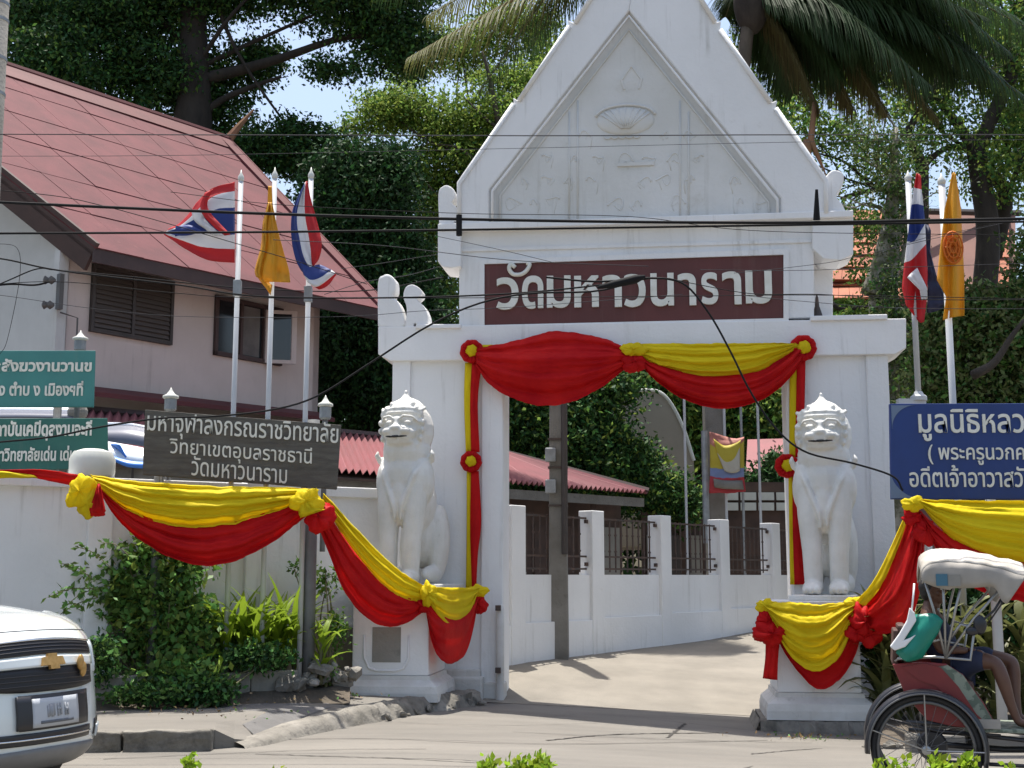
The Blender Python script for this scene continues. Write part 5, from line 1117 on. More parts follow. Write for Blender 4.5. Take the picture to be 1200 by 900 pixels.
# ------------------------------------------------------------ street pole at the left edge and cables
pl = at(-11, 90, 12.8); sp = empty('street_pole', 'round concrete street pole cut by the left edge of the photo', 'pole', (pl.x, 12.8, .1)); 
B = MB(); B.tube([(0, 0, -.2), (0, 0, 4), (0, 0, 9.5)], [.21, .18, .115], 20); B.build('shaft', 'pole_concrete', sp, smooth=True)
for py in (5, 24, 69, 110): z = at(0, py, 12.8).z - .1; rr_ = lerp(.18, .115, (z - 4) / 5.5); B = MB(); B.lathe([(rr_ - .01, z - .02), (rr_ + .008, z - .02), (rr_ + .008, z + .015), (rr_ - .01, z + .015)], (0, 0, 0), 20); B.build('strap', 'grey_metal', sp)
CAB = [  # label, [(px,py)...], distance, radius, material
 ('thin straight cable crossing the middle of the pediment', [(-80, 157), (600, 159), (900, 158), (1280, 158)], 11.5, .010, 'cable_grey'),
 ('faint thin cable just below the cable across the pediment', [(-80, 183), (210, 182), (600, 174), (960, 166), (1280, 163)], 12.5, .005, 'cable_grey'),
 ('thick black cable crossing high in front of the name board, upper of the pair', [(-80, 233), (0, 237), (300, 250), (600, 258), (900, 261), (1100, 258), (1280, 255)], 10.5, .018, 'cable_black'),
 ('thick black cable crossing above the name board, lower of the pair', [(-80, 274), (0, 273.5), (300, 272), (600, 268.5), (900, 264), (1100, 261), (1280, 259)], 10.6, .014, 'cable_black'),
 ('thin drooping cable from the left edge across the folded flag', [(-60, 218), (60, 229), (120, 241), (190, 260), (262, 281), (360, 310), (430, 333)], 13.0, .009, 'cable_black'),
 ('thin cable above the small upper naga ornament', [(200, 225), (330, 240), (540, 250), (740, 254), (900, 271), (1280, 276)], 11.2, .006, 'cable_black'),
 ('thin cable sloping from the right pole flags to the corbel', [(320, 281), (450, 288), (600, 305), (760, 312)], 11.8, .007, 'cable_grey'),
 ('thin cable ending above the left end of the name board', [(513, 277), (560, 287), (605, 297), (646, 307)], 14.5, .006, 'cable_black'),
 ('black cable across the windows of the house and the name board, upper', [(-80, 296), (0, 303), (70, 317), (210, 334), (300, 347), (450, 349), (600, 344), (720, 332), (760, 325)], 12.2, .012, 'cable_black'),
 ('black cable across the lower part of the house windows', [(-80, 340), (60, 330), (190, 342), (300, 349), (560, 349), (800, 347), (980, 346), (1280, 352)], 12.6, .008, 'cable_black'),
 ('thin cable low across the house wall and the lintel', [(-80, 341), (0, 346), (105, 361), (220, 371), (400, 371), (500, 364), (600, 360), (800, 345)], 12.9, .006, 'cable_grey'),
 ('cable from the maroon board to the blue signboard, upper right', [(800, 330), (880, 344), (960, 345), (1080, 351), (1280, 351)], 12.0, .008, 'cable_black'),
 ('cable just below it at the right of the lintel', [(870, 346), (940, 353), (1060, 361), (1280, 362)], 12.3, .006, 'cable_grey'),
 ('pale cable rising right of the name board', [(860, 320), (920, 314), (975, 307), (1010, 299), (1150, 267), (1280, 240)], 12.8, .006, 'cable_grey'),
 ('cable crossing right of the name board at mid height', [(820, 316), (920, 317), (1000, 315), (1280, 306)], 13.0, .006, 'cable_grey'),
 ('black cable sagging over the green board and the old signboard up to the name board', [(-80, 526), (0, 518), (60, 512), (120, 500), (190, 490), (250, 488), (320, 480), (372, 464), (430, 428), (500, 383), (560, 356), (620, 344), (700, 341), (760, 326), (800, 330)], 11.4, .013, 'cable_black'),
 ('black cable dropping from the name board across the right swag to the blue signboard', [(640, 325), (700, 330), (760, 326), (800, 332), (830, 366), (855, 410), (880, 460), (910, 503), (945, 530), (1000, 543), (1046, 558), (1058, 575)], 11.2, .013, 'cable_black'),
 ('loose thin wire looping down the grey gable wall', [(-30, 287), (5, 286), (20, 291), (24, 310), (20, 345), (8, 400), (0, 415)], 14.0, .006, 'cable_black'),
 ('bundle of wires running to the bracket on the house corner, upper', [(-80, 330), (-20, 338), (40, 316), (62, 316)], 19.0, .014, 'cable_black'),
 ('bundle of wires running to the bracket on the house corner, lower', [(-80, 350), (0, 334), (40, 334), (58, 330)], 19.0, .022, 'cable_black'),
 ('thin wire from the house corner to the right behind the flagpoles', [(62, 316), (150, 324), (280, 337), (420, 341), (520, 325)], 18.0, .012, 'cable_black'),
 ('blue-grey wire passing above the left naga ornaments', [(380, 345), (430, 330), (480, 322), (540, 305)], 17.5, .010, 'cable_grey'),
 ('second grey wire passing above the left naga ornaments', [(400, 315), (450, 308), (500, 300), (530, 296)], 17.5, .008, 'cable_grey'),
 ('thin wire across the yellow flag at the right', [(1010, 305), (1080, 280), (1130, 270), (1200, 255), (1280, 240)], 13.0, .005, 'cable_black'),
]
for lab, pts, Y, r, m in CAB:
    B = MB(); B.tube([at(p.x, p.y, Y) for p in catmull([(x, y, 0) for x, y in pts], 60)], r * (.5 if r < .0105 else .72), 6); tag(B.build('overhead_cable', m, smooth=True), lab, 'cable', 'overhead cables across the street')
B = MB(); 
for px, a, b in ((538, 252, 276),): 
    B.tube([at(px, a, 10.5), at(px, b, 10.5)], .028, 6)
tag(B.build('cable_spacer', 'cable_black'), 'short black spacer joining the two thick cables left of the name board', 'cable spacer')
B = MB(); B.tube([at(957, 222, 10.45), at(957, 258, 10.5)], [.012, .03], 6); tag(B.build('cable_tie', 'cable_black'), 'dark tie standing on the thick cables right of the pediment', 'cable tie')
B = MB(); pts = [at(x, y, 11.15) for x, y in ((700, 337), (720, 333), (745, 327), (756, 324))]; B.tube(pts, [.012, .035, .04, .014], 8); tag(B.build('cable_joint', 'cable_black', smooth=True), 'thick taped cable joint in front of the middle letters of the name board', 'cable joint')
# ------------------------------------------------------------ trees
def branchy(B, p, d, L, r, depth, rnd, mi=0, spread=.55, up=.12, tips=None, seg=4, wig=.18):
    pts = [p]; rs = [r]; q = p.copy(); dd = d.copy()
    for i in range(seg):
        dd = (dd + Vector((rnd.gauss(0, wig), rnd.gauss(0, wig), rnd.gauss(0, wig) + up * .3))).normalized(); q = q + dd * (L / seg); pts.append(q.copy()); rs.append(r * (1 - .45 * (i + 1) / seg))
    B.tube(pts, rs, 7 if depth > 1 else 5, mi, cap=False)
    if depth == 0:
        if tips is not None: tips.append(q)
        return
    for k in range(3 if depth > 1 else 3):
        f = rnd.uniform(.5, 1.0) if k else 1.0; i = min(seg, max(1, int(f * seg))); nd = (dd + Vector((rnd.gauss(0, spread), rnd.gauss(0, spread), rnd.gauss(0, spread * .7) + up))).normalized()
        branchy(B, pts[i], nd, L * rnd.uniform(.6, .82), rs[i] * .68, depth - 1, rnd, mi, spread, up, tips, seg, wig)
def tree(label, base, trunk, clumps, n, size, mats, seed, bark='bark_dark', matw=None, name='tree', limbs=(), nsub=0, sub=.3, hang=.4, aspect=.5, cat='tree', group='trees behind the gate', tr_r=.3, tw=.3):
    t = empty(name, label, cat, base, 0, group); o = Vector(base); rnd = random.Random(seed); B = MB()
    if trunk: 
        pts = catmull([p - o for p in trunk], 14); B.tube(pts, [tr_r * (1 - .55 * i / 14) for i in range(15)], 10)
        for _ in range(7):
            c, r = rnd.choice(clumps); e = Vector(c) - o; s = pts[rnd.randint(7, 14)]; m_ = s.lerp(e, .5) + Vector((rnd.gauss(0, .3), rnd.gauss(0, .3), rnd.gauss(0, .3)))
            B.tube(catmull([s, m_, e], 8), [tr_r * tw * (1 - .75 * i / 8) for i in range(9)], 6, cap=False)
    for lm in limbs:
        pts = catmull([p - o for p in lm[0]], 14); B.tube(pts, [lerp(lm[1], lm[2], i / 14) for i in range(15)], 8)
    if B.v: B.build('trunk', bark, t, smooth=True)
    P = clump_points([(Vector(c) - o, r) for c, r in clumps], n, seed, sub=sub, nsub=nsub)
    link('crown', leaf_mesh('crown', P, size, mats, seed, aspect=aspect, hang=hang, matw=matw), t)
    return t
def cl(px, py, Y, rx, ry, rz=None):
    """clump at photo pixel; radii in pixels at that distance"""
    s = Y / F; return (at(px, py, Y), (rx * s, (rz or min(rx, ry)) * s, ry * s))
rnd = random.Random(11)
# big dark tree behind the house
Y = 33
c1 = [cl(120, 30, Y, 110, 60), cl(60, 90, Y - 1, 70, 60), cl(40, 0, Y + 1, 90, 70), cl(210, -20, Y, 100, 60), cl(170, 90, Y, 70, 50), cl(245, 120, Y + 1, 50, 70), cl(320, -25, Y, 90, 52), cl(430, -10, Y, 90, 70), cl(400, -60, Y, 120, 60), cl(470, 55, Y, 55, 40), cl(300, 70, Y + 1, 36, 30), cl(305, 175, Y, 55, 32), cl(360, 180, Y, 60, 30), cl(275, 215, Y, 30, 50), cl(395, 82, Y - 1, 40, 16), cl(215, -120, Y, 300, 60), cl(345, 150, Y, 30, 16)]
tree('tall dark broadleaf tree filling the top left corner behind the house', (at(228, 300, Y).x, Y, 1), [Vector((at(228, 300, Y).x, Y, 1)), at(224, 200, Y), at(228, 110, Y), at(226, 10, Y), at(240, -80, Y)], c1, 190000, .135, ['leaf_deep', 'leaf_dark', 'leaf_mid'], 1, matw=[.38, .42, .20], nsub=7500, sub=.20, tr_r=.62, tw=.13,
     limbs=[([at(228, 95, Y), at(270, 85, Y), at(330, 68, Y), at(400, 45, Y), at(470, 40, Y)], .20, .05), ([at(226, 150, Y), at(255, 120, Y), at(300, 100, Y), at(330, 90, Y)], .13, .04), ([at(226, 60, Y), at(180, 20, Y), at(110, 10, Y)], .16, .05)])
Y = 30
c2 = [cl(430, 230, Y, 60, 50), cl(400, 290, Y, 50, 60), cl(452, 290, Y, 45, 60), cl(440, 370, Y, 68, 70), cl(455, 330, Y + 1, 55, 60), cl(400, 440, Y, 50, 60), cl(455, 470, Y, 50, 60), cl(410, 200, Y, 40, 36), cl(455, 200, Y, 34, 36), cl(490, 390, Y, 34, 60), cl(380, 380, Y + 1, 40, 60), cl(385, 230, Y + 1, 30, 50)]
tree('dense almost black tree between the house and the gate', (at(440, 560, Y).x, Y, 1), [Vector((at(440, 560, Y).x, Y, 1)), at(438, 450, Y), at(436, 300, Y)], c2, 105000, .135, ['leaf_deep', 'leaf_dark', 'leaf_mid'], 2, matw=[.7, .29, .01], nsub=6000, sub=.25, tr_r=.4)
Y = 38
c3 = [cl(470, 135, Y, 55, 35), cl(530, 150, Y, 60, 45), cl(585, 150, Y, 50, 60), cl(500, 200, Y, 50, 40), cl(555, 210, Y, 50, 50), cl(530, 270, Y, 50, 50), cl(600, 100, Y, 45, 28), cl(520, 340, Y, 45, 60), cl(640, 90, Y + 1, 40, 50), cl(450, 125, Y, 40, 22), cl(420, 150, Y, 26, 16), cl(540, 60, Y + 2, 60, 40), cl(610, 30, Y + 2, 60, 40), cl(480, 90, Y + 2, 30, 16), cl(505, 260, Y, 30, 50)]
tree('light green feathery tree left of the pediment', (at(560, 400, Y).x, Y, 1), [Vector((at(570, 400, Y).x, Y, 1)), at(575, 250, Y), at(560, 180, Y)], c3, 66000, .13, ['leaf_light', 'leaf_mid', 'leaf_dark'], 3, bark='bark', matw=[.68, .28, .04], nsub=3000, sub=.22, tr_r=.22,
     limbs=[([at(600, 230, Y - 1), at(585, 150, Y - 1), at(572, 85, Y - 1), at(565, 60, Y - 1)], .12, .03), ([at(600, 160, Y - 1), at(570, 140, Y - 1), at(545, 115, Y - 1)], .07, .02), ([at(570, 205, Y - 1), at(540, 175, Y - 1), at(500, 168, Y - 1)], .07, .02), ([at(560, 260, Y - 1), at(520, 235, Y - 1), at(500, 215, Y - 1)], .06, .02)])
# trees seen through the gateway
Y = 29
c4 = [cl(620, 500, Y, 45, 45), cl(680, 510, Y, 60, 50), cl(720, 555, Y, 55, 45), cl(728, 540, Y, 34, 30), cl(775, 582, Y, 35, 30), cl(650, 560, Y, 60, 40), cl(600, 450, Y, 50, 40), cl(690, 455, Y, 60, 28), cl(790, 590, Y, 30, 30)]
tree('dark green broadleaf tree filling the left half of the gateway', (at(700, 640, Y).x, Y, .6), [Vector((at(700, 640, Y).x, Y, .6)), at(702, 570, Y), at(690, 500, Y)], c4, 64000, .13, ['leaf_dark', 'leaf_deep', 'leaf_mid', 'leaf_light'], 4, matw=[.5, .24, .18, .08], nsub=3000, sub=.22, tr_r=.2)
Y = 40
c5 = [cl(740, 450, Y, 50, 24), cl(790, 470, Y, 40, 30), cl(820, 500, Y, 40, 50), cl(880, 490, Y, 60, 45), cl(915, 500, Y, 40, 50), cl(860, 540, Y, 50, 30), cl(800, 430, Y, 120, 30), cl(690, 430, Y, 60, 30)]
tree('brighter green tree in the right half of the gateway', (at(860, 640, Y).x, Y, .8), [Vector((at(815, 640, Y).x, Y, .8)), at(815, 540, Y), at(822, 470, Y)], c5, 40000, .20, ['leaf_mid', 'leaf_light', 'leaf_dark'], 5, matw=[.45, .25, .3], nsub=2200, sub=.3, tr_r=.30)
Y = 33.5
c6 = [cl(890, 575, Y, 24, 26), cl(908, 555, Y, 20, 26), cl(925, 585, Y, 16, 24), cl(870, 590, Y, 14, 14)]
tree('small dark shrubby tree in front of the small pink roof', (at(893, 640, Y).x, Y, .9), [Vector((at(893, 640, Y).x, Y, .9)), at(893, 600, Y)], c6, 9000, .14, ['leaf_dark', 'leaf_deep'], 6, nsub=700, sub=.15, tr_r=.08)
# dark row of trees far behind everything to close the gaps low down
Y = 50
cf = [cl(x, 470 + 30 * sin(x * .05), Y, 75, 120) for x in range(-200, 1500, 70)] + [cl(x, 620, Y, 75, 60) for x in range(-200, 1500, 90)]
t = tag(link('far_wood', leaf_mesh('far_wood', clump_points(cf, 70000, 8), .42, ['leaf_dark', 'leaf_deep', 'leaf_mid'], 8)), 'dark mass of far trees behind the buildings', 'wood', kind='stuff')
# right: open branching tree with sky between
Y = 31
def bt(label, base, limbs, seed, r0, clumps, n, mats, matw, size=.15, depth=3, group='trees behind the gate', bark='bark_dark', nsub=900, tipn=10):
    t = empty('tree', label, 'tree', base, 0, group); o = Vector(base); rnd = random.Random(seed); B = MB(); tips = []
    for pts, ra, rb, br in limbs:
        q = catmull([p - o for p in pts], 16); rr = [lerp(ra, rb, i / 16) for i in range(17)]; B.tube(q, rr, 9)
        for k in range(br):
            i = rnd.randint(5, 16); d = (q[min(i + 1, 16)] - q[i - 1]).normalized(); d = (d + Vector((rnd.gauss(0, .7), rnd.gauss(0, .5), rnd.gauss(0, .5)))).normalized(); branchy(B, q[i], d, rnd.uniform(1.0, 1.9), rr[i] * .45, depth, rnd, tips=tips)
    B.build('trunk', bark, t, smooth=True)
    g2 = np.random.default_rng(seed); P = []
    if tips:
        T = np.array([tuple(x) for x in tips]); P.append(np.repeat(T, tipn, 0) + g2.normal(size=(len(T) * tipn, 3)) * .22)
    if clumps: P.append(clump_points([(Vector(c) - o, r) for c, r in clumps], n, seed, sub=.2, nsub=nsub))
    link('crown', leaf_mesh('crown', np.concatenate(P), size, mats, seed, hang=.5, matw=matw), t); return t
bt('forking dark tree right of the gate with bare branches against the sky', (at(1150, 500, Y).x, Y, .5),
   [([Vector((at(1150, 560, Y).x, Y, .5)), at(1152, 400, Y), at(1158, 280, Y), at(1150, 215, Y), at(1143, 170, Y)], .34, .24, 0),
    ([at(1145, 180, Y), at(1165, 130, Y), at(1185, 90, Y), at(1192, 40, Y), at(1200, -20, Y)], .20, .11, 3), ([at(1146, 185, Y), at(1125, 150, Y), at(1105, 125, Y), at(1085, 100, Y)], .15, .07, 3),
    ([at(1165, 300, Y + .5), at(1178, 240, Y + .5), at(1172, 215, Y + .5), at(1150, 190, Y + .5), at(1140, 160, Y)], .20, .14, 2), ([at(1140, 175, Y), at(1115, 172, Y), at(1098, 180, Y), at(1085, 192, Y), at(1080, 196, Y)], .07, .08, 0),
    ([at(1078, 300, Y), at(1080, 230, Y), at(1080, 195, Y), at(1070, 172, Y), at(1062, 158, Y), at(1075, 138, Y), at(1098, 128, Y)], .20, .06, 3),
    ([at(1080, 240, Y), at(1040, 222, Y), at(1000, 228, Y), at(985, 233, Y)], .10, .03, 4), ([at(1082, 262, Y), at(1050, 232, Y), at(1020, 215, Y), at(990, 190, Y), at(960, 180, Y)], .07, .02, 4)],
   21, .3, [cl(1010, 262, Y - 2, 34, 26), cl(1010, 310, Y - 2, 30, 22), cl(1030, 190, Y, 60, 40), cl(940, 150, Y, 40, 40), cl(960, 215, Y, 40, 20), cl(990, 160, Y, 40, 30), cl(1100, 150, Y, 60, 50), cl(1170, 200, Y, 50, 50), cl(1210, 130, Y, 50, 60), cl(1185, 60, Y, 60, 60), cl(1130, 60, Y, 60, 30), cl(1180, 20, Y, 80, 40)], 17000, ['leaf_mid', 'leaf_light', 'leaf_dark'], [.45, .3, .25], .13, tipn=5)
# mottled trunk wrapped in creeper
Y = 27
t = bt('mottled grey tree trunk with creeper beside the right end of the gate', (at(1045, 560, Y).x, Y, .3),
   [([Vector((at(1052, 640, Y).x, Y, .3)), at(1045, 420, Y), at(1035, 350, Y), at(1042, 290, Y), at(1046, 230, Y), at(1050, 150, Y)], .50, .05, 2), ([at(1020, 345, Y - .3), at(1030, 310, Y - .3), at(1038, 270, Y - .2)], .22, .12, 0), ([at(1040, 330, Y), at(1062, 290, Y), at(1060, 240, Y), at(1048, 190, Y)], .10, .05, 2)],
   23, .3, [cl(1048, 270, Y - .3, 26, 34), cl(1050, 215, Y - .2, 34, 34), cl(1040, 170, Y, 44, 22), cl(1045, 340, Y - .6, 28, 45), cl(1050, 380, Y - .6, 40, 40), cl(1060, 420, Y - .6, 30, 50), cl(1060, 470, Y, 30, 40)], 9000, ['leaf_vine', 'leaf_mid', 'leaf_dark'], [.5, .2, .3], .09, bark='bark_mottled', nsub=700)
Y = 24
c7 = [cl(1150, 372, Y, 45, 34), cl(1205, 350, Y, 30, 34), cl(1120, 390, Y, 40, 60), cl(1170, 400, Y, 55, 60), cl(1220, 380, Y, 50, 60), cl(1100, 450, Y, 36, 50), cl(1150, 470, Y, 50, 40), cl(1210, 470, Y, 60, 60), cl(1240, 300, Y, 50, 50), cl(1102, 385, Y + 1, 20, 30)]
tree('dark creeper covered tree behind the yellow flag and the blue signboard', (at(1165, 600, Y).x, Y, .2), [Vector((at(1160, 600, Y).x, Y, .2)), at(1150, 470, Y), at(1135, 430, Y), at(1155, 380, Y)], c7, 42000, .13, ['leaf_vine', 'leaf_dark', 'leaf_mid'], 24, matw=[.6, .2, .2], nsub=2600, sub=.2, tr_r=.42,
     limbs=[([at(1140, 440, Y - 1.5), at(1165, 425, Y - 1.5), at(1185, 395, Y - 1.5), at(1200, 375, Y - 1.5)], .09, .03)])
Y = 26
c8 = [cl(1000, 365, Y + 4, 36, 14), cl(960, 372, Y + 4, 30, 10), cl(1010, 380, Y + 3, 40, 16)]
tree('yellow green shrub just above the right shoulder of the lintel', (at(1000, 500, 30).x, 30, .3), [Vector((at(1000, 500, 30).x, 30, .3)), at(1000, 400, 30)], c8, 5000, .16, ['leaf_light', 'leaf_mid'], 25, tr_r=.1, limbs=[([at(975, 355, 29.5), at(985, 362, 29.5), at(1010, 360, 29.5), at(1040, 352, 29.5)], .06, .03)])
Y = 36
c9 = [cl(900, 30, Y, 50, 60), cl(930, 110, Y, 40, 50), cl(1010, 90, Y, 50, 40), cl(1090, 100, Y, 50, 40), cl(1180, 160, Y, 40, 40), cl(1130, 30, Y, 70, 50), cl(1190, 110, Y, 40, 70), cl(1060, 20, Y, 60, 40), cl(950, 60, Y, 40, 40), cl(1200, 200, Y, 30, 40), cl(960, 0, Y, 60, 40)]
tree('pale green high tree crown behind the palm fronds at the right', (at(1250, 400, Y).x, Y, .5), [Vector((at(1250, 400, Y).x, Y, .5)), at(1240, 200, Y), at(1180, 60, Y)], c9, 17000, .17, ['leaf_light', 'leaf_mid'], 26, nsub=1500, sub=.2, tr_r=.25)

# ------------------------------------------------------------ temple hall far right
hall = empty('temple_hall', 'temple hall with tiered orange and brown tiled roofs behind the flags at the right', 'building', (at(1080, 400, 42).x, 42, 0)); HOr = Vector(hall.location)
def hq(B, pts, th=(0, .15, 0), mi=0): B.quadbox([tuple(at(x, y, Y) - HOr) for x, y, Y in pts], th, mi)
tb = MB(); hq(tb, [(1022, 372, 42), (1190, 372, 42), (1190, 247, 46), (1040, 247, 46)]); r1 = tb.build('roof', 'temple_brown', hall)
tb = MB(); hq(tb, [(975, 330, 41), (1050, 330, 41), (1050, 247, 44), (985, 247, 44)]); r2 = tb.build('lower_roof', 'temple_orange', hall)
tb = MB(); hq(tb, [(970, 352, 40), (1060, 352, 40), (1050, 320, 42), (972, 324, 42)]); r3 = tb.build('eave_roof', 'temple_orange', hall)
# tile courses
def courses(parent, quad, nr, nc, m):
    A, Bq, Cq, D = [at(*q) - HOr for q in quad]; rnd = random.Random(4)
    nn = (Bq - A).cross(D - A).normalized(); nn = -nn if nn.y > 0 else nn
    for r in range(nr):
        for c in range(nc):
            a = A.lerp(Bq, c / nc).lerp(D.lerp(Cq, c / nc), r / nr); b = A.lerp(Bq, (c + .96) / nc).lerp(D.lerp(Cq, (c + .96) / nc), r / nr)
            c_ = A.lerp(Bq, (c + .96) / nc).lerp(D.lerp(Cq, (c + .96) / nc), (r + 1) / nr); d = A.lerp(Bq, c / nc).lerp(D.lerp(Cq, c / nc), (r + 1) / nr)
            B = MB(); k = .09 + rnd.random() * .03; B.quadbox([tuple(p) for p in (a + nn * k, b + nn * k, c_ + nn * .03, d + nn * .03)], -nn * .05); B.build('tile', m, parent)
courses(r2, ((975, 330, 41), (1050, 330, 41), (1050, 247, 44), (985, 247, 44)), 6, 7, 'temple_orange')
courses(r3, ((970, 352, 40), (1060, 352, 40), (1050, 320, 42), (972, 324, 42)), 2, 7, 'temple_orange')
courses(r1, ((1160, 352, 41.8), (1182, 352, 41.8), (1182, 247, 45.8), (1162, 247, 45.8)), 7, 2, 'temple_orange')
tb = MB(); a = at(1045, 247, 44.2) - HOr; b = at(1195, 250, 46) - HOr; tb.tube([a, b], .12, 6); tb.build('ridge', 'window_brown', hall)
tb = MB(); tb.tube([at(1160, 247, 45.5) - HOr, at(1168, 232, 45.5) - HOr, at(1178, 226, 45.5) - HOr], [.3, .2, .05], 6); tb.build('roof_finial', 'temple_orange', hall)
tb = MB(); a = at(966, 380, 40.5) - HOr; b = at(1200, 352, 40.5) - HOr; tb.box(a.x, a.y + 1, 0, b.x, a.y + 6, at(1100, 374, 41).z); tb.box(a.x, a.y + .2, at(1000, 376, 40.5).z - .5, a.x + 3, a.y + .5, at(1000, 352, 40.5).z); tb.build('wall', 'temple_brown', hall)

# ------------------------------------------------------------ coconut palms
def frond(base, tip, sag, Lmax, mats, parent, org, seed, n=90, w=.038, hangf=.9, name='frond', r0=.045):
    rnd = random.Random(seed); base, tip = Vector(base), Vector(tip); mid = base.lerp(tip, .5) + Vector((0, 0, sag)); q = catmull([base, mid, tip], n); B = MB(); B.tube([p - org for p in q[::6] + [q[-1]]], [lerp(r0, .008, i / (len(q[::6]))) for i in range(len(q[::6]) + 1)], 5, 1)
    ax = (tip - base).normalized(); side = ax.cross(Vector((0, 0, 1))).normalized()
    for i in range(6, n):
        f = i / n; L = Lmax * (sin(pi * min(1, f * .85 + .12)) ** .6) * rnd.uniform(.75, 1.1); t = (q[min(i + 1, n)] - q[i - 1]).normalized()
        for s in (-1, 1):
            hg = hangf * rnd.uniform(.7, 1.2); d0 = (side * s * .75 + t * .55 + Vector((0, 0, -.15))).normalized(); p = q[i]; pts = []
            dcur = d0.copy()
            for k in range(5):
                pts.append(p.copy()); p = p + dcur * (L / 4); dcur = (dcur + Vector((0, 0, -hg * .55)) + Vector((rnd.gauss(0, .05), rnd.gauss(0, .05), 0))).normalized()
            vs = []; 
            for k, pt in enumerate(pts):
                ww = w * (.6, 1, .9, .6, .08)[k] * .5; cr = t * ww; vs += [tuple(pt - cr - org), tuple(pt + cr - org)]
            B.add(vs, [(2 * k, 2 * k + 1, 2 * k + 3, 2 * k + 2) for k in range(4)], 0)
    return B.build(name, mats, parent)
Y = 25
pc = at(770, -75, Y); palm = empty('coconut_palm', 'coconut palm behind the pediment, its olive fronds drooping out to the left', 'palm', (at(528, 500, Y).x, Y, .6), 0, 'coconut palms behind the gate'); po = Vector(palm.location)
B = MB(); B.tube(catmull([(0, 0, 0), tuple(at(548, 400, Y) - po), tuple(at(640, 200, Y) - po), (pc.x - po.x, 0, pc.z - po.z)], 16), [.22 - .006 * i for i in range(17)], 10); B.build('trunk', 'bark', palm, smooth=True)
sd_ = 40
for (tx, ty, dy, sg, L, mt) in ((478, 68, -1, .15, 1.55, 'palm_olive'), (500, 20, 1, .5, 1.3, 'palm_olive'), (440, -10, 0, .8, 1.5, 'palm_leaf'), (560, 110, 1, .9, 1.2, 'palm_leaf'), (620, 60, 2, 1.0, 1.3, 'palm_leaf'), (535, -60, 2, 1.2, 1.3, 'palm_olive'), (600, -130, 0, .8, 1.2, 'palm_leaf'), (690, 60, 3, .8, 1.1, 'palm_leaf')):
    frond(pc, at(tx, ty, Y + dy), sg, L, [mt, 'palm_dry' if tx == 478 else 'stalk'], palm, po, sd_, n=110); sd_ += 1
Y = 24
pc = at(880, -10, Y); palm = empty('coconut_palm', 'coconut palm at the right of the pediment with dark drooping fronds reaching right', 'palm', (at(990, 500, Y).x, Y, .6), 0, 'coconut palms behind the gate'); po = Vector(palm.location)
B = MB(); B.tube(catmull([(0, 0, 0), tuple(at(940, 380, Y) - po), tuple(at(870, 180, Y) - po), (pc.x - po.x, 0, pc.z - po.z)], 16), [.22 - .006 * i for i in range(17)], 10); B.build('trunk', 'bark', palm, smooth=True)
for (tx, ty, dy, sg, L, mt, hg) in ((1195, 110, 0, .75, 1.7, 'palm_leaf', 1.3), (1170, 90, .6, .85, 1.7, 'palm_leaf', 1.4), (1120, 85, 1, .55, 1.7, 'palm_leaf', 1.4), (1090, 100, -1, .60, 1.6, 'palm_leaf', 1.4), (1030, 95, 1, .5, 1.6, 'palm_leaf', 1.4), (1060, 60, .3, .45, 1.7, 'palm_leaf', 1.4), (985, 85, 0, .3, 1.5, 'palm_leaf', 1.4), (1000, 50, -.6, .3, 1.5, 'palm_leaf', 1.4), (1150, 20, 1, .5, 1.4, 'palm_leaf', 1.2), (1210, -30, 0, .6, 1.4, 'palm_leaf', 1.2), (1240, 50, 2, .9, 1.4, 'palm_leaf', 1.2),
   (960, 130, 0, .3, 1.0, 'palm_brown', 1.3), (1040, 135, 1, .8, 1.1, 'palm_brown', 1.4), (925, 90, 1.5, .2, 1.2, 'palm_leaf', 1.4), (900, 60, 2, .3, 1.2, 'palm_leaf', 1.2), (850, 20, 2, .4, 1.0, 'palm_leaf', 1.2), (1150, 70, .2, 1.2, 1.6, 'palm_leaf', 1.4), (1100, 40, .5, .7, 1.7, 'palm_leaf', 1.4), (1180, 60, -.5, 1.3, 1.5, 'palm_leaf', 1.3), (1100, 140, 0, 1.0, 1.0, 'palm_brown', 1.4), (930, 110, 1, .3, 1.2, 'palm_leaf', 1.4), (1000, 130, .5, .55, 1.2, 'palm_brown', 1.4)):
    frond(pc, at(tx, ty, Y + dy), sg, L, [mt, 'stalk'], palm, po, sd_, n=170, hangf=hg); sd_ += 1
B = MB(); B.ell(pc - po + Vector((0, 0, -.2)), (.36, .36, .7)); B.build('crown_sheath', 'bark_dark', palm, smooth=True)
B = MB(); B.ell(at(945, 175, Y) - po, (.10, .10, .22)); B.tube([at(955, 120, Y) - po, at(950, 165, Y) - po, at(968, 205, Y) - po], [.05, .07, .01], 6); B.build('hanging_flower', 'palm_dry', palm, smooth=True)

# ------------------------------------------------------------ planter in front of the left wall
PL = Wall((at(400, 675, 15.35).x, 15.35, 0), radians(20)); pq = PL.hit
planter = empty('planter', 'low stone kerbed planting bed in front of the left boundary wall', 'planter', PL.o, PL.a)
uA = pq(60, 600)[0]; uB = pq(356, 600)[0]; rnd = random.Random(9); u = uA
while u < uB - .1:
    w = rnd.uniform(.42, .62); w = min(w, uB - u); B = MB(); B.box(u + .008, 0, .10, u + w - .008, .16, .52 + rnd.uniform(-.02, .02)); rough(B.build('edge_stone', 'rock' if rnd.random() < .3 else 'concrete', planter, bevel=.025), .025, 6, 5, u); u += w
B = MB(); P = [[(uA + (uB - uA) * i / 20, .12 + j * .12, .44 + .04 * mnoise.noise(Vector((i, j, 0)))) for i in range(21)] for j in range(10)]; B.grid(P); B.build('soil_bed', 'soil', planter, smooth=True)
B = MB(); P = [[(lerp(-90, 410, i / 30), lerp(0, 1, j / 6)) for i in range(31)] for j in range(7)]
P2 = []
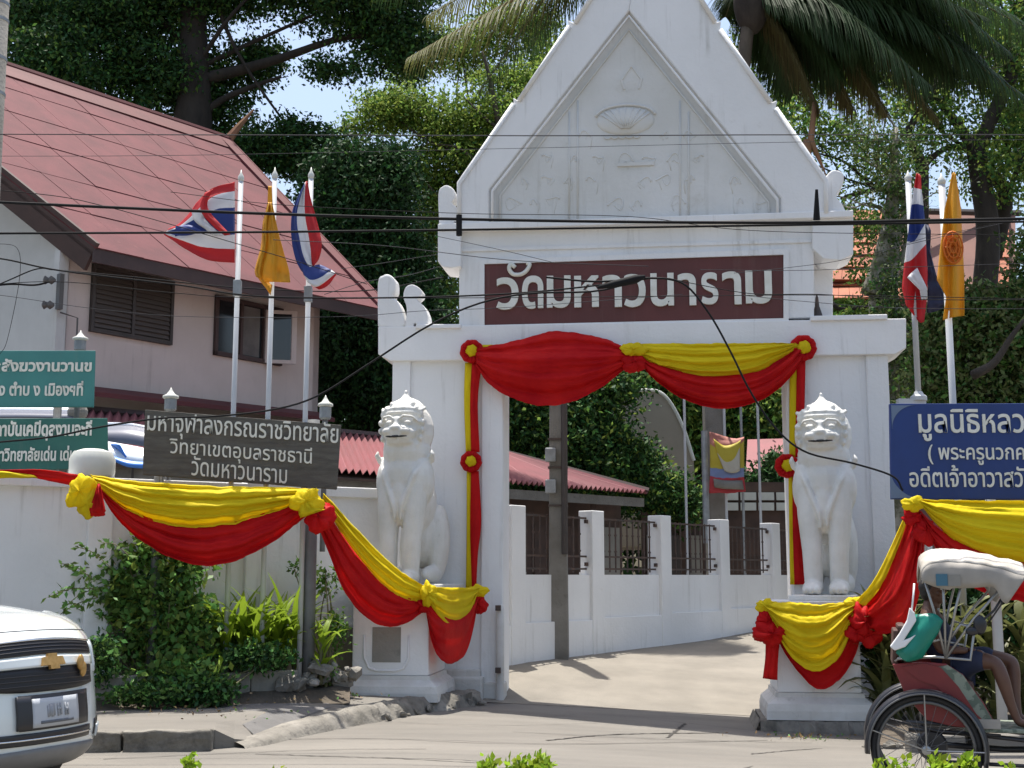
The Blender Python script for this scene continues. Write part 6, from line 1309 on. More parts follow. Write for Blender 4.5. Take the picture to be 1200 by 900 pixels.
for row in P: P2.append([tuple(Vector((at(px, 820, lerp(13.9, 15.2, (px + 90) / 500) + f * .8 - .35).x, lerp(13.9, 15.2, (px + 90) / 500) + f * .8 - .35, .175 + .14 * smooth(f * 1.3) * (1 + .3 * mnoise.noise(Vector((px * .05, f * 3, 0))))))) for px, f in row])
B.grid(P2); B.build('soil_strip', 'soil', smooth=True, kind='structure')
rubble('rock_pile', [(*PV(350, 15.2), .32), (*PV(375, 15.3), .45), (*PV(400, 15.6), .35), (*PV(385, 15.25), .55)], 45, .13, 'rock', None, 7); tag(bpy.data.objects['rock_pile'], 'heap of broken pale rocks between the grey sign post and the left pedestal', 'rocks')
def scatter(name, pts, n, size, mats, seed, label, cat):
    g2 = np.random.default_rng(seed); P = []
    for _ in range(n):
        k = g2.integers(0, len(pts)); c, r = pts[k]; x = c[0] + g2.normal() * r; y = c[1] + g2.normal() * r * .5; P.append((x, y, gz(x, y) + c[2] + abs(g2.normal()) * .01))
    return tag(link(name, leaf_mesh(name, P, size, mats, seed, hang=0)), label, cat, kind='stuff')
scatter('fallen_leaves', [((*PV(200, 14.2), .19), .6), ((*PV(340, 15), .2), .3), ((*PV(395, 15.3), .22), .25), ((*PV(930, 14.6), .02), .3), ((*PV(270, 13.7), .18), .5)], 300, .045, ['dry_leaf', 'dry_leaf', 'leaf_bush'], 3, 'dry fallen leaves and litter on the pavement by the planting bed', 'leaves')

# ------------------------------------------------------------ bushes
def bush(label, base, clumps, n, size, mats, matw, seed, name='bush', cat='bush', group=None, twigs=10, hang=.2, aspect=.55, nsub=0, sub=.1):
    t = empty(name, label, cat, base, 0, group); o = Vector(base); rnd = random.Random(seed); B = MB()
    for k in range(twigs):
        c, r = rnd.choice(clumps); e = Vector(c) - o + Vector((rnd.gauss(0, 1) * r[0] * .5, rnd.gauss(0, 1) * r[1] * .5, rnd.gauss(0, .5) * r[2])); m_ = e * .5 + Vector((rnd.gauss(0, .08), rnd.gauss(0, .08), .05)); B.tube(catmull([(rnd.gauss(0, .05), rnd.gauss(0, .05), 0), m_, e], 8), [.018 * (1 - .7 * i / 8) for i in range(9)], 5)
    B.build('stems', 'stalk', t, smooth=True)
    P = clump_points([(Vector(c) - o, r) for c, r in clumps], n, seed, shell=.5, sub=sub, nsub=nsub)
    link('foliage', leaf_mesh('foliage', P, size, mats, seed, aspect=aspect, hang=hang, matw=matw), t); return t
Y = 14.95
bush('big leafy green bush growing round the sign post in front of the wall', (at(180, 820, Y).x, Y, .2), [cl(135, 700, Y, 48, 32, 16), cl(190, 700, Y, 52, 40, 16), cl(165, 740, Y, 48, 40, 16), cl(112, 680, Y, 34, 20, 14), cl(218, 740, Y, 34, 55, 16), cl(205, 795, Y - .3, 55, 26, 18), cl(150, 655, Y, 34, 14, 12), cl(215, 665, Y, 34, 26, 14), cl(232, 800, Y - .3, 34, 24, 16), cl(100, 730, Y, 20, 14, 10), cl(180, 645, Y, 30, 14, 12)], 7600, .10, ['leaf_bush', 'leaf_mid', 'leaf_deep', 'leaf_light'], [.52, .22, .06, .20], 31, twigs=16, nsub=1000, sub=.075)
B = MB(); pts = []
g3 = random.Random(6); tw = empty('twig_spray', 'long leafy twigs reaching left from the big bush in front of the white wall', 'twigs', at(130, 700, 14.1)); to = Vector(tw.location); LP = []
for (x0, y0, x1, y1) in ((110, 690, 56, 700), (115, 700, 60, 728), (110, 680, 70, 660), (130, 665, 88, 640), (150, 650, 120, 636), (115, 690, 75, 712)):
    q = catmull([(x0, y0, 0), ((x0 + x1) / 2, (y0 + y1) / 2 - 5, 0), (x1, y1, 0)], 12); w_ = [at(p.x, p.y, 14.05) - to for p in q]; B.tube(w_, .005, 4)
    for p in w_: 
        for _ in range(2): LP.append(tuple(p + Vector((g3.gauss(0, .02), g3.gauss(0, .03), g3.gauss(0, .02)))))
B.build('stems', 'stalk', tw); link('leaves', leaf_mesh('leaves', LP, .085, ['leaf_bush', 'leaf_mid'], 5, hang=.6), tw)
bush('low dark undergrowth at the foot of the big bush', (at(240, 815, 14.3).x, 14.3, .18), [cl(170, 812, 14.2, 50, 14, 20), cl(240, 810, 14.4, 40, 20, 20), cl(300, 770, 14.9, 50, 18, 20), cl(120, 770, 14.3, 20, 30, 20)], 3800, .07, ['leaf_deep', 'leaf_dark', 'leaf_bush'], [.3, .35, .35], 33, twigs=6)
bush('thin climbing weed on the wall beside the rocks', (at(390, 790, 15.5).x, 15.5, .3), [cl(380, 680, 15.9, 25, 20, 6), cl(395, 740, 15.6, 18, 30, 8), cl(380, 790, 15.4, 18, 12, 12), cl(350, 665, 15.9, 14, 12, 5)], 650, .07, ['leaf_bush', 'leaf_mid'], [.6, .4], 34, twigs=12)
# strap-leaved plants: every leaf its own blade
def strap_mesh(L, w, bend, m, seed):
    B = MB(); vs = []; rnd = random.Random(seed)
    for k in range(6):
        f = k / 5; a = bend * f; x = L * (sin(a) / max(bend, .01)) * 1.0; z = L * ((1 - (1 - cos(a)) / max(bend, .01) * 1.0) * f if False else (sin(bend * f + .0) * 0 + f * cos(bend * f * .75)))
        x = L * f * sin(bend * f * .9 + .12); ww = w * (.35, .85, 1, .85, .5, .04)[k] * .5; vs += [(x, -ww, z + .15 * ww), (x, 0, z - .1 * ww), (x, ww, z + .15 * ww)]
    B.add(vs, [q for k in range(5) for q in ((3 * k, 3 * k + 1, 3 * k + 4, 3 * k + 3), (3 * k + 1, 3 * k + 2, 3 * k + 5, 3 * k + 4))]); o = B.build('leaf', m, smooth=True); me = o.data; bpy.data.objects.remove(o); return me
def strap_plant(label, px, py, Y, n, L, w, m, seed, group, zb=None, tiers=1, name='strap_leaf_plant'):
    b = at(px, py, Y); t = empty(name, label, 'plant', (b.x, Y, zb if zb is not None else b.z), 0, group); rnd = random.Random(seed); mesh = [strap_mesh(L * s, w, bd, m, seed + i) for i, (s, bd) in enumerate(((1, .85), (.95, 1.25), (.85, 1.6), (1.05, .45)))]
    B = MB(); B.tube([(0, 0, -.1), (0, 0, .12 + .16 * (tiers - 1))], .025, 6); B.build('stem', 'stalk', t)
    for k in range(n):
        tier = k * tiers // n; o = link('leaf', mesh[rnd.choice((0, 1, 2) if k % 4 else (3, 0))], t, (0, 0, .02 + tier * .17 + rnd.uniform(0, .05))); o.rotation_euler = (rnd.gauss(0, .12), rnd.gauss(0, .15), k * 2.4 + rnd.gauss(0, .3)); s = rnd.uniform(.75, 1.15); o.scale = (s, s, s)
for i, (px, py, Y, lab) in enumerate(((262, 775, 15.25, 'bright yellow green strap-leaved plant next to the big bush'), (286, 775, 15.35, 'bright yellow green strap-leaved plant left of the white pole'), (302, 772, 15.3, 'bright yellow green strap-leaved plant right against the white pole'), (325, 775, 15.45, 'bright yellow green strap-leaved plant right of the white pole'), (345, 775, 15.5, 'bright yellow green strap-leaved plant beside the grey sign post'), (272, 745, 15.45, 'yellow green strap-leaved plant against the wall near the bush'), (335, 745, 15.7, 'yellow green strap-leaved plant against the wall behind the others'), (376, 790, 15.3, 'small strap-leaved plant on the rocks right of the grey post'))):
    strap_plant(lab, px, py, Y, 26 if i < 7 else 12, .78 if i < 7 else .45, .075, 'leaf_yellow', 50 + i, 'yellow green strap-leaved plants in the planter', zb=.45, tiers=3)
for i, (px, py, Y, lab) in enumerate(((1034, 800, 15.3, 'olive strap-leaved plant beside the right lion, nearest the pedestal'), (1050, 790, 15.2, 'olive strap-leaved plant behind the red bow'), (1066, 805, 15.1, 'olive strap-leaved plant behind the trishaw hood'), (1035, 740, 15.2, 'tall olive strap-leaved plant right of the lion haunch'), (1090, 800, 14.8, 'olive strap-leaved plant behind the trishaw seat'), (1130, 800, 15.0, 'olive strap-leaved plant under the blue signboard'), (1165, 800, 14.9, 'olive strap-leaved plant by the white post of the blue signboard'), (1200, 800, 15.0, 'olive strap-leaved plant at the right edge'))):
    strap_plant(lab, px, py, Y, 40, .62, .10, 'dracaena', 70 + i, 'olive strap-leaved plants behind the trishaw', zb=-.1, tiers=7)
Y = 15.6
bush('dark shrub mass behind the trishaw below the blue signboard', (at(1150, 800, Y).x, Y, -.1), [cl(1060, 760, Y, 50, 50, 30), cl(1120, 740, Y, 50, 70, 30), cl(1180, 740, Y, 50, 70, 30), cl(1250, 740, Y, 50, 70, 30)], 12000, .11, ['leaf_deep', 'leaf_dark'], [.6, .4], 36, twigs=14)
B = MB(); P = [[(at(px, 800, 14.1 + f * 2).x, 14.1 + f * 2, -.19 + .14 * smooth(f * 4)) for px in lin(1022, 1400, 20)] for f in lin(0, 1, 6)]; B.grid(P); B.build('soil_strip', 'soil', smooth=True, kind='structure')
rubble('kerb_rubble', [(at(1015, 850, 13.9).x, 13.9, -.18), (at(1060, 850, 13.9).x, 13.9, -.18)], 30, .06, 'kerb_concrete', None, 12); tag(bpy.data.objects['kerb_rubble.001'] if 'kerb_rubble.001' in bpy.data.objects else bpy.data.objects['kerb_rubble'], 'small broken stones at the foot of the right pedestal', 'rubble')
B = MB(); a = at(1060, 840, 13.7); B.box(a.x, 13.55, -.4, a.x + 5, 13.75, -.02); B.build('garden_kerb', 'pavement', kind='structure', bevel=.02)
# clipped shrubs of the median just in front of the camera
B = MB(); B.box(-9, 4.0, -.2, 9, 5.05, .10); B.build('median_kerb', 'concrete', kind='structure', bevel=.03)
B = MB(); B.grid([[(x, y, .11 + .02 * mnoise.noise(Vector((x, y, 0)))) for x in lin(-8.9, 8.9, 40)] for y in lin(4.12, 5.03, 6)]); B.build('median_soil', 'soil', smooth=True, kind='structure')
for i, (px, ytop, wpx, Y, lab) in enumerate(((600, 880, 115, 4.6, 'bright lime green shrub tops at the bottom middle edge'), (228, 876, 28, 4.8, 'small lime green sprig at the bottom left edge'), (315, 898, 16, 4.8, 'tiny green sprig at the bottom edge left of the middle'), (1062, 884, 36, 4.5, 'lime green shrub tip below the trishaw wheel'), (1118, 876, 68, 4.4, 'lime green shrub in front of the trishaw wheel, right of the smaller tip'), (1186, 888, 32, 4.4, 'lime green shrub tip at the bottom right corner'))):
    s = Y / F; top = at(px, ytop, Y); cx = top.x; h = top.z; cs = []
    rn = random.Random(i)
    for k in range(max(2, int(wpx / 11))):
        xx = cx + (rn.random() - .5) * wpx * s; cs.append((Vector((xx, Y + rn.uniform(-.1, .15), h - .06 - rn.random() * .03)), (.03, .03, .045)))
    cs.append((Vector((cx, Y, h - .30)), (wpx * s * .6, .22, .2))); cs.append((Vector((cx, Y, h * .35)), (wpx * s * .6 + .08, .25, h * .38)))
    bush(lab, (cx, Y, 0), cs, int(900 + wpx * 60), .030, ['leaf_lime', 'leaf_yellow'], [.7, .3], 90 + i, name='clipped_shrub', cat='shrub', group='clipped shrubs of the median', twigs=8, aspect=.6, hang=-.6)
# ------------------------------------------------------------ white car at the left edge
CP = Vector((-3.20, 9.15, gz(-3.2, 9.15))); CH = radians(-24)
car = empty('car', 'white car with two-slot black grille and gold cross emblem, nosing in at the left edge', 'car', CP, CH)
ZS = [(.24, -.16), (.28, -.08), (.34, -.02), (.45, 0), (.56, -.005), (.70, -.03), (.84, -.05), (.95, -.08), (1.03, -.13), (1.10, -.22), (1.15, -.34), (1.185, -.50)]
def prof(z):
    for i in range(len(ZS) - 1):
        if z <= ZS[i + 1][0]: f = (z - ZS[i][0]) / (ZS[i + 1][0] - ZS[i][0]); return lerp(ZS[i][1], ZS[i + 1][1], smooth(max(0, f)) * .3 + .7 * max(0, f))
    return ZS[-1][1]
HWD = .91
def fx(y, z):
    k = min(1, abs(y) / HWD); return prof(z) - .40 * k ** 2.3 - .10 * k ** 9
KZ = 1.12
def fpt(y, z, off=0.0):
    e = .01; n = Vector((1, -(fx(y + e, z) - fx(y - e, z)) / (2 * e), -(fx(y, z + e) - fx(y, z - e)) / (2 * e))).normalized(); return Vector((fx(y, z), y, z * KZ)) + n * off
ys = lin(-HWD, HWD, 44)
def front_patch(name, yz, off, m, parent, th=.012, ny=16, nz=5):
    """panel on the curved front: yz = (y0,y1, z0(y), z1(y))"""
    y0, y1, f0, f1 = yz; B = MB(); P = []
    for j in range(nz + 1):
        row = []
        for i in range(ny + 1):
            y = lerp(y0, y1, i / ny); a = f0(y) if callable(f0) else f0; b = f1(y) if callable(f1) else f1; row.append(tuple(fpt(y, lerp(a, b, j / nz), off)))
        P.append(row)
    B.grid(P); o = B.build(name, m, parent, smooth=True)
    md = o.modifiers.new('solid', 'SOLIDIFY'); md.thickness = th; md.offset = -1; return o
B = MB(); zz = [z for z, _ in ZS]; fz = []
for i in range(len(zz) - 1): fz += [zz[i], (zz[i] + zz[i + 1]) / 2]
fz.append(zz[-1]); P = [[tuple(fpt(y, z)) for y in ys] for z in fz]
# bonnet
for k in range(1, 13):
    t = k / 12; row = []
    for y in ys:
        c = abs(y) / HWD; x0 = fx(y, zz[-1]); x = lerp(x0, -1.55, t); row.append((x, y * (1 - .02 * t), zz[-1] * KZ + (.055 * sin(t * pi / 2)) * (1 - .25 * c ** 2) - .03 * c ** 4 + .02 * (abs(c - .45) < .12) * sin(pi * t) + .0))
    P.append(row)
B.grid(P)
# sides
for s in (-1, 1):
    P = []
    for z, bul in ((.24, -.05), (.34, 0), (.5, .02), (.7, .035), (.85, .03), (1.0, .015), (1.10, -.01), (1.17, -.05)):
        row = []
        for i in range(40):
            x = lerp(fx(HWD, z), -4.5, i / 39); dw = abs(x + .98); arch = z < .70 and dw < .40 and z < .30 + sqrt(max(0, .40 ** 2 - dw ** 2)) + .02
            row.append((x, s * (HWD + bul * min(1, i / 4)), (.34 + sqrt(max(0, .385 ** 2 - dw ** 2))) if arch else z * KZ))
        P.append(row)
    B.grid(P if s < 0 else [r[::-1] for r in P])
B.grid([[(-1.5, y, 1.33 - .03 * (y / HWD) ** 2) for y in (-.85, -.4, 0, .4, .85)], [(-1.9, y * .98, 1.36) for y in (-.85, -.4, 0, .4, .85)]])
P = []
for x, w, z in ((-1.75, .82, 1.34), (-2.45, .66, 1.76), (-2.9, .64, 1.80), (-3.9, .64, 1.76), (-4.35, .78, 1.2), (-4.55, .86, .9), (-4.5, .88, .3)): P.append([(x, y, z - .03 * (y / w) ** 2) for y in (-w, -w * .5, 0, w * .5, w)])
B.grid(P)
for s in (-1, 1): B.add([(-1.75, s * .88, 1.15), (-2.45, s * .665, 1.75), (-3.9, s * .665, 1.75), (-4.4, s * .88, 1.15)], [(0, 1, 2, 3)])
B.build('body', 'car_white', car, angle=50)
B = MB(); B.grid([[(-1.72, y, 1.345) for y in (-.80, -.4, 0, .4, .80)], [(-2.40, y * .81, 1.748) for y in (-.80, -.4, 0, .4, .80)]]); o = B.build('windscreen', 'glass_dark', car, smooth=True); o.location = (0.012, 0, .012)
for s in (-1, 1): B = MB(); B.add([(-2.0, s * .845, 1.22), (-2.5, s * .685, 1.69), (-3.8, s * .685, 1.69), (-4.2, s * .845, 1.22)], [(0, 1, 2, 3)]); B.build('side_window', 'glass_dark', car)
gup = lambda y: .985 - .10 * abs(y) ** 2; 
B_ = front_patch('upper_grille', (-.62, .56, lambda y: .945 - .06 * abs(y) ** 1.5, lambda y: 1.025 - .10 * abs(y) ** 2.0), .010, 'grille_mesh', car, .03, 24)
front_patch('grille_lip', (-.64, .58, lambda y: 1.025 - .10 * abs(y) ** 2, lambda y: 1.034 - .10 * abs(y) ** 2), .016, 'chrome', car, .02, 24, 2)
front_patch('lower_grille', (-.52, .52, lambda y: .72 + .14 * abs(y) ** 3, lambda y: .865 - .05 * abs(y) ** 2), .010, 'grille_mesh', car, .03, 24)
front_patch('grille_bar', (-.58, .54, lambda y: .868 - .05 * abs(y) ** 2, lambda y: .932 - .06 * abs(y) ** 1.5), .020, 'car_white', car, .03, 24)
front_patch('bonnet_gap', (-.88, .88, lambda y: 1.085 - .05 * abs(y) ** 2, lambda y: 1.090 - .05 * abs(y) ** 2), .003, 'black_plastic', car, .004, 30, 1)
for k in range(3):
    front_patch('grille_slat', (-.58, .52, lambda y, k=k: .962 + .02 * k - .08 * abs(y) ** 2, lambda y, k=k: .966 + .02 * k - .08 * abs(y) ** 2), .017, 'black_plastic', car, .01, 20, 1)
    front_patch('grille_slat', (-.50, .48, lambda y, k=k: .757 + .03 * k - .03 * abs(y) ** 2, lambda y, k=k: .763 + .03 * k - .03 * abs(y) ** 2), .016, 'black_plastic', car, .01, 20, 1)
front_patch('plate_recess', (-.27, .42, .495, .705), .012, 'black_plastic', car, .02)
front_patch('number_plate', (-.185, .255, .51, .68), .030, 'plate_grey', car, .012)
pl_ = front_patch('plate_frame', (-.30, -.19, .50, .70), .032, 'black_plastic', car, .02); 
for k, (y, w_, za, zb) in enumerate(((-.055, .008, .565, .632), (-.02, .026, .57, .64), (-.018, .008, .565, .635), (.035, .007, .565, .638), (.062, .007, .57, .64), (.048, .022, .60, .612), (.105, .006, .565, .64), (.13, .006, .565, .635), (.118, .010, .59, .61))):
    front_patch('plate_mark', (y - w_, y + w_, za, zb), .034 + .0005 * k, 'plate_mark', car, .004, 2, 2)
front_patch('plate_mark', (-.12, .19, .53, .548), .034, 'plate_ink', car, .004, 8, 1)
front_patch('lower_slot', (-.56, .46, .41, .48), .010, 'black_plastic', car, .03, 20)
front_patch('slot_trim', (-.56, .46, .44, .448), .018, 'chrome', car, .01, 20, 1)
front_patch('skid_panel', (-.78, .60, lambda y: .235 + .02 * abs(y), lambda y: .385 - .06 * abs(y) ** 2), .012, 'car_grey', car, .03, 24)
for s in (-1, 1):
    a, b = sorted((s * .58, s * .82)); front_patch('fog_lamp_recess', (a, b, .40, .50), .008, 'black_plastic', car, .03, 8); front_patch('fog_lamp', (a + .03, b - .05, .385, .46), .02, 'lamp_glass', car, .02, 8)
    a, b = sorted((s * .62, s * .885)); front_patch('headlight', (a, b, lambda y: .80 + .06 * (abs(y) - .6), lambda y: 1.00 - .02 * (abs(y) - .6)), .010, 'lamp_glass', car, .02, 10)
# gold cross-shaped emblem
def bow(y0, z0, sc, off, m, parent, name='emblem'):
    pts = [(-.15, -.035), (-.055, -.035), (-.055, -.065), (.065, -.065), (.065, -.035), (.15, -.035), (.125, .035), (.05, .035), (.05, .065), (-.07, .065), (-.07, .035), (-.125, .035)]
    B = MB(); fr_ = [fpt(y0 + a * sc, z0 + b * sc, off + .022) for a, b in pts]; bk = [fpt(y0 + a * sc, z0 + b * sc, off) for a, b in pts]; n = len(pts)
    B.add(fr_ + bk, [tuple(range(n))] + [(i, i + n, (i + 1) % n + n, (i + 1) % n) for i in range(n)]); return B.build(name, m, parent)
bow(.02, .895, .72, .02, 'gold', car)
B = MB(); c = fpt(.30, .87, .04); B.ell(c, (.02, .03, .055)); B.ell(c + Vector((.0, .03, -.05)), (.02, .03, .055)); B.build('hanging_charm', 'gold', car, smooth=True)
def wheel(name, c, r, w, parent, ax='Y', n=36, spokes=6, m='grey_metal'):
    T = Matrix.Rotation(pi / 2, 3, 'X'); prof_ = [(r * .62, -w / 2), (r * .9, -w / 2), (r, -w * .36), (r, w * .36), (r * .9, w / 2), (r * .62, w / 2)]
    B = MB(); B.lathe(prof_, c, n, T=T); t = B.build('wheel', 'rubber', parent, angle=35); B = MB(); B.lathe([(.02, -w * .45), (r * .60, -w * .45), (r * .64, -w * .5), (r * .64, w * .5), (.02, w * .3)], c, n, T=T); B.build('rim', m, t, angle=35); return t
for x in (-.98, -3.75):
    for s in (-1, 1): wheel('wheel', Vector((x, s * .80, .34)), .34, .20, car)
for s in (-1, 1): B = MB(); B.ell((-1.95, s * 1.0, 1.22), (.06, .11, .08)); B.build('wing_mirror', 'car_white', car, smooth=True)

# ------------------------------------------------------------ cycle rickshaw (trishaw) at the right edge
TP = at(1085, 866, 10.05); TG = gz(TP.x, 10); TY = radians(-15)
tri = empty('trishaw', 'cycle trishaw with cream folding hood and red tub parked at the right edge', 'trishaw', (TP.x, 10.05, TG), TY)
R_ = .39
def spoked(name, x, y, r=R_, hub=.10):
    B = MB(); B.tube([(x + r * cos(a), y, r + .0 + r * sin(a) * 1.0) for a in lin(0, 2 * pi, 48)], .021, 8); w = B.build('wheel', 'rubber', tri, smooth=True)
    B = MB(); B.tube([(x + (r - .035) * cos(a), y, r + (r - .035) * sin(a)) for a in lin(0, 2 * pi, 48)], .016, 6); B.build('rim', 'rim_dark', w, smooth=True)
    B = MB(); B.lathe([(.02, -.05), (.035, -.045), (.035, .045), (.02, .05)], (x, y, r), 12, T=Matrix.Rotation(pi / 2, 3, 'X')); B.build('hub', 'steel', w)
    B = MB(); 
    for k in range(24):
        a = k * 2 * pi / 24; q = a + (.5 if k % 2 else -.5); B.tube([(x + .03 * cos(q), y + (.03 if k % 2 else -.03), r + .03 * sin(q)), (x + (r - .04) * cos(a), y, r + (r - .04) * sin(a))], .0022, 4, cap=False)
    B.build('spokes', 'spoke_dark', w); return w
def fender(x, y, r, a0, a1, w, m='black_plastic'):
    B = MB(); P = []
    for a in lin(radians(a0), radians(a1), 30): P.append([(x + (r + dr) * cos(a), y + dy, R_ + (r + dr) * sin(a)) for dy, dr in ((-w, -.02), (-w * .7, .008), (0, .018), (w * .7, .008), (w, -.02))])
    B.grid(P); f = B.build('fender', m, tri, smooth=True, solid=.006)
    B = MB(); B.tube([(x + (r - .015) * cos(a), y - w, R_ + (r - .015) * sin(a)) for a in lin(radians(a0), radians(a1), 30)], .008, 6); B.build('fender_edge', 'rim_dark', f, smooth=True)
    B = MB()
    for a in (a0 + 15, 90, a1 - 25): B.tube([(x, y - w * .8, R_), (x + (r - .01) * cos(radians(a)), y - w, R_ + (r - .01) * sin(radians(a)))], .006, 5)
    B.build('fender_stay', 'steel', f)
spoked('wheel', 0, 0); spoked('wheel', 0, .86); fender(0, 0, .435, -15, 185, .06); fender(0, .86, .435, 0, 185, .06)
B = MB(); B.tube([(0, -.03, R_), (0, .9, R_)], .018, 8); B.tube([(0, .43, R_), (.6, .43, .36), (1.2, .43, .38), (1.7, .43, .62)], .024, 8)
for y in (.15, .70): B.tube([(-.12, y, .52), (.35, y, .50), (1.0, y, .44), (1.05, y, .36)], .018, 8); B.tube([(0, y, R_), (0, y, .52)], .016, 6)
B.tube([(0, .08, .30), (1.0, .08, .28), (1.5, .3, .36)], .016, 6); B.tube([(-.35, .10, .62), (.1, .10, .52), (.55, .12, .50)], .012, 6); B.build('chassis', 'black_plastic', tri, smooth=True)
B = MB(); B.lathe([(.02, -.02), (.10, -.02), (.115, 0), (.10, .02), (.02, .02)], (.05, .12, R_ + .02), 26, T=Matrix.Rotation(pi / 2, 3, 'X')); B.build('drum', 'black_plastic', tri, angle=30)
# tub sides
tubL = [(-.22, 1.02), (-.13, .78), (.02, .60), (.20, .56), (.46, .54), (.52, .58), (.44, .74), (.30, .95), (.18, 1.03), (0, 1.04)]
for y, m in ((.10, 'tub_red'), (.76, 'tub_red')):
    B = MB(); B.prism(tubL, y, y + .03); side = B.build('tub_side', m, tri, bevel=.008)
    B = MB(); B.prism([(.07, .995), (.16, .74), (.36, .57), (.50, .565), (.505, .60), (.43, .74), (.30, .945), (.19, 1.02)], y - .006, y + .001); B.build('patterned_panel', 'tub_pattern', side)
    B = MB(); B.prism([(-.15, 1.0), (.02, 1.03), (.14, 1.00), (.26, .86), (.38, .66), (.44, .60), (.30, .61), (.20, .74), (.10, .86), (-.02, .90)], y - .012, y - .005); B.build('red_swoosh', 'tub_red', side)
B = MB(); B.prism([(-.22, 1.02), (-.13, .78), (.02, .60), (.05, .60), (-.09, .80), (-.18, 1.04), (-.16, 1.28), (-.20, 1.28)], .13, .76); B.build('tub_back', 'seat_leather', tri, bevel=.01)
B = MB(); B.box(-.10, .14, .80, .38, .75, .90); B.build('seat_cushion', 'seat_leather', tri, bevel=.03)
B = MB(); B.prism([(-.12, .88), (-.05, .88), (-.10, 1.32), (-.17, 1.32)], .15, .75); B.build('backrest', 'seat_leather', tri, bevel=.02)
B = MB(); B.box(.30, .10, .52, .95, .78, .55); B.prism([(.93, .52), (1.03, .52), (1.06, .66), (1.03, .66)], .12, .78); B.build('footboard', 'tub_pattern', tri, bevel=.006)
B = MB(); B.box(.35, .085, .55, .55, .10, .62); B.build('side_strip', 'hood_skirt', tri)
# armrest rail, hood hoops, canopy
B = MB()
for y in (.11, .77): B.tube([(-.18, y, 1.06), (.10, y, 1.08), (.36, y, 1.06), (.40, y, 1.30), (.30, y, 1.33), (.22, y, 1.22)], .012, 7); B.tube([(-.20, y, 1.04), (-.05, y, 1.16), (.14, y, 1.21), (.32, y, 1.17)], .009, 6)
B.build('armrest_rail', 'steel', tri, smooth=True)
piv = (.18, 1.07)
hoops = [(.05, 1.66), (.185, 1.68), (.33, 1.67), (.58, 1.58)]
for hx, hz in hoops:
    B = MB(); pts = [(piv[0], .10, piv[1]), (lerp(piv[0], hx, .55), .085, lerp(piv[1], hz, .6)), (hx, .07, hz)] + [(lerp(hx, hx, .5), y, hz + .13 * sin(pi * (y - .07) / .73)) for y in (.2, .43, .66)] + [(hx, .80, hz), (lerp(piv[0], hx, .55), .785, lerp(piv[1], hz, .6)), (piv[0], .77, piv[1])]
    B.tube(pts, .0105, 7); B.build('hood_hoop', 'steel', tri, smooth=True)
B = MB(); B.tube([(.62, .08, 1.55), (.55, .08, 1.44), (.46, .08, 1.36), (.42, .09, 1.30)], .010, 6); B.tube([(.66, .08, 1.66), (.60, .08, 1.48), (.50, .09, 1.34)], .007, 6); B.ell((.44, .085, 1.33), (.05, .03, .075)); B.ell((.38, .085, 1.28), (.05, .025, .035)); B.build('hood_latch', 'black_plastic', tri, smooth=True)
topc = [(.03, 1.76), (.035, 1.83), (.08, 1.875), (.18, 1.895), (.33, 1.89), (.50, 1.865), (.66, 1.825), (.79, 1.79)]
B = MB(); P = []; tc_ = catmull([(a, 0, b) for a, b in topc], 52)
for i, p in enumerate(tc_):
    row = []
    for j in range(29):
        v = j / 28; y = lerp(.03, .84, v); arch_ = .10 * sin(pi * v) ** .7 - .05; row.append((p.x, y, p.z + arch_ - .04 + .020 * mnoise.noise(Vector((p.x * 9, y * 5, 1))) + .012 * (.4 - abs(mnoise.noise(Vector((p.x * 16 + y * 9, y * 6, 4))))) - .015 * abs(sin(i / 52 * pi * 4)) * 0))
    P.append(row)
B.grid(P); hood = B.build('hood', 'hood_vinyl', tri, smooth=True, solid=.012)
for s, y in ((-1, .028), (1, .842)):
    B = MB(); P = []
    for i, p in enumerate(tc_):
        f = i / 52; low_ = lerp(1.66, 1.60, f) + (.02 * sin(f * 9)) - .12 * smooth((f - .72) / .28) - (.02 if f < .5 else 0); 
        P.append([(p.x - (.15 * smooth((f - .7) / .3)) * (1 - k), y + s * .012 * sin(k * 3) + .010 * mnoise.noise(Vector((f * 8, k * 2, s))), lerp(low_, p.z - .09 + .012 * mnoise.noise(Vector((p.x * 9, y * 5, 1))), k)) for k in (0, .25, .5, .75, 1)])
    B.grid(P); B.build('hood_skirt', 'hood_skirt', hood, smooth=True, solid=.01)
    if s < 0:
        B = MB(); B.box(.13, y - .028, 1.625, .215, y - .018, 1.715); B.build('blue_patch', 'patch_blue', hood)
        B = MB(); B.box(.217, y - .026, 1.622, .31, y - .018, 1.71); B.build('grey_patch', 'shed_panel', hood)
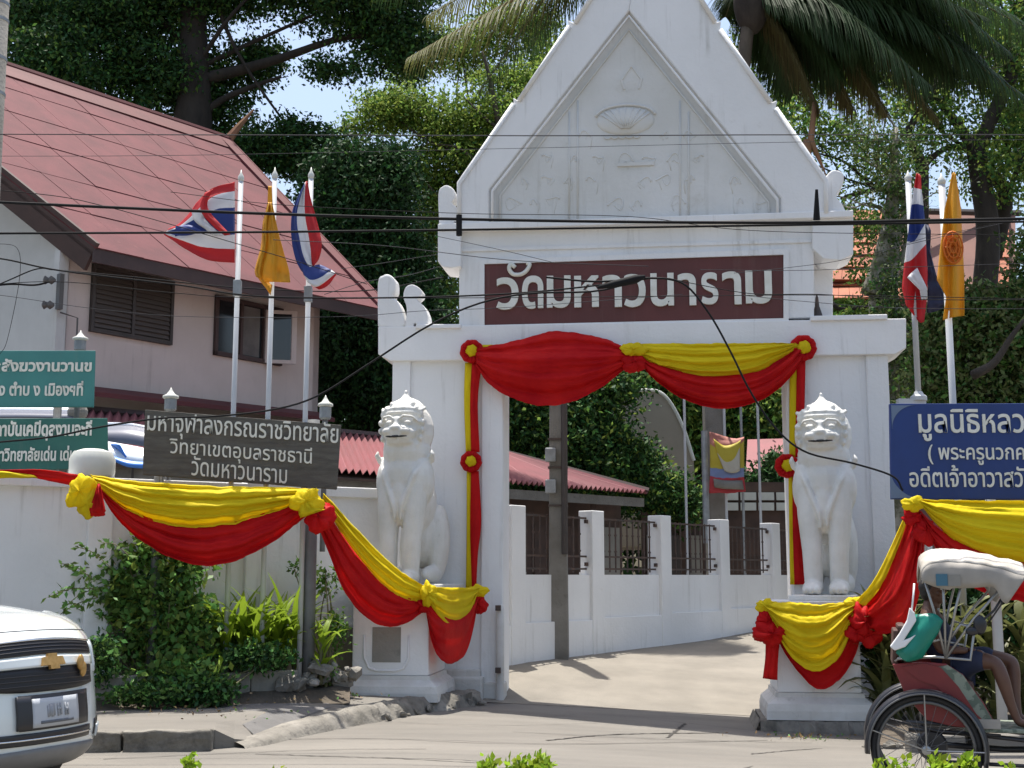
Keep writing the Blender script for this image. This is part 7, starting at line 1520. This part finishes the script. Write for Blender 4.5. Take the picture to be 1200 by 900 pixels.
# front bicycle part (mostly beyond the frame)
spoked('wheel', 1.95, .43, .34)
B = MB(); B.tube([(1.95, .43, .34), (1.84, .43, .80), (1.80, .43, 1.05)], .018, 8); B.tube([(1.84, .43, .82), (1.22, .43, .45)], .018, 8); B.tube([(1.84, .43, .92), (1.15, .43, .88)], .016, 8); B.tube([(1.22, .43, .45), (1.12, .43, .98)], .016, 8); B.tube([(1.15, .43, .86), (.9, .43, .5)], .014, 8)
B.tube([(1.66, .18, 1.10), (1.80, .28, 1.10), (1.80, .43, 1.06), (1.80, .58, 1.10), (1.66, .68, 1.10)], .013, 8); B.build('bicycle_frame', 'black_plastic', tri, smooth=True)
B = MB(); B.ell((1.10, .43, 1.0), (.15, .09, .04)); B.build('saddle', 'seat_leather', tri, smooth=True)
B = MB(); B.lathe([(.02, -.01), (.09, -.01), (.09, .01), (.02, .01)], (1.22, .38, .45), 18, T=Matrix.Rotation(pi / 2, 3, 'X')); B.tube([(1.22, .34, .45), (1.34, .34, .32)], .012, 6); B.tube([(1.22, .50, .45), (1.10, .50, .58)], .012, 6); B.box(1.28, .27, .30, 1.40, .34, .325); B.box(1.04, .50, .57, 1.16, .57, .595); B.build('crank', 'steel', tri)
# bag hanging at the side
bag = empty('plastic_bag', 'teal and white plastic bag hanging from the trishaw hood frame', 'bag', tri.matrix_world @ Vector((0, 0, 0)) if False else (TP.x, 10.05, TG), TY)
def bagp(pts, off): return [(x, off, z) for x, z in pts]
B = MB(); P = []
A_ = [(-.03, 1.34), (.10, 1.35), (.165, 1.30)]; Bm = [(-.10, 1.22), (.02, 1.22), (.13, 1.22)]; Cb = [(-.175, 1.09), (-.09, 1.04), (.0, 1.02)]; D_ = [(-.185, 1.05), (-.12, .995), (-.06, 1.0)]
for row, bul in ((A_, .02), (Bm, .07), (Cb, .07), (D_, .03)):
    q = catmull([(a, 0, b) for a, b in row], 12); P.append([(p.x, .03 - bul * sin(pi * i / 12), p.z) for i, p in enumerate(q)])
P2 = []
for k in range(13):
    t = k / 12 * 3; a = min(2, int(t)); f = t - a; P2.append([tuple(Vector(P[a][i]).lerp(Vector(P[a + 1][i]), f) + Vector((0, .035 * (.35 - abs(mnoise.noise(Vector((P[a][i][0] * 16 + t * 1.6, t * .9, 3))))), 0))) for i in range(13)])
B.grid(P2); bag.location.z += .06
B.build('body', 'bag_teal', bag, smooth=True, solid=.02)
B = MB(); q = [(-.075, 1.40), (-.04, 1.36), (-.03, 1.30), (-.11, 1.18), (-.13, 1.15), (-.08, 1.17), (-.03, 1.20), (-.12, 1.10), (-.20, 1.07), (-.235, 1.10), (-.16, 1.20), (-.10, 1.30)]
B.prism(q[::-1], -.035, .035); B.build('white_edge', 'bag_white', bag, bevel=.012)
B = MB(); B.tube([(-.06, .0, 1.38), (-.04, .04, 1.50), (-.03, .075, 1.58)], .008, 6); B.build('handle', 'bag_white', bag, smooth=True)

# ------------------------------------------------------------ person resting in the trishaw
per = empty('person', 'person in navy clothes resting in the trishaw seat, bare knees raised', 'person', (TP.x, 10.05, TG), TY)
def skin_body(name, joints, bones, m, parent, sub=2, root=0):
    me = bpy.data.meshes.new(name); me.from_pydata([j[:3] for j in joints], bones, []); me.materials.append(M[m]); o = link(name, me, parent)
    md = o.modifiers.new('skin', 'SKIN'); md.use_smooth_shade = True
    for i, v in enumerate(me.skin_vertices[0].data):
        r = joints[i][3]; v.radius = r if isinstance(r, (tuple, list)) else (r, r); v.use_root = i == root
    s = o.modifiers.new('subd', 'SUBSURF'); s.levels = sub; s.render_levels = sub; return o
# body: reclining, hips on the cushion, back against the rest, knees up, shins down to the footboard
J = [(.24, .44, .985, .12), (.18, .44, 1.12, .125), (.12, .44, 1.27, .13), (.09, .44, 1.39, .085), (.09, .44, 1.46, .052), (.10, .44, 1.52, .05),
     (.28, .36, .98, .095), (.42, .30, 1.05, .082), (.56, .24, 1.03, .062), (.60, .22, .90, .058), (.64, .22, .74, .042), (.68, .22, .62, .034),
     (.28, .54, .98, .095), (.46, .52, 1.06, .082), (.70, .48, 1.04, .062), (.70, .46, .90, .058), (.70, .43, .76, .042), (.71, .40, .63, .034),
     (.09, .27, 1.35, .058), (.12, .22, 1.22, .044), (.15, .22, 1.12, .038), (.26, .24, 1.13, .033), (.36, .28, 1.12, .026),
     (.09, .61, 1.35, .058), (.12, .66, 1.22, .044), (.15, .66, 1.12, .038), (.26, .62, 1.12, .033), (.35, .58, 1.11, .026),
     (.70, .22, .585, .036), (.80, .21, .58, .030), (.865, .21, .575, .020), (.73, .40, .60, .036), (.83, .39, .585, .030), (.895, .38, .575, .020)]
E_ = [(0, 1), (1, 2), (2, 3), (3, 4), (4, 5), (0, 6), (6, 7), (7, 8), (8, 9), (9, 10), (10, 11), (11, 28), (28, 29), (29, 30), (0, 12), (12, 13), (13, 14), (14, 15), (15, 16), (16, 17), (17, 31), (31, 32), (32, 33),
      (3, 18), (18, 19), (19, 20), (20, 21), (21, 22), (3, 23), (23, 24), (24, 25), (25, 26), (26, 27)]
skin_body('body', J, E_, 'skin', per)
# clothes: shirt and shorts as slightly larger skins
skin_body('shirt', [(.23, .44, .99, .135), (.18, .44, 1.12, .14), (.12, .44, 1.27, .145), (.09, .44, 1.39, .10), (.09, .27, 1.355, .075), (.115, .225, 1.25, .066), (.09, .61, 1.355, .075), (.115, .655, 1.25, .066)], [(0, 1), (1, 2), (2, 3), (3, 4), (4, 5), (3, 6), (6, 7)], 'navy_fabric', per)
skin_body('shorts', [(.22, .44, .99, .14), (.30, .36, .985, .108), (.40, .30, 1.05, .100), (.50, .26, 1.055, .092), (.30, .54, .985, .108), (.44, .52, 1.06, .100), (.60, .495, 1.065, .088)], [(0, 1), (1, 2), (2, 3), (0, 4), (4, 5), (5, 6)], 'navy_fabric', per)
def head(o_, T, parent):
    B = MB(); B.ell((0, 0, .0), (.078, .070, .108)); B.ell((.03, 0, -.045), (.055, .052, .062)); B.ell((.0, 0, .03), (.092, .076, .085)); B.tube([(.078, 0, .02), (.098, 0, -.015), (.088, 0, -.03)], [.008, .015, .012], 7)
    B.ell((.072, 0, -.058), (.018, .026, .008)); B.ell((.068, 0, -.090), (.02, .022, .015)); B.tube([(-.01, 0, -.05), (-.02, 0, -.13)], [.05, .045], 10)
    for s in (-1, 1): B.ell((.0, s * .075, -.01), (.018, .012, .03)); B.ell((.072, s * .032, .028), (.02, .022, .010)); B.ell((.055, s * .045, -.02), (.025, .02, .02))
    me = remeshed(B, 'head', 'skin', .007, 2); h = link('head', me, parent); h.matrix_local = T
    for s in (-1, 1):
        B = MB(); B.ell((.080, s * .030, .010), (.010, .013, .008), nu=10, nv=6); e = B.build('eye', 'eye_white', h, smooth=True); B = MB(); B.ell((.088, s * .030, .010), (.004, .006, .006), nu=8, nv=5); B.build('pupil', 'hair_black', h, smooth=True)
    B = MB(); B.ell((-.018, 0, .045), (.088, .082, .078), nu=18, nv=12); B.ell((-.05, 0, .0), (.055, .075, .07)); me = remeshed(B, 'hair', 'hair_black', .008, 1); link('hair', me, h)
head(None, Matrix.Translation((.125, .44, 1.575)) @ Matrix.Rotation(radians(-12), 4, 'Y') @ Matrix.Rotation(radians(-18), 4, 'Z'), per)
# hands on the lap: palm, four bent fingers of different lengths, and a thumb
def hand(o_, s, parent):
    js = [(0, 0, 0, .026), (.035, 0, -.004, (.034, .016)), (.070, 0, -.008, (.036, .014))]; es = [(0, 1), (1, 2)]
    skin_body('palm', js, es, 'skin', parent).location = o_
    for k, (yy, L) in enumerate(((-.030, .062), (-.010, .074), (.010, .068), (.028, .052))):
        b = [(.066, yy, -.006, .0095), (.066 + L * .42, yy * 1.1, -.008, .009), (.066 + L * .70, yy * 1.1, -.024, .008), (.066 + L * .80, yy * 1.1, -.046, .0065)]
        f = skin_body('finger', b, [(0, 1), (1, 2), (2, 3)], 'skin', parent, 1); f.location = o_
    f = skin_body('thumb', [(.018, s * .022, -.002, .012), (.045, s * .046, -.006, .010), (.068, s * .054, -.014, .008)], [(0, 1), (1, 2)], 'skin', parent, 1); f.location = o_
hand((.355, .285, 1.13), 1, per); hand((.345, .58, 1.12), -1, per)
